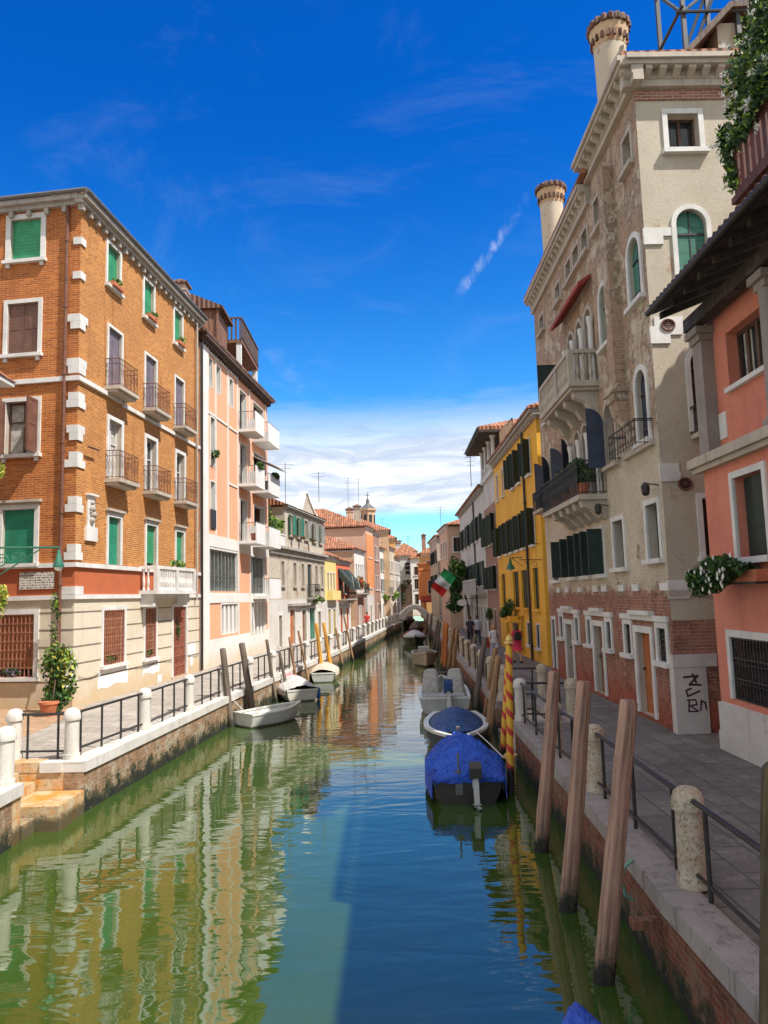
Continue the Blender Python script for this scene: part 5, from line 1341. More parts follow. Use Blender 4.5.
# cornice with brackets
def cor2(F, a, b, z0, z1, p, st, nm='cornice'):
    h = z1 - z0
    mb = MB().box(a, b, -.1, p * .35, z0, z0 + h * .28, 0, F).box(a, b, -.1, p, z0 + h * .62, z0 + h * .80, 0, F).box(a, b, -.1, p + .07, z0 + h * .803, z1, 0, F).box(a, b, -.1, p * .4, z0 + h * .283, z0 + h * .617, 0, F)
    o = mb.build(nm, M['stone_tan'], pz)
    u = a + .12
    while u + .16 < b:
        g = MB().prism([F(u, p * .4, z0 + h * .30), F(u, p * .4, z0 + h * .617), F(u, p - .04, z0 + h * .617), F(u, p - .04, z0 + h * .48)], Vector(F(.16, 0, 0)) - Vector(F(0, 0, 0))); u += st; g.build('bracket', M['stone_tan'], o)
cor2(FP, -.4, 4.05, 15.72, 16.32, .42, .42); cor2(FP, 4.06, LP + .1, 15.15, 15.75, .30, .42); cor2(FE, -.3, 7.8, 15.722, 16.318, .42, .34)
MB().box(-.02, 7.8, -.01, .03, 15.45, 15.715, 0, FE).build('brick_band', M['red_brick'], pz)
hip_roof(pz, FP, 3.9, LP, 7.8, 15.95, 1.8, .32); hip_roof(pz, FP, 0, 3.95, 7.8, 16.45, 1.4, .36)
def bell_chimney(root, x, y, z0, z1, r, mat='buff'):
    m_ = MB().lathe((x, y, z0), [(r * .86, 0), (r, z1 - z0 - .95)], 24); c_ = m_.build('chimney', M[mat], root, 'auto')
    H_ = z1 - .95
    MB().lathe((x, y, H_ + .003), [(r * 1.02, 0), (r * 1.05, .12), (r * 1.2, .42), (r * 1.24, .6), (r * 1.1, .62), (r * .5, .8), (.05, .86)], 24).build('chimney_bell', M['tan'], c_, 'auto')
    g = MB(); n_ = 18
    for k in range(n_):
        a = 2 * math.pi * k / n_; cx, cy = x + r * 1.18 * math.cos(a), y + r * 1.18 * math.sin(a)
        g.lathe((cx, cy, H_ + .55), [(.05, -.02), (.095, 0), (.10, .13), (.07, .2), (.01, .23)], 8)
    for k in range(n_):
        a = 2 * math.pi * (k + .5) / n_
        g.box(x + r * 1.1 * math.cos(a) - .04, x + r * 1.1 * math.cos(a) + .04, y + r * 1.1 * math.sin(a) - .04, y + r * 1.1 * math.sin(a) + .04, H_ + .12, H_ + .3)
    g.build('tile_crown', M['tile_dark'], c_, 'auto')
bell_chimney(pz, 6.75, 19.5, 16.0, 20.15, .44); bell_chimney(pz, 6.85, 27.5, 15.6, 19.9, .44)
MB().box(6.2, 7.3, 19.0, 20.0, 15.9, 16.9).build('chimney_base', M['red_brick'], pz); MB().box(6.3, 7.4, 27.0, 28.0, 15.6, 16.5).build('chimney_base', M['red_brick'], pz)
# roof terrace: attic room and metal frame
at = MB().box(8.72, 9.35, 17.3, 17.9, 16.5, 18.15); at.box(9.35, 12.5, 18.2, 21, 16.5, 18.4); at.build('attic_room', M['palace_end'], pz)
at = MB().prism([(7.6, 17.0, 16.9), (9.0, 17.0, 18.35), (12.5, 17.0, 18.5), (12.5, 17.0, 18.62), (8.95, 17.0, 18.5), (7.5, 17.0, 16.98)], (0, 4, 0)); at.build('attic_roof', M['wood_dark'], pz)
fr_ = MB(); Z0, Z1, Z2 = 16.9, 18.35, 20.2
X0, X1, Y0, Y1 = 7.85, 12.5, 17.2, 18.7
for x in (X0, 9.2, 10.8, X1):
    for y in (Y0, Y1): fr_.box(x - .05, x + .05, y - .05, y + .05, Z0, Z2)
for z in (Z1, Z2):
    for y in (Y0, Y1): fr_.box(X0, X1, y - .06, y - .052 + .1, z, z + .1) if False else fr_.tube((X0 - .2, y - .07, z), (X1, y - .07, z), .045, n=6)
    for x in (X0, X1): fr_.tube((x - .07, Y0 - .2, z + .1), (x - .07, Y1, z + .1), .045, n=6)
for (a_, b_) in (((X0, Y0, Z0), (9.2, Y0, Z2)), ((9.2, Y0, Z1), (10.8, Y0, Z2)), ((X0, Y1, Z0), (9.2, Y1, Z2)), ((9.2, Y0, Z2), (10.8, Y0, Z1)), ((X0, Y0, Z1), (X0, Y1, Z2)), ((X0, Y0 + .1, Z1 + .1), (9.2, Y0 + 1.5, Z2))): fr_.tube(a_, b_, .045, n=6)
fr_.build('metal_frame', M['dark_steel'], pz)

# ---- coral house in the right foreground
KA, KB = (6.42, 14.9), (6.23, -1.0)
FK = Fr(KA, KB, 1)                        # u runs towards the camera, v out over the quay
ch = empty('coral_house', (*KA, Q), 'coral pink house with stone columns, dark deep eave and window boxes', 'house')
ko = [((1.42, 2.52, 4.55, 6.0), 'mid'), ((4.6, 5.7, 4.55, 6.0), 'mid'), ((.80, 2.6, 1.98, 3.12), 'low'), ((4.2, 6.0, 1.98, 3.12), 'low')]
uo = [(1.30, 2.78, 7.72, 8.78), (3.75, 5.3, 7.72, 8.78), (6.3, 7.8, 7.72, 8.78)]
mb = MB()
wall_face(mb, FK, .15, FK.L, Q - .05, 6.5, [o[0] for o in ko], .3, [(1.86, 1), (99, 0)], 0)
wall_face(mb, FK, .45, FK.L, 6.5, 9.3, uo, .35, None, 0, -.12)
for z0, z1, u in ((Q - .05, 6.5, .15), (6.5, 9.3, .45)):
    wall_face(mb, Fr(FK(u, -.12 if z0 > 2 else 0, 0)[:2], FK(u, -8, 0)[:2], -1), 0, 8, z0, z1, [], .2, [(1.86, 1), (99, 0)])
gw = FK(.45, 0, 0)
mb.add([FK(.45, -.12, 9.3), FK(.45, -8, 9.3), FK(.45, -8, 12.0)], [(0, 1, 2)])
mb.build('wall', [M['coral'], M['off_white']], ch, recalc=False)
MB().box(.10, FK.L, -.02, .04, 1.3, 1.84, 0, FK).box(.08, FK.L, -.02, .06, Q - .05, 1.297, 0, FK).build('plinth', M['off_white'], ch)
for q, k in ko:
    if k == 'mid': 
        w = win(ch, FK, *q, kind='glass', fw=.12, trim='stone_white', depth=.28, bare=True)
        panel(FK, q[0] + .02, q[1], -.24, q[2], q[3], .02).build('pane', M['glass'], w)
        f = MB().box((q[0] + q[1]) / 2 - .12, q[1] - .02, -.16, -.12, q[2] + .01, q[3] - .01, 0, FK).box(q[0] + .02, (q[0] + q[1]) / 2 - .14, -.2, -.17, q[2] + .01, q[3] - .01, 0, FK); f.build('shutter', M['dkgreen'], w)
    else:
        w = win(ch, FK, *q, kind='glass', fw=.13, trim='stone_white', depth=.3, sill=False)
        g = grille(w, FK, q[0] + .02, q[1] - .02, q[2] + .02, q[3] - .02, -.03, 'iron', 15, 3, .014)
        g_s = MB()
        for j_ in range(2): g_s.box(q[0], q[1], -.012, -.002, q[2] + .3 + .35 * j_, q[2] + .315 + .35 * j_, 0, FK)
        for i in range(14):
            u = q[0] + .1 + i * (q[1] - q[0] - .2) / 13
            for z in (q[2] + .15, q[2] + .5, q[2] + .85):
                g_s.path([FK(u + .04 * math.cos(a * .8), .0, z + .12 * math.sin(a * .8)) for a in range(9)], .009, 4)
        g_s.build('grille_scroll', M['iron'], w)
for q in uo:
    w = win(ch, FK, q[0], q[1], q[2], q[3], kind='glass', fw=0, depth=.44, sill=False, bare=True, trim='stone_white')
    panel(FK, q[0], q[1], -.42, q[2], q[3], .02).build('pane', M['glass'], w)
    s_ = MB()
    for k_ in range(5):
        u = q[0] + (q[1] - q[0]) * k_ / 4; s_.box(max(q[0], u - .05), min(q[1], u + .05), -.4, -.33, q[2], q[3], 0, FK)
    s_.box(q[0], q[1], -.399, -.34, q[3] - .07, q[3], 0, FK).box(q[0], q[1], -.399, -.34, q[2], q[2] + .07, 0, FK); s_.build('sash', M['wood_dark'], w)
    cu = MB()
    for k_ in range(2): 
        u = q[0] + .18 + k_ * .75
        for i in range(7): cu.tube(FK(u + i * .045, -.385, q[2] + .08), FK(u + i * .045, -.385, q[3] - .08), .02, n=5)
    cu.build('curtain', M['curtain'], w)
    MB().box(q[0] - .02, q[1] + .02, -.3, -.02, q[2] - .09, q[2] - .003, 0, FK).build('sill', M['stone_white'], w)
# pilaster and columns of the upper loggia
for i, u in enumerate((.62, 3.22, 5.8, 8.3)):
    c_ = MB(); x, y, _ = FK(u, .02, 0)
    if i == 0: c_.box(u - .28, u + .14, -.2, .12, 6.62, 8.85, 0, FK)
    else: c_.lathe((x, y, 6.62), [(.20, 0), (.20, .12), (.17, .18), (.155, 2.1), (.165, 2.23)], 20)
    c_.box(u - .3 if i == 0 else u - .19, u + .18, -.2, .17, 8.853, 8.98, 0, FK).box(u - .34 if i == 0 else u - .25, u + .24, -.2, .24, 8.983, 9.12, 0, FK)
    if i: c_.box(u - .2, u + .2, -.2, .2, 6.60, 6.70, 0, FK)
    c_.build('column', M['stone_column'], ch, 'auto')
MB().box(-.12, FK.L, -.3, .22, 6.42, 6.60, 0, FK).box(-.08, FK.L, -.01, .14, 6.32, 6.417, 0, FK).build('ledge', M['stone_tan'], ch)
MB().box(.78, 1.08, -.14, -.10, 6.85, 7.35, 0, FK).box(.84, 1.0, -.10, -.095, 6.95, 7.1, 0, FK).build('number_tile', M['stone_white'], ch)
MB().box(3.0, 3.4, -.01, .03, 5.0, 5.4, 0, FK).build('wall_tile', M['ochre'], ch)
# deep dark eave on rafters
ev = MB()
s0, s1 = .92, -.3           # outer edge v, inner v
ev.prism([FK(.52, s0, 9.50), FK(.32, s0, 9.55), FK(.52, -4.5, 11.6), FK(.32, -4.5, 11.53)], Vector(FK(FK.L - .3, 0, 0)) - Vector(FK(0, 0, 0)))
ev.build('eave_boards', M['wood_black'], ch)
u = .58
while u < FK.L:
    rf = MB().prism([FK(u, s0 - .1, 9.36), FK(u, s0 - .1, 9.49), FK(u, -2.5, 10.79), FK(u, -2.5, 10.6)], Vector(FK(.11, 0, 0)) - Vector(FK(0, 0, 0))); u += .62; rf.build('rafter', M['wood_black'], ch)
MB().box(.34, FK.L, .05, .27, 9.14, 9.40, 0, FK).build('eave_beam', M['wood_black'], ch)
tl = MB(); u = .48
while u < FK.L:
    a_ = Vector(FK(u + .09, s0 + .05, 9.60)); b_ = Vector(FK(u + .09, -4.5, 11.70)); tl.tube(a_, b_, .085, n=8); u += .2
tl.prism([FK(.5, s0 + .02, 9.56), FK(.5, s0 + .02, 9.59), FK(.5, -4.5, 11.68), FK(.5, -4.5, 11.62)], Vector(FK(FK.L - .3, 0, 0)) - Vector(FK(0, 0, 0)))
tl.prism([FK(.5, -4.51, 11.6), FK(.5, -4.51, 11.7), FK(.5, -8.3, 10.0), FK(.5, -8.3, 9.9)], Vector(FK(FK.L - .3, 0, 0)) - Vector(FK(0, 0, 0)))
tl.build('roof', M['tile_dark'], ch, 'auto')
MB().tube(FK(.5, s0 + .1, 9.52), FK(FK.L, s0 + .1, 9.52), .06, n=10).build('gutter', M['iron'], ch, 'auto')
bell_chimney(ch, 9.9, 14.35, 10.0, 13.9, .42, 'coral_dark')
# window boxes
for (u, v, z, lab, s_) in ((2.0, .3, 4.22, 'big window box of dark leaves and white flowers under the coral house window', 61), (5.1, .3, 4.22, 'window box at the right frame edge on the coral wall', 62)):
    fb = empty('window_box', FK(u, .2, z), lab, 'flower box')
    MB().box(u - .62, u + .62, .1, .32, z - .1, z + .1, 0, FK).build('planter', M['terracotta'], fb)
    MB().box(u - .64, u + .64, .05, .34, z - .14, z - .103, 0, FK).build('iron_holder', M['iron'], fb)
    lf = MB(); leaves(lf, FK(u - .2, .42, z + .12), (.42, 1.05, .36), 3000, .052, (0, 0, 1), s_, lumps=9, fl=2, nfl=0)
    leaves(lf, FK(u - .95, .58, z + .0), (.34, .5, .38), 1500, .05, (0, 1), s_ + 5)
    rnd = random.Random(s_)
    for k in range(34):
        p = Vector(FK(u + rnd.uniform(-1.2, .6), .66 + rnd.uniform(-.05, .16), z + .02 + rnd.uniform(-.32, .34)))
        for a in range(5):
            an = a * 1.2566; d_ = Vector((-.2, math.cos(an), math.sin(an))).normalized(); e_ = d_.cross(Vector((1, 0, 0))).normalized()
            lf.add([p, p + d_ * .032 + e_ * .018, p + d_ * .05, p + d_ * .032 - e_ * .018], [(0, 1, 2, 3)], 2)
    lf.build('foliage', [M['leaf_b'], M['leaf_a'], M['petal_w']], fb, recalc=False)
# timber roof terrace with white flowering climber
rt = empty('timber_terrace', (6.2, 12.7, 10.4), 'red brown timber roof terrace above the coral house eave', 'terrace')
MB().box(6.5, 10, 6.0, 12.75, 11.02, 11.15).box(6.45, 6.58, 6.0, 12.8, 10.90, 11.017).build('deck', M['wood_red'], rt)
g = MB(); y = 6.0
while y < 12.75: g.box(6.52, 6.56, y, y + .13, 11.153, 11.95); y += .2
x = 6.6
while x < 10: g.box(x, x + .13, 12.69, 12.73, 11.153, 11.95); x += .2
g.box(6.48, 6.6, 6.0, 12.8, 11.953, 12.02); g.box(6.61, 10, 12.65, 12.77, 11.955, 12.02); g.build('slat_fence', M['wood_red'], rt)
for y_ in (12.3, 8.3): MB().box(6.62, 6.92, y_, y_ + .3, 9.9, 11.017).build('terrace_pier', M['coral_dark'], rt)
cl = empty('flowering_climber', (6.4, 12.6, 11.0), 'large climber with cream white flower heads spilling off the timber terrace', 'plant')
lf = MB()
for (c, r3, n_, sd) in (((7.0, 12.75, 12.9), (.6, .45, .8), 1900, 71), ((6.55, 12.85, 12.2), (.36, .3, .5), 1100, 72), ((6.47, 12.75, 11.6), (.18, .22, .5), 320, 73), ((6.5, 12.2, 12.0), (.22, .6, .4), 1100, 79), ((6.42, 11.2, 12.2), (.25, .8, .4), 1200, 80), ((6.6, 12.0, 13.2), (.5, 1.0, .8), 1700, 74), ((6.5, 11.0, 13.2), (.45, .8, .8), 1500, 75), ((7.5, 12.6, 13.8), (.7, .6, .8), 1600, 76), ((6.6, 12.3, 12.4), (.45, .6, .35), 800, 77), ((6.4, 10.0, 12.8), (.35, .8, .7), 900, 78)):
    leaves(lf, c, r3, n_, .055, (0, 0, 1, 2), sd, lumps=9)
    rnd = random.Random(sd)
    for k in range(int(n_ / 170)):
        d_ = Vector((rnd.gauss(-.5, .6), rnd.gauss(-.3, .8), rnd.gauss(0, .8))).normalized(); p = (c[0] + d_.x * r3[0] * .9, c[1] + d_.y * r3[1] * .9, c[2] + d_.z * r3[2] * .9)
        leaves(lf, p, (.09, .09, .09), 16, .035, (3,), sd * 50 + k)
lf.build('foliage', [M['leaf_b'], M['leaf_a'], M['leaf_c'], M['petal_w']], cl, recalc=False)
MB().path([(6.9, 12.6, 11.15), (6.85, 12.6, 12), (6.95, 12.5, 13), (6.8, 11, 13.2)], .03).build('stem', M['wood_dark'], cl)

# ---- yellow house
YA, YB = (6.65, 31.5), (6.70, 44.4); FY = Fr(YA, YB, -1); LY = FY.L
FYn = Fr(YA, (11, 31.5), 1)
yh = empty('yellow_house', (*YA, Q), 'ochre yellow house with dark green shutters and a lamp on its front', 'house')
U2c = [(1.6, 2.35), (4.2, 4.95), (5.9, 6.65), (9.3, 9.9), (11.4, 12.0)]
yo = []
for a, b in U2c[:3]: yo.append((a, b, 9.35, 10.9))
for a, b in U2c[3:]: yo.append((a, b, 9.4, 10.9))
for a, b in ((1.4, 2.2), (3.8, 4.5), (5.4, 6.1), (7.2, 7.9), (8.8, 9.5), (11.4, 12.1)): yo.append((a, b, 6.15, 7.75))
for a, b in ((1.0, 2.2), (3.6, 5.2), (6.0, 7.6), (10.3, 11.6)): yo.append((a, b, 3.3, 5.1))
for a, b in ((1.4, 2.0), (3.6, 4.2), (7.6, 8.2)): yo.append((a, b, 1.6, 2.6))
yo += [(5.0, 5.9, 1.0, 2.9), (9.6, 10.6, 1.0, 2.9)]
mb = MB(); wall_face(mb, FY, 0, LY, Q - .05, 11.75, yo, .25, None, 0); wall_face(mb, FYn, 0, FYn.L, Q - .05, 11.75, [], .2)
wall_face(mb, Fr(FY(LY, 0, 0)[:2], FY(LY, -5, 0)[:2], 1), 0, 5, Q, 11.75, [], .2); wall_face(mb, Fr(FY(0, -4.3, 0)[:2], FY(LY, -4.3, 0)[:2], 1), 0, LY, Q, 11.75, [], .2)
mb.build('wall', M['yellow'], yh, recalc=False)
for q in yo:
    if q[2] > 9: win(yh, FY, *q, kind='glass', fw=.09, trim='stone_white', shut='ab' if q[0] < 7 else None, shmat='dkgreen', ang=115) if q[0] < 9 else win(yh, FY, *q, kind='curtain' if q[0] < 10 else 'closed', col='tan_slat', fw=.09, trim='stone_white')
    elif q[2] > 6: win(yh, FY, *q, kind='glass', fw=.09, trim='stone_white', shut='ab', shmat='dkgreen', ang=120)
    elif q[2] > 3: win(yh, FY, *q, kind='closed', col='dkgreen', fw=.03, trim='yellow', depth=.12)
    elif q[3] > 2.8: win(yh, FY, *q, kind='door', col='wood_mid', fw=.08, trim='yellow', sill=False)
    else: 
        w = win(yh, FY, *q, kind='glass', fw=.06, trim='stone_white'); grille(w, FY, *q, -.03, 'iron', 5, 4)
def cy(F, a, b, z, p):
    corn(F, a, b, z, z + .28, p, .45, .14, .14).build('cornice', M['stone_grey'], yh)
cy(FY, -.3, LY, 11.6, .32); cy(FYn, 0, 4, 11.602, .3)
hip_roof(yh, FY, 0, LY, 4.3, 11.98, 1.2, .38)
downpipe(yh, FY, 3.0, Q, 11.6, 'iron', .06)
MB().box(-.03, .4, -.02, .05, 8.3, 8.55, 0, FYn).box(-.05, .25, -.02, .04, 8.3, 8.55, 0, FY).build('quoin', M['stone_white'], yh)
chim(yh, (8.6, 36), .7, 12, 13.9, 'red_brick'); 
mb = MB().prism([(7.9, 33.2, 12.3), (7.9, 33.2, 14.0), (8.6, 33.2, 14.8), (9.3, 33.2, 14.0), (9.3, 33.2, 12.3)], (0, 1.6, 0)); dm = mb.build('dormer', M['rose'], yh)
mb = MB().prism([(7.75, 33.1, 13.9), (7.75, 33.1, 14.02), (8.6, 33.1, 15.0), (9.45, 33.1, 14.02), (9.45, 33.1, 13.9), (8.6, 33.1, 14.86)], (0, 1.8, 0)); mb.build('dormer_roof', M['tile'], dm)
MB().box(6.9, 8.2, 40.5, 43, 12.2, 13.4).build('roof_room', M['tan'], yh)
iron_rail(Fr((7.0, 39.0), (7.0, 43.5), -1), 0, 4.5, 12.4, .05, .9, .25, .012, False).build('roof_railing', M['iron'], yh)
lf = MB(); leaves(lf, FY(7.6, .45, 3.15), (.4, 1.2, .45), 700, .08, (0, 1), 81); lf.build('balcony_plant', [M['leaf_b'], M['leaf_a']], yh, recalc=False)
MB().box(6.2, 9.0, 0, .6, 2.55, 2.68, 0, FY).box(6.3, 8.9, .08, .5, 2.683, 2.85, 0, FY).build('balcony', M['yellow'], yh)
sl_ = empty('street_lamp', FY(4.8, 0, 5.6), 'green bell shaped street lamp hanging on an iron arm from the yellow house', 'street lamp')
MB().tube(FY(4.8, 0, 5.72), FY(4.8, .62, 5.72), .02, n=6).tube(FY(4.8, 0, 5.3), FY(4.8, .5, 5.7), .014, n=5).build('bracket', M['iron'], sl_)
MB().lathe(FY(4.8, .6, 5.18), [(.22, 0), (.2, .08), (.08, .28), (.05, .5)], 14).build('lamp_shade', M['green_iron'], sl_, 'auto')
MB().lathe(FY(4.8, .6, 5.1), [(.06, 0), (.14, .077)], 12).build('lamp_glass', M['stone_white'], sl_, 'auto')
for u, z, lab in ((.3, 5.4, 'scrolled iron sign bracket on the near corner of the yellow house'), (.6, 6.1, 'thin straight iron bracket on the yellow house above the scrolled one')):
    mb = MB().tube(FY(u, 0, z), FY(u, .95, z + .02), .02, n=5)
    if z < 6: mb.path([FY(u, .3 + .16 * (1 - k / 16) * math.cos(k * .6), z - .2 + .16 * (1 - k / 16) * math.sin(k * .6)) for k in range(15)], .014, 4); mb.path([FY(u, .62 + .1 * (1 - k / 16) * math.cos(k * .6), z - .14 + .1 * (1 - k / 16) * math.sin(k * .6)) for k in range(15)], .012, 4)
    thing_mesh(mb, 'iron_bracket', M['iron'], FY(u, 0, z), lab, 'bracket', 'iron brackets on the yellow house')

# ---- loggia house with wide eave
GA, GB = (6.72, 44.5), (6.8, 50.4); FG = Fr(GA, GB, -1); FGn = Fr(GA, (12, 44.5), 1)
lg = empty('loggia_house', (*GA, Q), 'brick house with an open columned loggia under a wide dark eave', 'house')
go = [(.8, 1.7, 7.1, 8.9), (2.5, 3.3, 7.1, 8.9), (4.4, 5.2, 7.1, 8.9), (.9, 1.6, 4.3, 5.7), (2.6, 3.3, 4.3, 5.7), (4.4, 5.1, 4.3, 5.7), (1.6, 2.5, 1.0, 3.0), (4.0, 4.7, 1.0, 3.0)]
mb = MB(); wall_face(mb, FG, 0, FG.L, Q - .05, 11.4, go, .2, [(9.6, 0), (99, 1)], 0); wall_face(mb, FGn, 0, 5, Q - .05, 11.4, [], .2)
wall_face(mb, Fr(FG(FG.L, 0, 0)[:2], FG(FG.L, -5, 0)[:2], 1), 0, 5, Q, 11.4, [], .2)
mb.add([FG(0, 0, 11.4), FG(FG.L, 0, 11.4), FG(FG.L, -5, 11.4), FG(0, -5, 11.4)], [(0, 1, 2, 3)])
mb.build('wall', [M['red_brick'], M['off_white']], lg, recalc=False)
for q in go: win(lg, FG, *q, kind='door' if q[2] < 2 else 'glass', col='dkgreen', fw=.1, trim='stone_tan', shut='ab' if q[2] > 4 else None, shmat='dkgreen', ang=140, sill=q[2] > 2)
MB().box(-.15, FG.L, -.3, .18, 11.3, 11.5, 0, FG).build('cornice', M['stone_white'], lg); MB().box(-.15, 5, -.3, .15, 11.302, 11.498, 0, FGn).build('cornice', M['stone_white'], lg)
g = MB()
for i in range(12): bal_(g, FG(.3 + i * .5, .0, 11.5), .65)
g.box(-.1, FG.L, -.08, .08, 12.15, 12.25, 0, FG); g.build('balustrade', M['stone_white'], lg)
for u in (.12, 2.0, 3.9, 5.75): MB().lathe(FG(u, 0, 12.25 if False else 11.5), [(.17, 0), (.17, .15), (.13, .2), (.115, 1.85), (.16, 2.0), (.22, 2.1), (.22, 2.2)], 12).build('column', M['stone_white'], lg, 'auto')
MB().box(0, 6, -3.0, -2.7, 11.4, 13.6, 0, FG).build('back_wall', M['rose'], lg)
hip_roof(lg, FG, 0, FG.L, 5, 13.95, 1.3, .95, 'tile', th=.22)
MB().box(-.97, FG.L + .97, -5.97, .97, 13.58, 13.722, 0, FG).build('eave_boards', M['wood_black'], lg)
MB().tube(FG(-1, 1.0, 13.8), FG(FG.L + 1, 1.0, 13.8), .09, n=8).build('gutter', M['iron'], lg)
antenna(lg, 6.0, 50.3, 11.3, 14.0, 5)

# ---- white house and beyond
r, F = far_house('long pale house with dark green shutters and an oval sign beyond the loggia house', (6.8, 50.5), (7.0, 69), 11.2, 'off_white', (2., 4.6, 7.2, 10.5, 13.5, 16.3), [(7.9, 1.7), (4.6, 1.7)], dep=6, side=-1, w=.95, shut='ab', shmat='dkgreen', fw=.1, roofrise=1.0, over=.4, cmat='stone_grey', doors=(1.2, 3.4, 5.0, 7.4, 9.8, 12, 15))
bl = MB().box(.3, 9.5, 0, .8, 3.95, 4.1, 0, F); bo = bl.build('balcony', M['stone_grey'], r)
g = MB()
for i in range(30): g.box(.4 + i * .31, .5 + i * .31, .7, .78, 4.103, 4.95, 0, F)
g.box(.3, 9.5, .66, .8, 4.953, 5.05, 0, F); g.build('balustrade', M['off_white'], bo); downpipe(r, F, 5.8, Q, 11, 'iron', .06)
sg = empty('shop_sign', F(0.8, 0, 3.5), 'white oval hanging sign on an iron arm over the right quay', 'sign')
x, y, _ = F(.2, 1.7, 0)
m_ = MB(); n_ = 20
m_.prism([(x + .34 * math.cos(2 * math.pi * k / n_), y, 3.45 + .21 * math.sin(2 * math.pi * k / n_)) for k in range(n_)], (0, .06, 0)); m_.build('sign_board', M['stone_white'], sg)
MB().tube((x - .1, y + .03, 3.74), (F(.2, 0, 0)[0], y + .03, 3.74), .02, n=5).tube((x, y + .03, 3.6), (x, y + .03, 3.74), .012, n=4).build('bracket', M['iron'], sg)
tr_ = empty('wisteria', (6.6, 62, Q), 'tall green wisteria hanging over the right quay beyond the pale house', 'plant')
MB().path([(6.8, 62, Q), (6.7, 61.8, 3), (6.2, 61.5, 5), (5.9, 61.5, 7)], .09).build('trunk', M['wood_dark'], tr_)
lf = MB(); leaves(lf, (5.8, 61.5, 6.1), (.75, 1.3, 1.3), 2200, .14, (0, 0, 1, 2), 91, lumps=10); leaves(lf, (5.7, 60.5, 3.6), (.85, 1.3, .95), 1700, .13, (1, 1, 0), 92, lumps=8); leaves(lf, (5.8, 61.2, 4.9), (.7, 1.2, .9), 1500, .13, (0, 1), 93)
lf.build('foliage', [M['leaf_a'], M['leaf_b'], M['leaf_c']], tr_, recalc=False)
r, F = far_house('peach house with an arched window on its end wall behind the wisteria', (5.9, 70), (5.7, 77.5), 10.4, 'rose', (1.3, 3.3, 5.5), [(7.6, 1.5), (4.6, 1.5)], dep=6, side=-1, w=.9, roofrise=1.2, near_win=((.95, 8.0), (1.0, 5.6)), fw=.1)
r, F = far_house('narrow grey house between the peach house and the orange house', (5.5, 79), (5.4, 90), 10.1, 'old_grey', (1.5, 4, 6.5, 9), [(7.4, 1.4), (4.8, 1.4)], dep=5, side=-1, w=.9, roofrise=.9, shut='a', shmat='dkgreen')
antenna(r, 6.1, 80, 10.5, 13.5)
oh = empty('orange_house', (4.5, 97, Q), 'bright orange house with a terracotta top band behind the flag', 'house')
F = Fr((4.35, 97), (7.0, 97.02), 1)
mb = MB(); wall_face(mb, F, 0, F.L, 3.4, 8.0, [(1.1, 1.7, 4.2, 5.9)], .2); mb.box(4.35, 7.0, 97.25, 101, 3.4, 7.99); mb.box(4.35, 7, 97.001, 97.2, -.5, .4)
mb.box(4.9, 5.15, 97.1, 101, Q - .4, 3.4); mb.build('wall', M['orange'], oh, recalc=False)
win(oh, F, 1.1, 1.7, 4.2, 5.9, kind='glass', fw=.08)
MB().box(4.2, 7.1, 96.8, 101, 8.003, 8.2).box(4.3, 7.1, 96.9, 97.0, 7.2, 7.3).build('top_band', M['terracotta'], oh)
aw = MB(); aw.prism([(4.4, 96.95, 3.9), (4.4, 95.6, 3.35), (4.4, 95.6, 3.1), (4.4, 96.95, 3.6)], (2.6, 0, 0)); aw.build('awning', M['canvas_red'], oh)
r, F = far_house('ochre house with an orange tiled hip roof and brick chimney above the orange house', (4.9, 102), (9.5, 102.01), 9.5, 'ochre', (1.0, 2.6), [(7.5, 1.1)], dep=6, side=1, w=.6, roofrise=1.5, over=.45)
chim(r, (5.35, 102.6), .55, 9.6, 12.4, 'red_brick', 'tile_dark', .1)
r, F = far_house('pale grey house in the second row right of the ochre house', (7.5, 92), (10.5, 92.01), 11.0, 'off_white', (.8, 2.), [(8.5, 1.3)], dep=6, side=1, w=.7)
# flags
fl = empty('flag', (5.6, 60.5, 5.2), 'green white and red tricolour flag hanging on a slanted pole over the right quay', 'flag')
MB().tube((6.9, 60.9, 4.9), (4.65, 60.3, 6.15), .03, n=6).build('flagpole', M['wood_grey'], fl)
t = NT('tricolour cloth'); uvn = t.co.outputs['UV']; xx = t.xyz(uvn)[0]
c1_ = t.mix(t.ramp(xx, .33, .34, 0, 1, False), (.02, .30, .09), (.72, .72, .70)); c2_ = t.mix(t.ramp(xx, .66, .67, 0, 1, False), c1_, (.62, .025, .02)); M['flagc'] = t.out(c2_, .85)
me_v = []; nU, nV = 18, 12
O_ = Vector((4.72, 60.3, 6.1)); aU = Vector((-1.05, -.15, -1.35)) * 1.1; aV = Vector((.95, .2, -.78)) * 1.0
for j in range(nV + 1):
    for i in range(nU + 1):
        a, b = i / nU, j / nV
        me_v.append(O_ + aU * a + aV * b + Vector((.05, .16, .04)) * math.sin(a * 7 + b * 3) + Vector((0, .06, 0)) * math.sin(b * 9 + a * 2))
fs_ = [(j * (nU + 1) + i, j * (nU + 1) + i + 1, (j + 1) * (nU + 1) + i + 1, (j + 1) * (nU + 1) + i) for j in range(nV) for i in range(nU)]
me = bpy.data.meshes.new('flag_cloth'); me.from_pydata([v - ORG[fl.name] for v in me_v], [], fs_); me.materials.append(M['flagc'])
uv = me.uv_layers.new(name='UVMap')
for p_ in me.polygons:
    for li in p_.loop_indices:
        vi = me.loops[li].vertex_index; uv.data[li].uv = ((vi % (nU + 1)) / nU, (vi // (nU + 1)) / nV)
me.polygons.foreach_set('use_smooth', [True] * len(me.polygons)); fo = bpy.data.objects.new('cloth', me); COL.objects.link(fo); fo.parent = fl
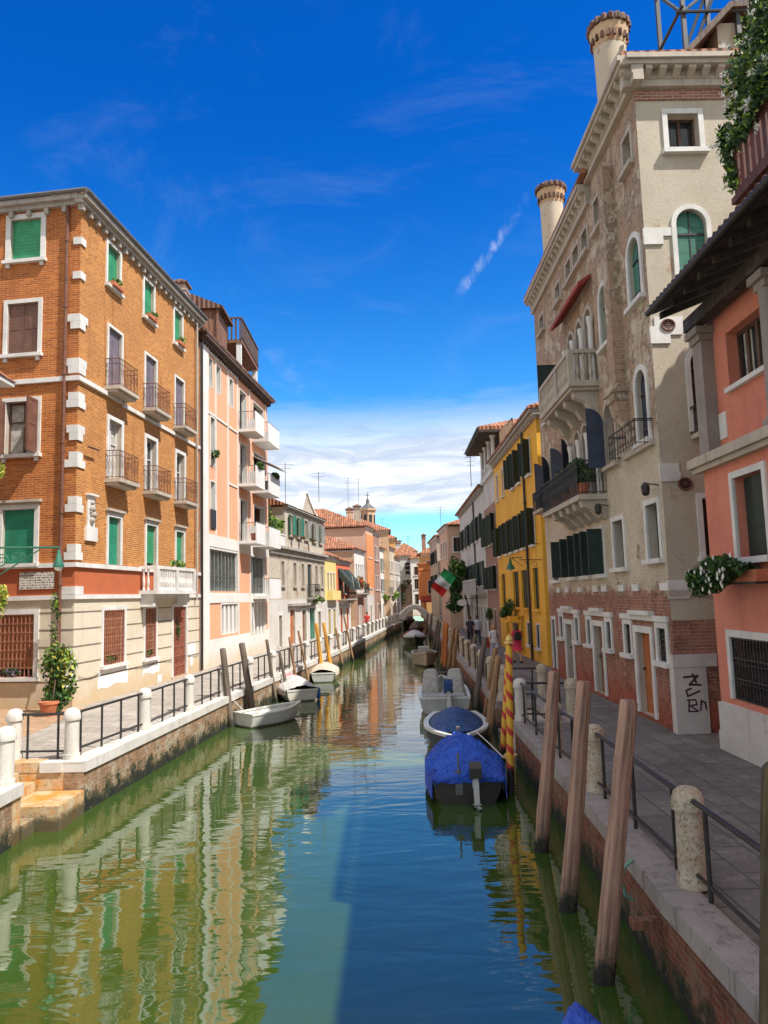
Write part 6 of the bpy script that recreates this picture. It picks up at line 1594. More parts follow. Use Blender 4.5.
f2 = empty('flag', (6.2, 64, 5.2), 'dark blue and red flag hanging behind the tricolour', 'flag')
MB().tube((6.95, 64, 4.6), (5.3, 64, 6.6), .03, n=6).build('flagpole', M['wood_grey'], f2)
M['blue_cloth'] = m_plain('dark blue cloth', (.02, .03, .12), .9, .3); M['red_cloth'] = m_plain('deep red cloth', (.35, .05, .03), .9, .3)
m_ = MB(); 
for i in range(8):
    w0, w1 = .08 * math.sin(i * 1.1), .08 * math.sin((i + 1) * 1.1)
    m_.quad((5.35 + i * .12, 64 + w0, 6.5 - i * .17), (5.47 + i * .12, 64 + w1, 6.33 - i * .17), (5.6 + i * .12, 64.05 + w1, 4.9 - i * .1), (5.45 + i * .12, 64.05 + w0, 5.0 - i * .1), 0 if i < 4 else 1)
m_.build('cloth', [M['blue_cloth'], M['red_cloth']], f2, True, recalc=False)
# potted tree by the pale house
pt_ = empty('potted_tree', (5.9, 43.5, Q), 'small round topped tree in a dark red square pot on the right quay', 'plant')
MB().box(5.7, 6.1, 43.3, 43.7, Q, Q + .5).box(5.66, 6.14, 43.26, 43.74, Q + .5, Q + .56).build('pot', M['canvas_red'], pt_)
MB().tube((5.9, 43.5, Q + .5), (5.9, 43.5, Q + 1.5), .03, n=6).build('trunk', M['wood_dark'], pt_)
lf = MB(); leaves(lf, (5.9, 43.5, Q + 1.85), (.42, .42, .42), 520, .07, (0, 1), 95); lf.build('crown', [M['leaf_b'], M['leaf_a']], pt_, recalc=False)
# ============================================================ MOORING POSTS
M['post_pink'] = m_wood('pink brown mooring timber', (.34, .20, .145), .8, 2, True, 22.)
M['post_grey'] = m_wood('grey brown mooring timber', (.15, .115, .09), .85, 2, True, 14.)
M['post_tan'] = m_wood('tan mooring timber', (.30, .17, .08), .8, 2, True, 12.)
M['post_yel'] = m_wood('yellow painted timber', (.62, .30, .03), .6, 2, True, 10.)
M['post_org'] = m_wood('orange painted timber', (.55, .16, .03), .6, 2, True, 10.)
M['post_olive'] = m_wood('olive brown timber', (.085, .065, .025), .8, 2, True, 10.)
def striped():
    t = NT('red and yellow spiral stripes'); o = t.xyz()
    an = t.math('MULTIPLY', t.math('ARCTAN2', o[1], o[0]), 1 / (2 * math.pi))
    f = t.math('FRACT', t.math('ADD', t.math('MULTIPLY', o[2], 1 / .36), an))
    col = t.mix(t.ramp(f, .36, .38, 0, 1, False), (.50, .04, .03), (.68, .38, .03))
    col = t.mix(t.ramp(t.noise(5, 6, .75), .55, .7, 0, .45), col, (.35, .2, .1))
    zz = t.math('ADD', o[2], t.math('MULTIPLY', t.noise(6, 5, .7), .3))
    col = t.mix(t.ramp(zz, .62, .75, 1., 0.), col, (.02, .018, .015))
    return t.out(col, .6, t.bump(t.noise(12, 5), .2, .01))
M['striped'] = striped()
def post(base, top, r, mat, label, group, cap=None, taper=.88, seed=0):
    b = Vector((base[0], base[1], 0)); tp = Vector(top); L = (tp - b).length
    rnd = random.Random(seed); n = 18; prof = [(-1.0, 1.05)]
    k = 9
    for i in range(k + 1): prof.append((L * i / k, (1.05 - (1.05 - taper) * i / k) * (1 + rnd.uniform(-.02, .02))))
    mb = MB(); vs = []; fs = []
    for z, f_ in prof + [(L + r * .25, taper * .8), (L + r * .32, taper * .4)]:
        wob = rnd.uniform(-.006, .006)
        for i in range(n):
            a = 2 * math.pi * i / n; rr = r * f_ * (1 + .03 * math.sin(a * 3 + seed) + .015 * math.sin(a * 7 + z))
            vs.append((wob + rr * math.cos(a), rr * math.sin(a), z))
    m_ = len(prof) + 2
    for j in range(m_ - 1):
        for i in range(n): fs.append((j * n + i, j * n + (i + 1) % n, (j + 1) * n + (i + 1) % n, (j + 1) * n + i))
    fs.append(tuple(range((m_ - 1) * n, m_ * n)))
    mb.add(vs, fs)
    d = (tp - b).normalized()
    if cap:
        root = empty('striped_pole', (0, 0, 0), label, 'mooring pole', group)
        mb.build('shaft', M[mat], root, 'auto')
        MB().lathe((0, 0, L), [(r * 1.35, 0), (r * 1.4, .03), (r * .8, .05), (r * 1.0, .08), (r * .8, .13), (r * .3, .17), (.005, .2)], 14).build('cap', M[cap], root, 'auto')
    else:
        root = mb.build('mooring_post', M[mat], None, 'auto'); tag(root, label, 'mooring post', group)
    root.location = b; root.rotation_mode = 'QUATERNION'; root.rotation_quaternion = Vector((0, 0, 1)).rotation_difference(d)
    return root
M['gold'] = m_plain('gilded cap', (.70, .50, .16), .4, .2, 6, .3)
GR = 'mooring posts beside the right quay'; GL = 'mooring posts beside the left quay'
post((2.32, 12.24), (2.68, 12.24, 2.74), .108, 'post_pink', 'farthest of the three thick pink brown mooring posts in the right foreground', GR, seed=1)
post((2.21, 10.04), (2.58, 10.04, 2.83), .108, 'post_pink', 'middle one of the three thick pink brown mooring posts in the right foreground', GR, seed=2)
post((2.15, 8.27), (2.59, 8.27, 2.83), .108, 'post_pink', 'nearest and tallest looking of the three thick pink brown mooring posts', GR, seed=3)
post((1.96, 4.4), (2.23, 4.4, 3.0), .12, 'post_olive', 'dark olive post cut off by the right frame edge in the corner', GR, seed=4)
for i, (b, t_, m_, lab) in enumerate([
    ((3.0, 24.19), (3.45, 24.19, 2.29), 'post_tan', 'tan mooring post just left of the striped poles, upper one of the pair'),
    ((2.61, 20.86), (3.04, 20.86, 2.3), 'post_tan', 'tan mooring post just left of the striped poles, nearer one of the pair'),
    ((2.85, 25.83), (3.33, 25.83, 2.52), 'post_grey', 'dark grey brown mooring post behind the grey white motorboat'),
    ((3.3, 32.19), (3.75, 32.19, 2.3), 'post_grey', 'grey mooring post right behind the covered seats of the grey white motorboat'),
    ((3.2, 38.21), (3.55, 38.21, 2.23), 'post_tan', 'tan brown mooring post beyond the grey white motorboat, right one of a pair'),
    ((3.02, 38.76), (3.42, 38.76, 2.3), 'post_tan', 'tan brown mooring post beyond the grey white motorboat, left one of a pair'),
    ((2.98, 40.33), (3.21, 40.33, 2.48), 'post_org', 'orange mooring post beside the beige boat, nearer one of two'),
    ((2.95, 41.77), (3.19, 41.77, 2.48), 'post_org', 'orange mooring post beside the beige boat, farther one of two'),
    ((3.37, 55.64), (3.76, 55.64, 2.18), 'post_grey', 'distant dark mooring post beyond the beige boat, farther one of two'),
    ((3.4, 52.7), (3.70, 52.7, 2.13), 'post_grey', 'distant dark mooring post beyond the beige boat, nearer one of two'),
    ((3.81, 68.66), (4.1, 68.66, 2.27), 'post_grey', 'very distant mooring post beyond the red covered boat'),
    ((3.7, 74.0), (4.0, 74.0, 2.2), 'post_grey', 'most distant mooring post on the right near the footbridge')]):
    post(b, t_, .10 if i != 7 else .09, m_, lab, GR, seed=10 + i)
for i, (b, t_, m_, r_p, lab) in enumerate([
    ((-5.12, 24.59), (-5.37, 24.59, 2.48), 'post_grey', .11, 'thick grey brown mooring post behind the small white boat, left one of the pair'),
    ((-4.72, 26.4), (-5.1, 26.4, 2.53), 'post_grey', .12, 'thick grey brown mooring post behind the small white boat, right one of the pair'),
    ((-4.44, 29.87), (-4.79, 29.87, 2.45), 'post_grey', .07, 'thin grey mooring post by the black outboard of the pink covered boat'),
    ((-4.1, 31.0), (-4.45, 31.0, 1.9), 'post_grey', .07, 'short thin mooring post left of the pink covered boat'),
    ((-3.95, 33.0), (-4.3, 33.0, 2.37), 'post_tan', .06, 'thin pale tan mooring post behind the pink covered boat'),
    ((-3.7, 35.2), (-4.15, 35.2, 2.54), 'post_tan', .06, 'thin pale tan mooring post left of the two yellow posts'),
    ((-3.32, 38.2), (-3.6, 38.2, 2.75), 'post_yel', .10, 'yellow mooring post behind the cream covered boat, left one of two'),
    ((-3.02, 40.3), (-3.4, 40.3, 2.7), 'post_yel', .10, 'yellow mooring post behind the cream covered boat, right one of two'),
    ((-2.7, 44.5), (-3.05, 44.5, 2.26), 'post_tan', .07, 'thin mooring post right of the two yellow posts, nearer one'),
    ((-2.2, 48.), (-2.75, 48., 2.9), 'post_tan', .07, 'thin mooring post right of the two yellow posts, farther and taller one')]):
    post(b, t_, r_p, m_, lab, GL, seed=30 + i)
post((2.40, 15.6), (2.50, 15.6, 3.0), .072, 'striped', 'red and yellow spiral striped pole with a gilded cap, taller one in front', 'striped mooring poles', 'gold', .95, 50)
post((2.52, 17.6), (2.80, 17.6, 2.62), .066, 'striped', 'red and yellow spiral striped pole leaning behind the taller striped pole', 'striped mooring poles', 'gold', .95, 51)
# mooring ring beam and green hose on the wall
mb = MB().path([(2.70, 8.9, .55 + .0), (2.62, 8.9, .6), (2.58, 8.9, .75), (2.62, 8.9, .9), (2.72, 8.9, .98)], .02, 6)
M['hose'] = m_plain('pale green hose', (.14, .32, .24), .6, .1)
thing_mesh(mb, 'rope_loop', M['hose'], (2.7, 8.9, .55), 'pale green rope loop hanging on the quay wall behind the nearest post', 'rope')
mb = MB().box(2.44, 2.77, 8.1, 8.24, .56, .65)
thing_mesh(mb, 'fender_beam', M['wood_mid'], (2.77, 8.17, .56), 'short timber beam bracing the nearest mooring post to the quay wall', 'beam')

# ============================================================ BOATS
def m_paint(name, c, rough=.35, var=.1):
    t = NT(name); o = t.xyz()
    col = t.mix(t.ramp(t.noise(3, 5, .7), .35, .7), sc(c, 1 - var), sc(c, 1 + var))
    zz = t.math('ADD', o[2], t.math('MULTIPLY', t.noise(8, 4), .06))
    col = t.mix(t.ramp(zz, .05, .12, .9, 0), col, (.02, .025, .015))
    col = t.mix(t.ramp(t.noise(1., 5, .7, t.map((6, 6, 1.5))), .55, .75, 0, .3), col, sc(c, .45))
    return t.out(col, rough)
M['hull_dark'] = m_paint('dark varnished hull', (.035, .028, .022))
M['hull_blue'] = m_paint('dark blue hull', (.015, .03, .07))
M['hull_white'] = m_paint('white hull paint', (.66, .66, .60))
M['hull_grey'] = m_paint('grey white hull paint', (.42, .42, .40))
M['hull_beige'] = m_paint('beige hull paint', (.40, .33, .24))
M['hull_cream'] = m_paint('cream hull paint', (.55, .53, .45))
def m_tarp(name, c, c2=None, stripe=None):
    t = NT(name); col = t.mix(t.ramp(t.noise(1.6, 4), .35, .7), c, c2 or sc(c, .7))
    if stripe:
        x = t.xyz()[0]; col = t.mix(t.math('MULTIPLY', t.ramp(x, stripe[0], stripe[0] + .03), t.ramp(x, stripe[1], stripe[1] + .03, 1, 0)), col, stripe[2])
    fold = t.noise(1., 3, .5, t.map((3, 7, 7)), 1.2)
    return t.out(col, .55, t.bump(t.math('ADD', fold, t.math('MULTIPLY', t.math('ABSOLUTE', t.math('SUBTRACT', t.noise(3.5, 4, .6, None, 1.5), .5)), 1.6)), .9, .10))
M['tarp_blue'] = m_tarp('blue tarpaulin', (.022, .12, .66), (.014, .07, .46))
M['tarp_dkblue'] = m_tarp('faded blue tarpaulin', (.02, .08, .25), (.015, .05, .16))
M['tarp_cream'] = m_tarp('cream tarpaulin', (.66, .55, .44), (.60, .5, .40))
M['tarp_pink'] = m_tarp('white and pink tarpaulin', (.66, .62, .58), (.58, .54, .5), (1.6, 2.6, (.58, .24, .27)))
M['tarp_white'] = m_tarp('white canvas covers', (.50, .49, .47), (.42, .41, .39))
M['tarp_red'] = m_tarp('dark red tarpaulin', (.26, .02, .03), None, (3.4, 9, (.6, .6, .58)))
def wfun(t, W, sf):
    w = W / 2 * (sf + (1 - sf) * math.sin(math.pi / 2 * min(1, t / .4)))
    if t > .42: w *= max(0., 1 - ((t - .42) / .58) ** 2.3)
    return w
def hull(L, W, H, sf=.8, n=18):
    mb = MB(); secs = []
    for i in range(n + 1):
        t = i / n; w = max(.012, wfun(t, W, sf)); z = H * (1 + .32 * t ** 2.5); x = L * t + .10 * L * 0
        kz = -.22 + .25 * max(0, (t - .7) / .3) ** 2
        rake = .12 * (t ** 3) * L
        secs.append([(x, 0, kz), (x + rake * .2, w * .72, -.06 + .1 * t ** 3), (x + rake * .5, w * .92, z * .45), (x + rake, w, z)])
    for s_ in (1, -1):
        k = len(mb.v)
        for sec in secs:
            for p in sec: mb.v.append((p[0], p[1] * s_, p[2]))
        for i in range(n):
            for j in range(3): mb.f.append([k + i * 4 + j, k + i * 4 + j + 1, k + (i + 1) * 4 + j + 1, k + (i + 1) * 4 + j]); mb.m.append(0)
    s0 = secs[0]; mb.poly([(p[0], p[1], p[2]) for p in s0] + [(p[0], -p[1], p[2]) for p in reversed(s0[1:])])
    return mb, secs
def rim(secs, th=.045, h=.05, m=0):
    mb = MB()
    for s_ in (1, -1):
        for a, b in zip(secs[:-1], secs[1:]):
            p, q = a[3], b[3]
            P = [(p[0], p[1] * s_ + .015 * s_, p[2] - h * .3), (q[0], q[1] * s_ + .015 * s_, q[2] - h * .3), (q[0], (max(q[1] - th, 0)) * s_, q[2] - h * .3), (p[0], (max(p[1] - th, 0)) * s_, p[2] - h * .3)]
            P += [(x, y, z + h) for x, y, z in P]
            mb.add(P, [(0, 1, 2, 3), (7, 6, 5, 4), (0, 4, 5, 1), (3, 2, 6, 7)], m)
    p = secs[0][3]; mb.box(p[0] - .02, p[0] + .04, -p[1], p[1], p[2] - h * .29, p[2] + h * .99, m)
    return mb
def inner(secs, z=.12):
    mb = MB()
    for a, b in zip(secs[:-1], secs[1:]):
        for s_ in (1, -1):
            p, q = a[3], b[3]
            mb.quad((p[0], (p[1] - .03) * s_, p[2]), (q[0], max(q[1] - .03, 0) * s_, q[2]), (q[0], q[1] * .78 * s_, z), (p[0], p[1] * .78 * s_, z))
            mb.quad((p[0], p[1] * .78 * s_, z), (q[0], q[1] * .78 * s_, z), (q[0], 0, z), (p[0], 0, z))
    return mb
def cover(secs, t0, t1, ridge, over=.03, drop=.12, seed=1, amp=.03, ny=12, flap=False):
    """draped tarpaulin over the gunwales; ridge(t) gives the tent height"""
    n = len(secs) - 1; a, b = int(t0 * n), int(t1 * n); V = []; rows = (b - a) * 3 + 1
    for k in range(rows):
        i = a + k / 3; i0 = min(int(i), n - 1); f_ = i - i0
        P = [secs[i0][3][c] * (1 - f_) + secs[i0 + 1][3][c] * f_ for c in range(3)]
        t = i / n; w = P[1] + over; rg = ridge((k) / (rows - 1))
        for j in range(-1, ny + 2):
            if j < 0 or j > ny: y = w * (1 if j > 0 else -1) * 1.01; z = P[2] - drop * (1 + .5 * noise.noise(Vector((k * .7, j, seed)))) 
            else:
                s_ = j / ny * 2 - 1; y = w * s_; z = P[2] + .045 + rg * (1 - abs(s_) ** 1.7) 
                z += amp * (noise.noise(Vector((k * .45, s_ * 3, seed * 3.1))) + .6 * noise.noise(Vector((k * 1.1, s_ * 7, seed))))
            V.append((P[0], y, z))
    if flap:
        row = []; P = secs[a][3]
        for j in range(-1, ny + 2):
            x_, y_, z_ = V[j + 1]; e_ = .02 + .06 * noise.noise(Vector((j * .9, 1.7, seed)))
            row.append((x_ - .05, y_ * .97, min(z_ - .02, P[2] - e_)))
        mid_ = [((p[0] + q[0]) / 2 - .05, (p[1] + q[1]) / 2, (p[2] + q[2]) / 2 + .03 * noise.noise(Vector((p[1] * 6, 3, seed)))) for p, q in zip(row, V[:ny + 3])]
        V = row + mid_ + V; rows += 2
    m_ = ny + 3; F_s = []
    for k in range(rows - 1):
        for j in range(m_ - 1): F_s.append((k * m_ + j, k * m_ + j + 1, (k + 1) * m_ + j + 1, (k + 1) * m_ + j))
    mb = MB(); mb.add(V, F_s); return mb
def outboard(root, x, y, z, tilt, mat='hull_grey', covermat=None, s=1.):
    """engine whose leg points down (tilt 0) or up and back (tilt 70 degrees)"""
    ca, sa = math.cos(R(tilt)), math.sin(R(tilt))
    def T(px, py, pz):
        px, pz = px * s, pz * s
        return (x - (px * ca + -pz * sa) * 1., y + py * s, z + (px * sa * 1. + pz * ca))
    mb = MB()
    def lb(x0, x1, y0, y1, z0, z1): mb.box(x0, x1, y0, y1, z0, z1, 0, T)
    pts = [(.0, .15), (.02, .42), (.12, .52), (.32, .50), (.40, .36), (.36, .15)]
    mb.prism([T(px, -.13, pz) for px, pz in pts], Vector(T(0, .13, 0)) - Vector(T(0, -.13, 0)))
    cw = mb.build('engine', M[covermat or mat], root, 'auto'); mb = MB()
    lb(.12, .30, -.06, .06, -.45, .148); lb(.05, .36, -.09, .09, -.40, -.385); lb(.10, .34, -.025, .025, -.72, -.452); lb(-.08, .12, -.07, .07, -.05, .12)
    mb.tube(T(.05, 0, -.55), T(.36, 0, -.55), .045 * s, n=8)
    for k in range(3):
        a = k * 2.094; mb.prism([T(.37, .02 * math.cos(a), -.55 + .02 * math.sin(a)), T(.37, .13 * math.cos(a - .4), -.55 + .13 * math.sin(a - .4)), T(.38, .13 * math.cos(a + .4), -.55 + .13 * math.sin(a + .4))], Vector(T(.02, 0, 0)) - Vector(T(0, 0, 0)))
    mb.build('engine_leg', M['hull_grey'] if mat != 'iron' else M['iron'], root, 'auto')
def boat(loc, heading, label, L, W, H, hullm, sf=.8, group='boats moored along the canal'):
    r = empty('boat', (0, 0, 0), label, 'boat', group)
    h, secs = hull(L, W, H, sf); h.build('hull', M[hullm], r, 'auto')
    r.location = (loc[0], loc[1], .0); r.rotation_euler = (0, 0, R(heading))
    return r, secs
# blue tarpaulin boat, stern to the camera
r, s_ = boat((1.50, 15.0), 88, 'small dark boat under a bright blue tarpaulin with a grey outboard, stern towards us', 3.1, 1.5, .42, 'hull_dark', .86)
rim(s_).build('gunwale', M['wood_grey'], r); 
cover(s_, .0, 1., lambda t: .10 + .27 * math.sin(math.pi * min(1, .08 + t * .92)) ** .7, .08, .30, 3, .13, 16, True).build('tarpaulin', M['tarp_blue'], r, True)
mb = MB(); mb.box(.02, .12, -.55, .55, .15, .42); mb.build('transom_board', M['hull_blue'], r)
outboard(r, -.10, -.12, .36, 14, 'hull_grey', 'hull_dark', .85)
MB().box(-.03, .02, .12, .26, .18, .62).tube((-.02, .19, .6), (.05, .19, .95), .02).build('engine_bracket', M['grey_iron'], r)
MB().path([(2.4, -.35, .95), (1.6, -.6, .8), (.9, -.8, .66)], .012, 5).build('tie_rope', M['canvas_white'], r)
mb = MB().prism([(.85, -.78, .66), (.72, -.98, .66), (1.02, -1.1, .66), (1.12, -.86, .66)], (0, 0, .05)); mb.build('yellow_pad', M['ochre'], r)
# blue boat with white rim, bow to the camera
r, s_ = boat((1.95, 23.0), -94, 'dark blue open boat with a white rim and faded blue cover, bow towards us', 4.3, 1.75, .48, 'hull_blue', .75)
rim(s_, .13, .07).build('gunwale', M['hull_white'], r); inner(s_).build('inside', M['hull_cream'], r)
cover(s_, .0, .88, lambda t: .30 * math.sin(math.pi * min(1, .1 + t * .9)) ** .8, -.16, .0, 5, .03).build('cover', M['tarp_dkblue'], r, True)
MB().box(4.55, 4.68, -.04, .04, .05, .88).build('stem_post', M['wood_grey'], r)
MB().path([(4.6, 0, .75), (5.2, -.3, .25), (5.6, -.7, .1)], .012, 5).build('tie_rope', M['canvas_white'], r)
# grey white motorboat
r, s_ = boat((1.88, 25.7), 87, 'grey white motorboat with two white covered seats and a blue hooded outboard', 4.9, 1.78, .55, 'hull_grey', .96)
rim(s_, .1, .06).build('gunwale', M['hull_white'], r); inner(s_, .2).build('inside', M['hull_grey'], r)
for i, y in enumerate((.45, -.42)):
    mb = MB(); V = []
    for z, wx, wy in ((.22, .42, .38), (.7, .36, .34), (1.15, .22, .27), (1.32, .16, .22), (1.36, .05, .1)):
        for k in range(12):
            a = 2 * math.pi * k / 12; V.append((1.9 + wx * math.copysign(abs(math.cos(a)) ** .5, math.cos(a)) - (1.2 - z) * .1, y + wy * math.copysign(abs(math.sin(a)) ** .5, math.sin(a)), z + .02 * math.sin(k * 2.1)))
    fs_ = [(j * 12 + k, j * 12 + (k + 1) % 12, (j + 1) * 12 + (k + 1) % 12, (j + 1) * 12 + k) for j in range(4) for k in range(12)] + [tuple(range(48, 60))]
    mb.add(V, fs_); mb.build('seat_cover', M['tarp_white'], r, 'auto')
MB().tube((2.3, .75, .6), (2.3, .75, 1.2), .02).tube((2.3, -.75, .6), (2.3, -.75, 1.2), .02).tube((2.3, .75, 1.2), (2.3, -.75, 1.2), .02).build('frame', M['grey_iron'], r)
outboard(r, -.02, -.12, .55, 20, 'hull_white', 'tarp_dkblue', 1.15)
mb = MB().prism([(.1, -.7, .55), (.9, -.7, .55), (.9, .75, .55), (.1, .75, .55)], (0, 0, .08)); mb.build('stern_deck', M['hull_grey'], r)
# beige, red, dark boats farther on
r, s_ = boat((2.15, 47.0), -90, 'beige wooden boat seen bow on, beyond the grey white motorboat', 4.2, 1.5, .62, 'hull_beige', .8)
rim(s_, .08, .05).build('gunwale', M['hull_cream'], r); inner(s_).build('inside', M['hull_beige'], r)
MB().box(.8, 2.0, -.3, .3, .3, .95).build('engine_box', M['tarp_white'], r)
r, s_ = boat((2.25, 66.5), -90, 'boat with dark red cover and white front, far along the right quay', 5.2, 1.95, .6, 'hull_dark', .85)
rim(s_).build('gunwale', M['hull_cream'], r); cover(s_, 0, 1, lambda t: .5 * math.sin(math.pi * (.12 + t * .85)), .04, .1, 7, .03).build('tarpaulin', M['tarp_red'], r, True)
r, s_ = boat((3.1, 82), -90, 'small black covered boat moored just before the footbridge', 4.8, 1.5, .55, 'hull_dark', .85)
cover(s_, 0, 1, lambda t: .75 * math.sin(math.pi * (.12 + t * .8)), .03, .1, 8, .03).build('cover', M['iron'], r, True); rim(s_).build('gunwale', M['hull_grey'], r)
r, s_ = boat((3.0, 100), -95, 'dark boat beyond the arch of the footbridge', 4.5, 1.5, .8, 'hull_dark', .85)
cover(s_, 0, 1, lambda t: .5 * math.sin(math.pi * (.12 + t * .8)), .03, .1, 9, .03).build('cover', M['iron'], r, True)
# blue bow at the lower edge
r, s_ = boat((1.2, 2.6), 86, 'boat bow under a violet blue cover peeping over the bottom frame edge', 3.6, 1.3, .42, 'hull_blue', .85)
cover(s_, 0, 1, lambda t: .35 * math.sin(math.pi * min(1, .15 + t * .8)), .05, .2, 11, .03).build('tarpaulin', M['tarp_blue'], r, True); rim(s_).build('gunwale', M['hull_cream'], r)
# left bank boats
r, s_ = boat((-4.72, 24.45), 46, 'small empty white boat with a flat deck on the left side', 2.15, 1.2, .40, 'hull_white', .92)
rim(s_, .10, .05).build('gunwale', M['hull_white'], r); inner(s_, .33).build('deck', M['hull_white'], r)
r, s_ = boat((-3.42, 30.1), 112, 'white boat with a pink striped cover and a blue fender on the left side', 4.0, 1.5, .42, 'hull_cream', .85)
rim(s_).build('gunwale', M['hull_white'], r); cover(s_, .05, 1, lambda t: .42 * math.sin(math.pi * min(1, .12 + t * .85)), .05, .16, 12, .05).build('tarpaulin', M['tarp_pink'], r, True)
M['fender'] = m_plain('blue fender', (.02, .12, .50), .5, .1)
MB().lathe((.25, -.72, .0), [(.01, 0), (.08, .06), (.09, .4), (.03, .48)], 10).build('fender', M['fender'], r, 'auto')
outboard(r, 3.9, .2, .5, 60, 'iron')
r, s_ = boat((-3.15, 36.4), 95, 'rounded boat under a smooth cream cover on the left side', 4.1, 1.55, .42, 'hull_grey', .7)
rim(s_).build('gunwale', M['hull_white'], r); cover(s_, .0, 1, lambda t: .30 * math.sin(math.pi * min(1, .18 + t * .8)), .05, .12, 13, .02).build('tarpaulin', M['tarp_cream'], r, True)
# ropes from posts to the left quay
mb = MB().path([(-5.55, 22.3, 1.0), (-5.50, 22.3, .7), (-5.5, 22.3, -.1)], .02, 6); thing_mesh(mb, 'hanging_rope', M['iron'], (-5.55, 22.3, 0), 'dark rope hanging down the left quay wall near the small white boat', 'rope')
mb = MB().tube((-4.5, 22.0 + 2.6, .3), (-5.1, 24.6, .9), .012, n=5); thing_mesh(mb, 'mooring_line', M['canvas_white'], (-5.1, 24.6, .3), 'thin mooring line from the small white boat to its post', 'rope')

# ============================================================ PEOPLE
M['skin'] = m_plain('skin', (.52, .30, .21), .6, .05)
M['hair_brown'] = m_plain('brown hair', (.09, .05, .03), .7, .2); M['hair_blond'] = m_plain('fair hair', (.42, .25, .12), .7, .2)
for nm, c in (('cl_pink', (.62, .05, .10)), ('cl_white', (.62, .62, .62)), ('cl_denim', (.16, .20, .32)), ('cl_navy', (.03, .035, .07)), ('cl_black', (.02, .02, .022)), ('cl_red', (.5, .04, .03)), ('cl_lblue', (.45, .5, .62)), ('cl_grey', (.2, .2, .21))):
    M[nm] = m_plain(nm[3:] + ' cloth', c, .9, .2, 8)
def skinmesh(name, pts, edges, rad, mat, parent, sub=2):
    me = bpy.data.meshes.new(name); me.from_pydata(pts, edges, [])
    o = bpy.data.objects.new(name, me); COL.objects.link(o); o.parent = parent
    sk = o.modifiers.new('skin', 'SKIN'); sk.use_smooth_shade = True
    if not me.skin_vertices: 
        bpy.context.view_layer.objects.active = o
    sv = me.skin_vertices[0].data
    for i, r_ in enumerate(rad): sv[i].radius = (r_, r_) if isinstance(r_, float) else r_
    sv[0].use_root = True
    ss = o.modifiers.new('sub', 'SUBSURF'); ss.levels = sub; ss.render_levels = sub
    # bake to a plain mesh
    dg = bpy.context.evaluated_depsgraph_get(); ev = o.evaluated_get(dg); m2 = bpy.data.meshes.new_from_object(ev)
    o.modifiers.clear(); o.data = m2; m2.materials.clear(); m2.materials.append(mat)
    ORG[o.name] = Vector((0, 0, 0))
    return o
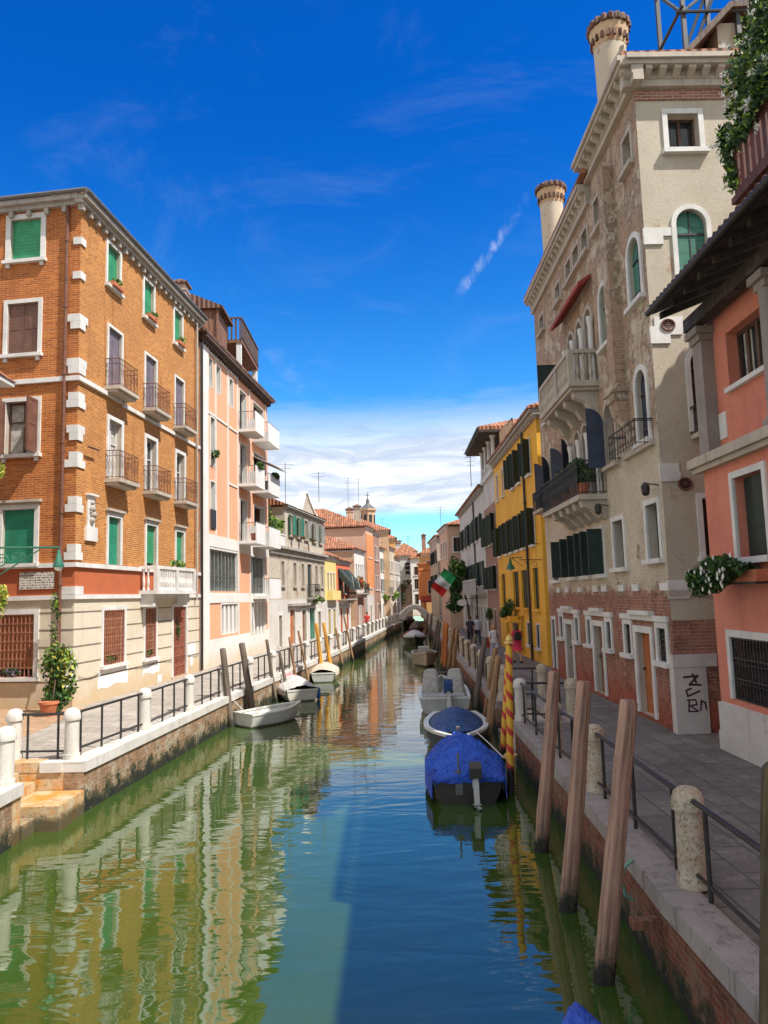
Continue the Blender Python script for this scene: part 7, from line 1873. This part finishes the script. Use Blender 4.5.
def person(x, y, rz, label, H=1.68, top='cl_white', bottom='cl_denim', hair='hair_brown', dress=False, bag=None, stride=.16, sleeves=False, longhair=True, shoes='cl_black', arm=0.):
    """faces -y before rotation"""
    r = empty('person', (0, 0, 0), label, 'person', 'people walking on the quays')
    k = H / 1.7; fy = stride
    J = dict(pel=(0, 0, .93), wai=(0, .01, 1.08), che=(0, .01, 1.30), nk=(0, .0, 1.44), nk2=(0, -.01, 1.50), hd=(0, -.015, 1.58), hd2=(0, -.01, 1.66))
    pts = [J['pel'], J['wai'], J['che'], J['nk'], J['nk2'], J['hd'], J['hd2']]; rad = [(.15, .105), (.125, .09), (.155, .10), (.075, .065), (.05, .05), (.075, .09), (.062, .075)]; ed = [(0, 1), (1, 2), (2, 3), (3, 4), (4, 5), (5, 6)]
    def add(p, r_, par): pts.append(p); rad.append(r_); ed.append((par, len(pts) - 1)); return len(pts) - 1
    for s__ in (1, -1):
        f_ = fy * s__
        h = add((.09 * s__, 0, .86), .085, 0); kn = add((.10 * s__, -f_ * .7 - .02, .48), .058, h); an = add((.10 * s__, -f_ * .9 + (.10 if s__ < 0 else 0), .09), .036, kn); add((.11 * s__, -f_ * .9 - .13 + (.10 if s__ < 0 else 0), .04), .034, an)
        sh = add((.17 * s__, .01, 1.37), .055, 2); el = add((.235 * s__, .03 + f_ * .4, 1.10), .038, sh); wr_ = add((.24 * s__, -.06 + f_ * .8 - arm, .87 + arm * .5), .027, el); hn = add((.24 * s__, -.09 + f_ * .85 - arm, .79 + arm * .5), (.018, .034), wr_)
    body = skinmesh('body', [tuple(c * k for c in p) for p in pts], ed, [tuple(c * k for c in q) if isinstance(q, tuple) else q * k for q in rad], M['skin'], r)
    # nose and eyes, ears
    fc = MB()
    fc.add([(-.013 * k, -.095 * k, 1.575 * k), (.013 * k, -.095 * k, 1.575 * k), (0, -.125 * k, 1.572 * k), (0, -.093 * k, 1.615 * k)], [(0, 1, 2), (0, 2, 3), (1, 3, 2)])
    for s__ in (1, -1): fc.lathe((.078 * s__ * k, 0, 1.57 * k), [(.004, 0), (.014, .02), (.014, .04), (.004, .055)], 6)
    fc.build('face', M['skin'], r)
    ey = MB()
    for s__ in (1, -1): ey.lathe((.03 * s__ * k, -.088 * k, 1.60 * k), [(.002, -.008), (.009, 0), (.002, .008)], 6)
    ey.box(-.022 * k, .022 * k, -.098 * k, -.088 * k, 1.537 * k, 1.543 * k); ey.build('eyes_and_mouth', M['hair_brown'], r)
    hr = MB(); V = []
    rows = [(1.76, .01), (1.745, .05), (1.70, .085), (1.64, .098), (1.58, .096)] + ([(1.50, .10), (1.42, .085)] if longhair else [(1.53, .075)])
    for z, rr in rows:
        for i in range(14):
            a = 2 * math.pi * i / 14; yy = math.sin(a) * rr * 1.12
            if yy < -.055 and z < 1.68: yy = -.055
            V.append((math.cos(a) * rr * k, (yy + .012) * k, z * k))
    hr.add(V, [(j * 14 + i, j * 14 + (i + 1) % 14, (j + 1) * 14 + (i + 1) % 14, (j + 1) * 14 + i) for j in range(len(rows) - 1) for i in range(14)] + [tuple(range(14))]); hr.build('hair', M[hair], r, True)
    def shell(name, rows, mat):
        mb = MB(); V = []
        for z, rx, ry, oy in rows:
            for i in range(16):
                a = 2 * math.pi * i / 16; w_ = 1 + (.05 * math.sin(a * 5 + z * 9) if z < .9 else 0); V.append((rx * math.cos(a) * k * w_, (ry * math.sin(a) * w_ + oy) * k, z * k))
        mb.add(V, [(j * 16 + i, j * 16 + (i + 1) % 16, (j + 1) * 16 + (i + 1) % 16, (j + 1) * 16 + i) for j in range(len(rows) - 1) for i in range(16)]); return mb.build(name, M[mat], r, True)
    up_ = [(1.455, .07, .065, 0), (1.42, .16, .09, .005), (1.36, .205, .115, .01), (1.25, .185, .125, .01), (1.1, .155, .115, .01), (.98, .175, .13, .005), (.88, .19, .14, 0)]
    if dress: shell('dress', up_ + [(.7, .215, .17, 0), (.52, .24, .20 + fy * .4, 0)], top)
    else:
        shell('shirt', up_, top)
        for s__ in (1, -1):
            f_ = fy * s__; a0 = Vector((.09 * s__, 0, .90)) * k; b0 = Vector((.10 * s__, -f_ * .7 - .02, .48)) * k; c0 = Vector((.10 * s__, -f_ * .9 + (.10 if s__ < 0 else 0), .12)) * k
            MB().tube(a0, b0, .105 * k, .078 * k, 12).tube(b0, c0, .078 * k, .062 * k, 12).build('trouser_leg', M[bottom], r, 'auto')
    if sleeves or not dress:
        for s__ in (1, -1):
            f_ = fy * s__; MB().tube(Vector((.16 * s__, .01, 1.39)) * k, Vector((.215 * s__, .02 + f_ * .25, 1.18)) * k, .07 * k, .058 * k, 12).build('sleeve', M[top], r, 'auto')
    if bag:
        b = MB().prism([(-.13, .13, 1.0), (.13, .13, 1.0), (.14, .13, 1.2), (.1, .13, 1.36), (-.1, .13, 1.36), (-.14, .13, 1.2)], (0, .14, 0)); b.build('bag', M[bag], r)
        MB().path([(.1, .13, 1.36), (.12, 0, 1.44), (.11, -.12, 1.3), (.13, -.1, 1.1), (.15, .1, 1.02)], .016, 5).build('strap', M[bag], r)
    sh_ = MB()
    for s__ in (1, -1):
        f_ = fy * s__; oy = -f_ * .9 + (.10 if s__ < 0 else 0)
        sh_ = MB().prism([(.06 * s__, oy + .05, 0), (.15 * s__, oy + .05, 0), (.16 * s__, oy - .12, 0), (.12 * s__, oy - .19, 0), (.07 * s__, oy - .14, 0)], (0, 0, .07)); sh_.build('shoe', M[shoes], r)
    r.location = (x, y, Q); r.rotation_euler = (0, 0, rz)
    return r
person(5.75, 33.6, R(185), 'woman in a knee length crimson dress with a black shoulder bag by the yellow house', 1.68, 'cl_pink', dress=True, bag='cl_black', sleeves=True)
person(4.85, 34.4, R(10), 'woman in a white top and pale blue skirt with black bag, walking towards us', 1.66, 'cl_white', 'cl_lblue', 'hair_blond', bag='cl_black')
person(4.95, 45.0, R(175), 'man in dark clothes walking away beyond the orange posts', 1.75, 'cl_navy', 'cl_black', longhair=False)
person(5.5, 46.0, R(180), 'man in a pale shirt walking away beside the man in dark clothes', 1.76, 'cl_lblue', 'cl_navy', longhair=False)
person(-1.75, 66.2, R(170), 'tiny distant person in a red top behind the far left railing', 1.72, 'cl_red', 'cl_grey', longhair=False)
# ============================================================ LIGHT, SKY, CAMERA
LD = Vector((-.58, .36, -.95)).normalized()          # direction the sunlight travels
sl = bpy.data.lights.new('sun', 'SUN'); sl.energy = 4.3; sl.angle = R(.53); sl.color = (1., .95, .87)
so = bpy.data.objects.new('sun', sl); COL.objects.link(so); so.location = (30, -30, 60)
so.rotation_euler = LD.to_track_quat('-Z', 'Y').to_euler()
W = bpy.data.worlds.new('World'); S.world = W; W.use_nodes = True
nt = W.node_tree; bg = nt.nodes['Background']; bg.inputs['Strength'].default_value = .15
sky = nt.nodes.new('ShaderNodeTexSky'); sky.sky_type = 'NISHITA'; sky.sun_disc = False
to = -LD; sky.sun_elevation = math.asin(to.z); sky.sun_rotation = math.atan2(to.x, to.y)
sky.air_density = 1.0; sky.dust_density = .3; sky.ozone_density = 3.0; sky.altitude = 0
hs = nt.nodes.new('ShaderNodeHueSaturation'); hs.inputs['Saturation'].default_value = 1.35; hs.inputs['Value'].default_value = 1.0
nt.links.new(sky.outputs[0], hs.inputs['Color'])
tc = nt.nodes.new('ShaderNodeTexCoord'); sp = nt.nodes.new('ShaderNodeSeparateXYZ'); nt.links.new(tc.outputs['Generated'], sp.inputs[0])
def wm(op, a, b=None, clamp=False):
    n_ = nt.nodes.new('ShaderNodeMath'); n_.operation = op; n_.use_clamp = clamp
    for i_, v_ in enumerate((a, b)):
        if v_ is None: continue
        if isinstance(v_, (int, float)): n_.inputs[i_].default_value = v_
        else: nt.links.new(v_, n_.inputs[i_])
    return n_.outputs[0]
def wr(v_, a, b, c=0., d=1.):
    n_ = nt.nodes.new('ShaderNodeMapRange'); n_.interpolation_type = 'SMOOTHSTEP'
    for k_, x_ in (('From Min', a), ('From Max', b), ('To Min', c), ('To Max', d)): n_.inputs[k_].default_value = x_
    nt.links.new(v_, n_.inputs['Value']); return n_.outputs[0]
def wmix(f, a, b):
    n_ = nt.nodes.new('ShaderNodeMix'); n_.data_type = 'RGBA'
    for s_, v_ in ((n_.inputs[0], f), (n_.inputs[6], a), (n_.inputs[7], b)):
        if isinstance(v_, (int, float)): s_.default_value = v_
        elif isinstance(v_, tuple): s_.default_value = (*v_, 1)
        else: nt.links.new(v_, s_)
    return n_.outputs[2]
X, Y, Z = sp.outputs
zc = wm('MAXIMUM', Z, .02)
def wnoise(vec, scale, det=6, rough=.6, dist=0.):
    n_ = nt.nodes.new('ShaderNodeTexNoise'); n_.inputs['Scale'].default_value = scale; n_.inputs['Detail'].default_value = det
    n_.inputs['Roughness'].default_value = rough; n_.inputs['Distortion'].default_value = dist
    nt.links.new(vec, n_.inputs['Vector']); return n_.outputs['Fac']
def wcomb(a, b, c):
    n_ = nt.nodes.new('ShaderNodeCombineXYZ')
    for i_, v_ in enumerate((a, b, c)):
        if isinstance(v_, (int, float)): n_.inputs[i_].default_value = v_
        else: nt.links.new(v_, n_.inputs[i_])
    return n_.outputs[0]
# deepen the zenith: the photograph's sky is a strong polarised blue
tint = wmix(wr(Z, .06, .60), (.62, .94, 1.0), (.04, .50, .88))
mt = nt.nodes.new('ShaderNodeMix'); mt.data_type = 'RGBA'; mt.blend_type = 'MULTIPLY'; mt.inputs[0].default_value = 1.
nt.links.new(hs.outputs[0], mt.inputs[6]); nt.links.new(tint, mt.inputs[7])
# bank of flat streaky cloud low over the far roofs, two thin wisps above
azim = wm('DIVIDE', X, wm('MAXIMUM', Y, .05))
v1 = wcomb(wm('MULTIPLY', azim, 2.2), wm('MULTIPLY', Z, 26.), 0.)
n1 = wnoise(v1, 1., 7, .58, .5)
v2 = wcomb(wm('MULTIPLY', azim, 6.), wm('MULTIPLY', Z, 30.), 3.)
n2 = wnoise(v2, 1.3, 8, .65, .9)
edge = wm('ADD', Z, wm('MULTIPLY', wm('SUBTRACT', n2, .5), .07))
band = wm('MULTIPLY', wr(Z, .100, .122), wr(edge, .185, .27, 1., 0.))
m1 = wm('MULTIPLY', band, wr(n1, .15, .45, .6, 1.))
v3 = wcomb(wm('MULTIPLY', wm('ADD', azim, wm('MULTIPLY', Z, .6)), 9.), wm('MULTIPLY', Z, 22.), 7.)
n3 = wnoise(v3, 1., 7, .6, .6)
m2 = wm('MULTIPLY', wr(n3, .56, .78), wm('MULTIPLY', wr(Z, .18, .24), wr(Z, .30, .46, .28, 0.)))
strk = wm('ABSOLUTE', wm('SUBTRACT', wm('SUBTRACT', Z, .385), wm('MULTIPLY', wm('SUBTRACT', azim, .115), .9)))
n5 = wnoise(wcomb(wm('MULTIPLY', azim, 30.), wm('MULTIPLY', Z, 18.), 5.), 1., 6, .7, 1.)
strk = wm('SUBTRACT', strk, wm('MULTIPLY', wm('SUBTRACT', n5, .5), .02))
strk = wm('MULTIPLY', wr(strk, .0, .012, 1., 0.), wm('MULTIPLY', wr(azim, .095, .14), wr(azim, .17, .225, 1., 0.)))
m2 = wm('MAXIMUM', wm('MULTIPLY', m2, .35), wm('MULTIPLY', strk, wr(n5, .42, .62, .02, .26)))
n6 = wnoise(wcomb(wm('MULTIPLY', wm('ADD', azim, wm('MULTIPLY', Z, -.5)), 2.6), wm('MULTIPLY', Z, 7.), 2.), 1., 8, .68, 1.2)
m2 = wm('MAXIMUM', m2, wm('MULTIPLY', wr(n6, .50, .80), .06))
m3 = wm('MULTIPLY', wr(wnoise(wcomb(wm('MULTIPLY', azim, 5.), wm('MULTIPLY', Z, 60.), 1.), 1., 5, .6, 1.), .5, .7), wr(Z, .04, .11, .5, .0))
mm = wm('ADD', wm('MAXIMUM', m1, m2), m3, True)
cloud = wmix(wr(n2, .35, .65), (2.7, 3.2, 4.0), (4.7, 4.85, 5.1))
fin = wmix(mm, mt.outputs[2], cloud)
# bright cloud added unseen behind and beside the viewer to fill the shade
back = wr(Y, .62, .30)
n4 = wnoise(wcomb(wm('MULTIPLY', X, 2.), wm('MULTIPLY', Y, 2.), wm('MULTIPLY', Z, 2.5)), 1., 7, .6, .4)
fill_cloud = wm('MULTIPLY', wm('MULTIPLY', back, wr(n4, .36, .50)), wr(Z, -.02, .05))
fin = wmix(fill_cloud, fin, (3.9, 3.95, 4.05))
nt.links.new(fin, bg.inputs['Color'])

F_, PH, TH = 745., .028, math.atan(84 / 745.)
f = Vector((0, math.cos(TH), math.sin(TH))); r0 = Vector((1, 0, 0)); u0 = Vector((0, -math.sin(TH), math.cos(TH)))
r_ = math.cos(PH) * r0 - math.sin(PH) * u0; u_ = math.sin(PH) * r0 + math.cos(PH) * u0
cam = bpy.data.cameras.new('camera'); co = bpy.data.objects.new('camera', cam); COL.objects.link(co)
co.matrix_world = Matrix(((r_.x, u_.x, -f.x, 0), (r_.y, u_.y, -f.y, 0), (r_.z, u_.z, -f.z, 4.05), (0, 0, 0, 1)))
cam.sensor_fit = 'VERTICAL'; cam.sensor_height = 24.; cam.lens = 745. / 1024. * 24.
cam.clip_start = .1; cam.clip_end = 6000
S.camera = co
S.view_settings.view_transform = 'Standard'; S.view_settings.look = 'None'; S.view_settings.exposure = .64; S.view_settings.gamma = 1.
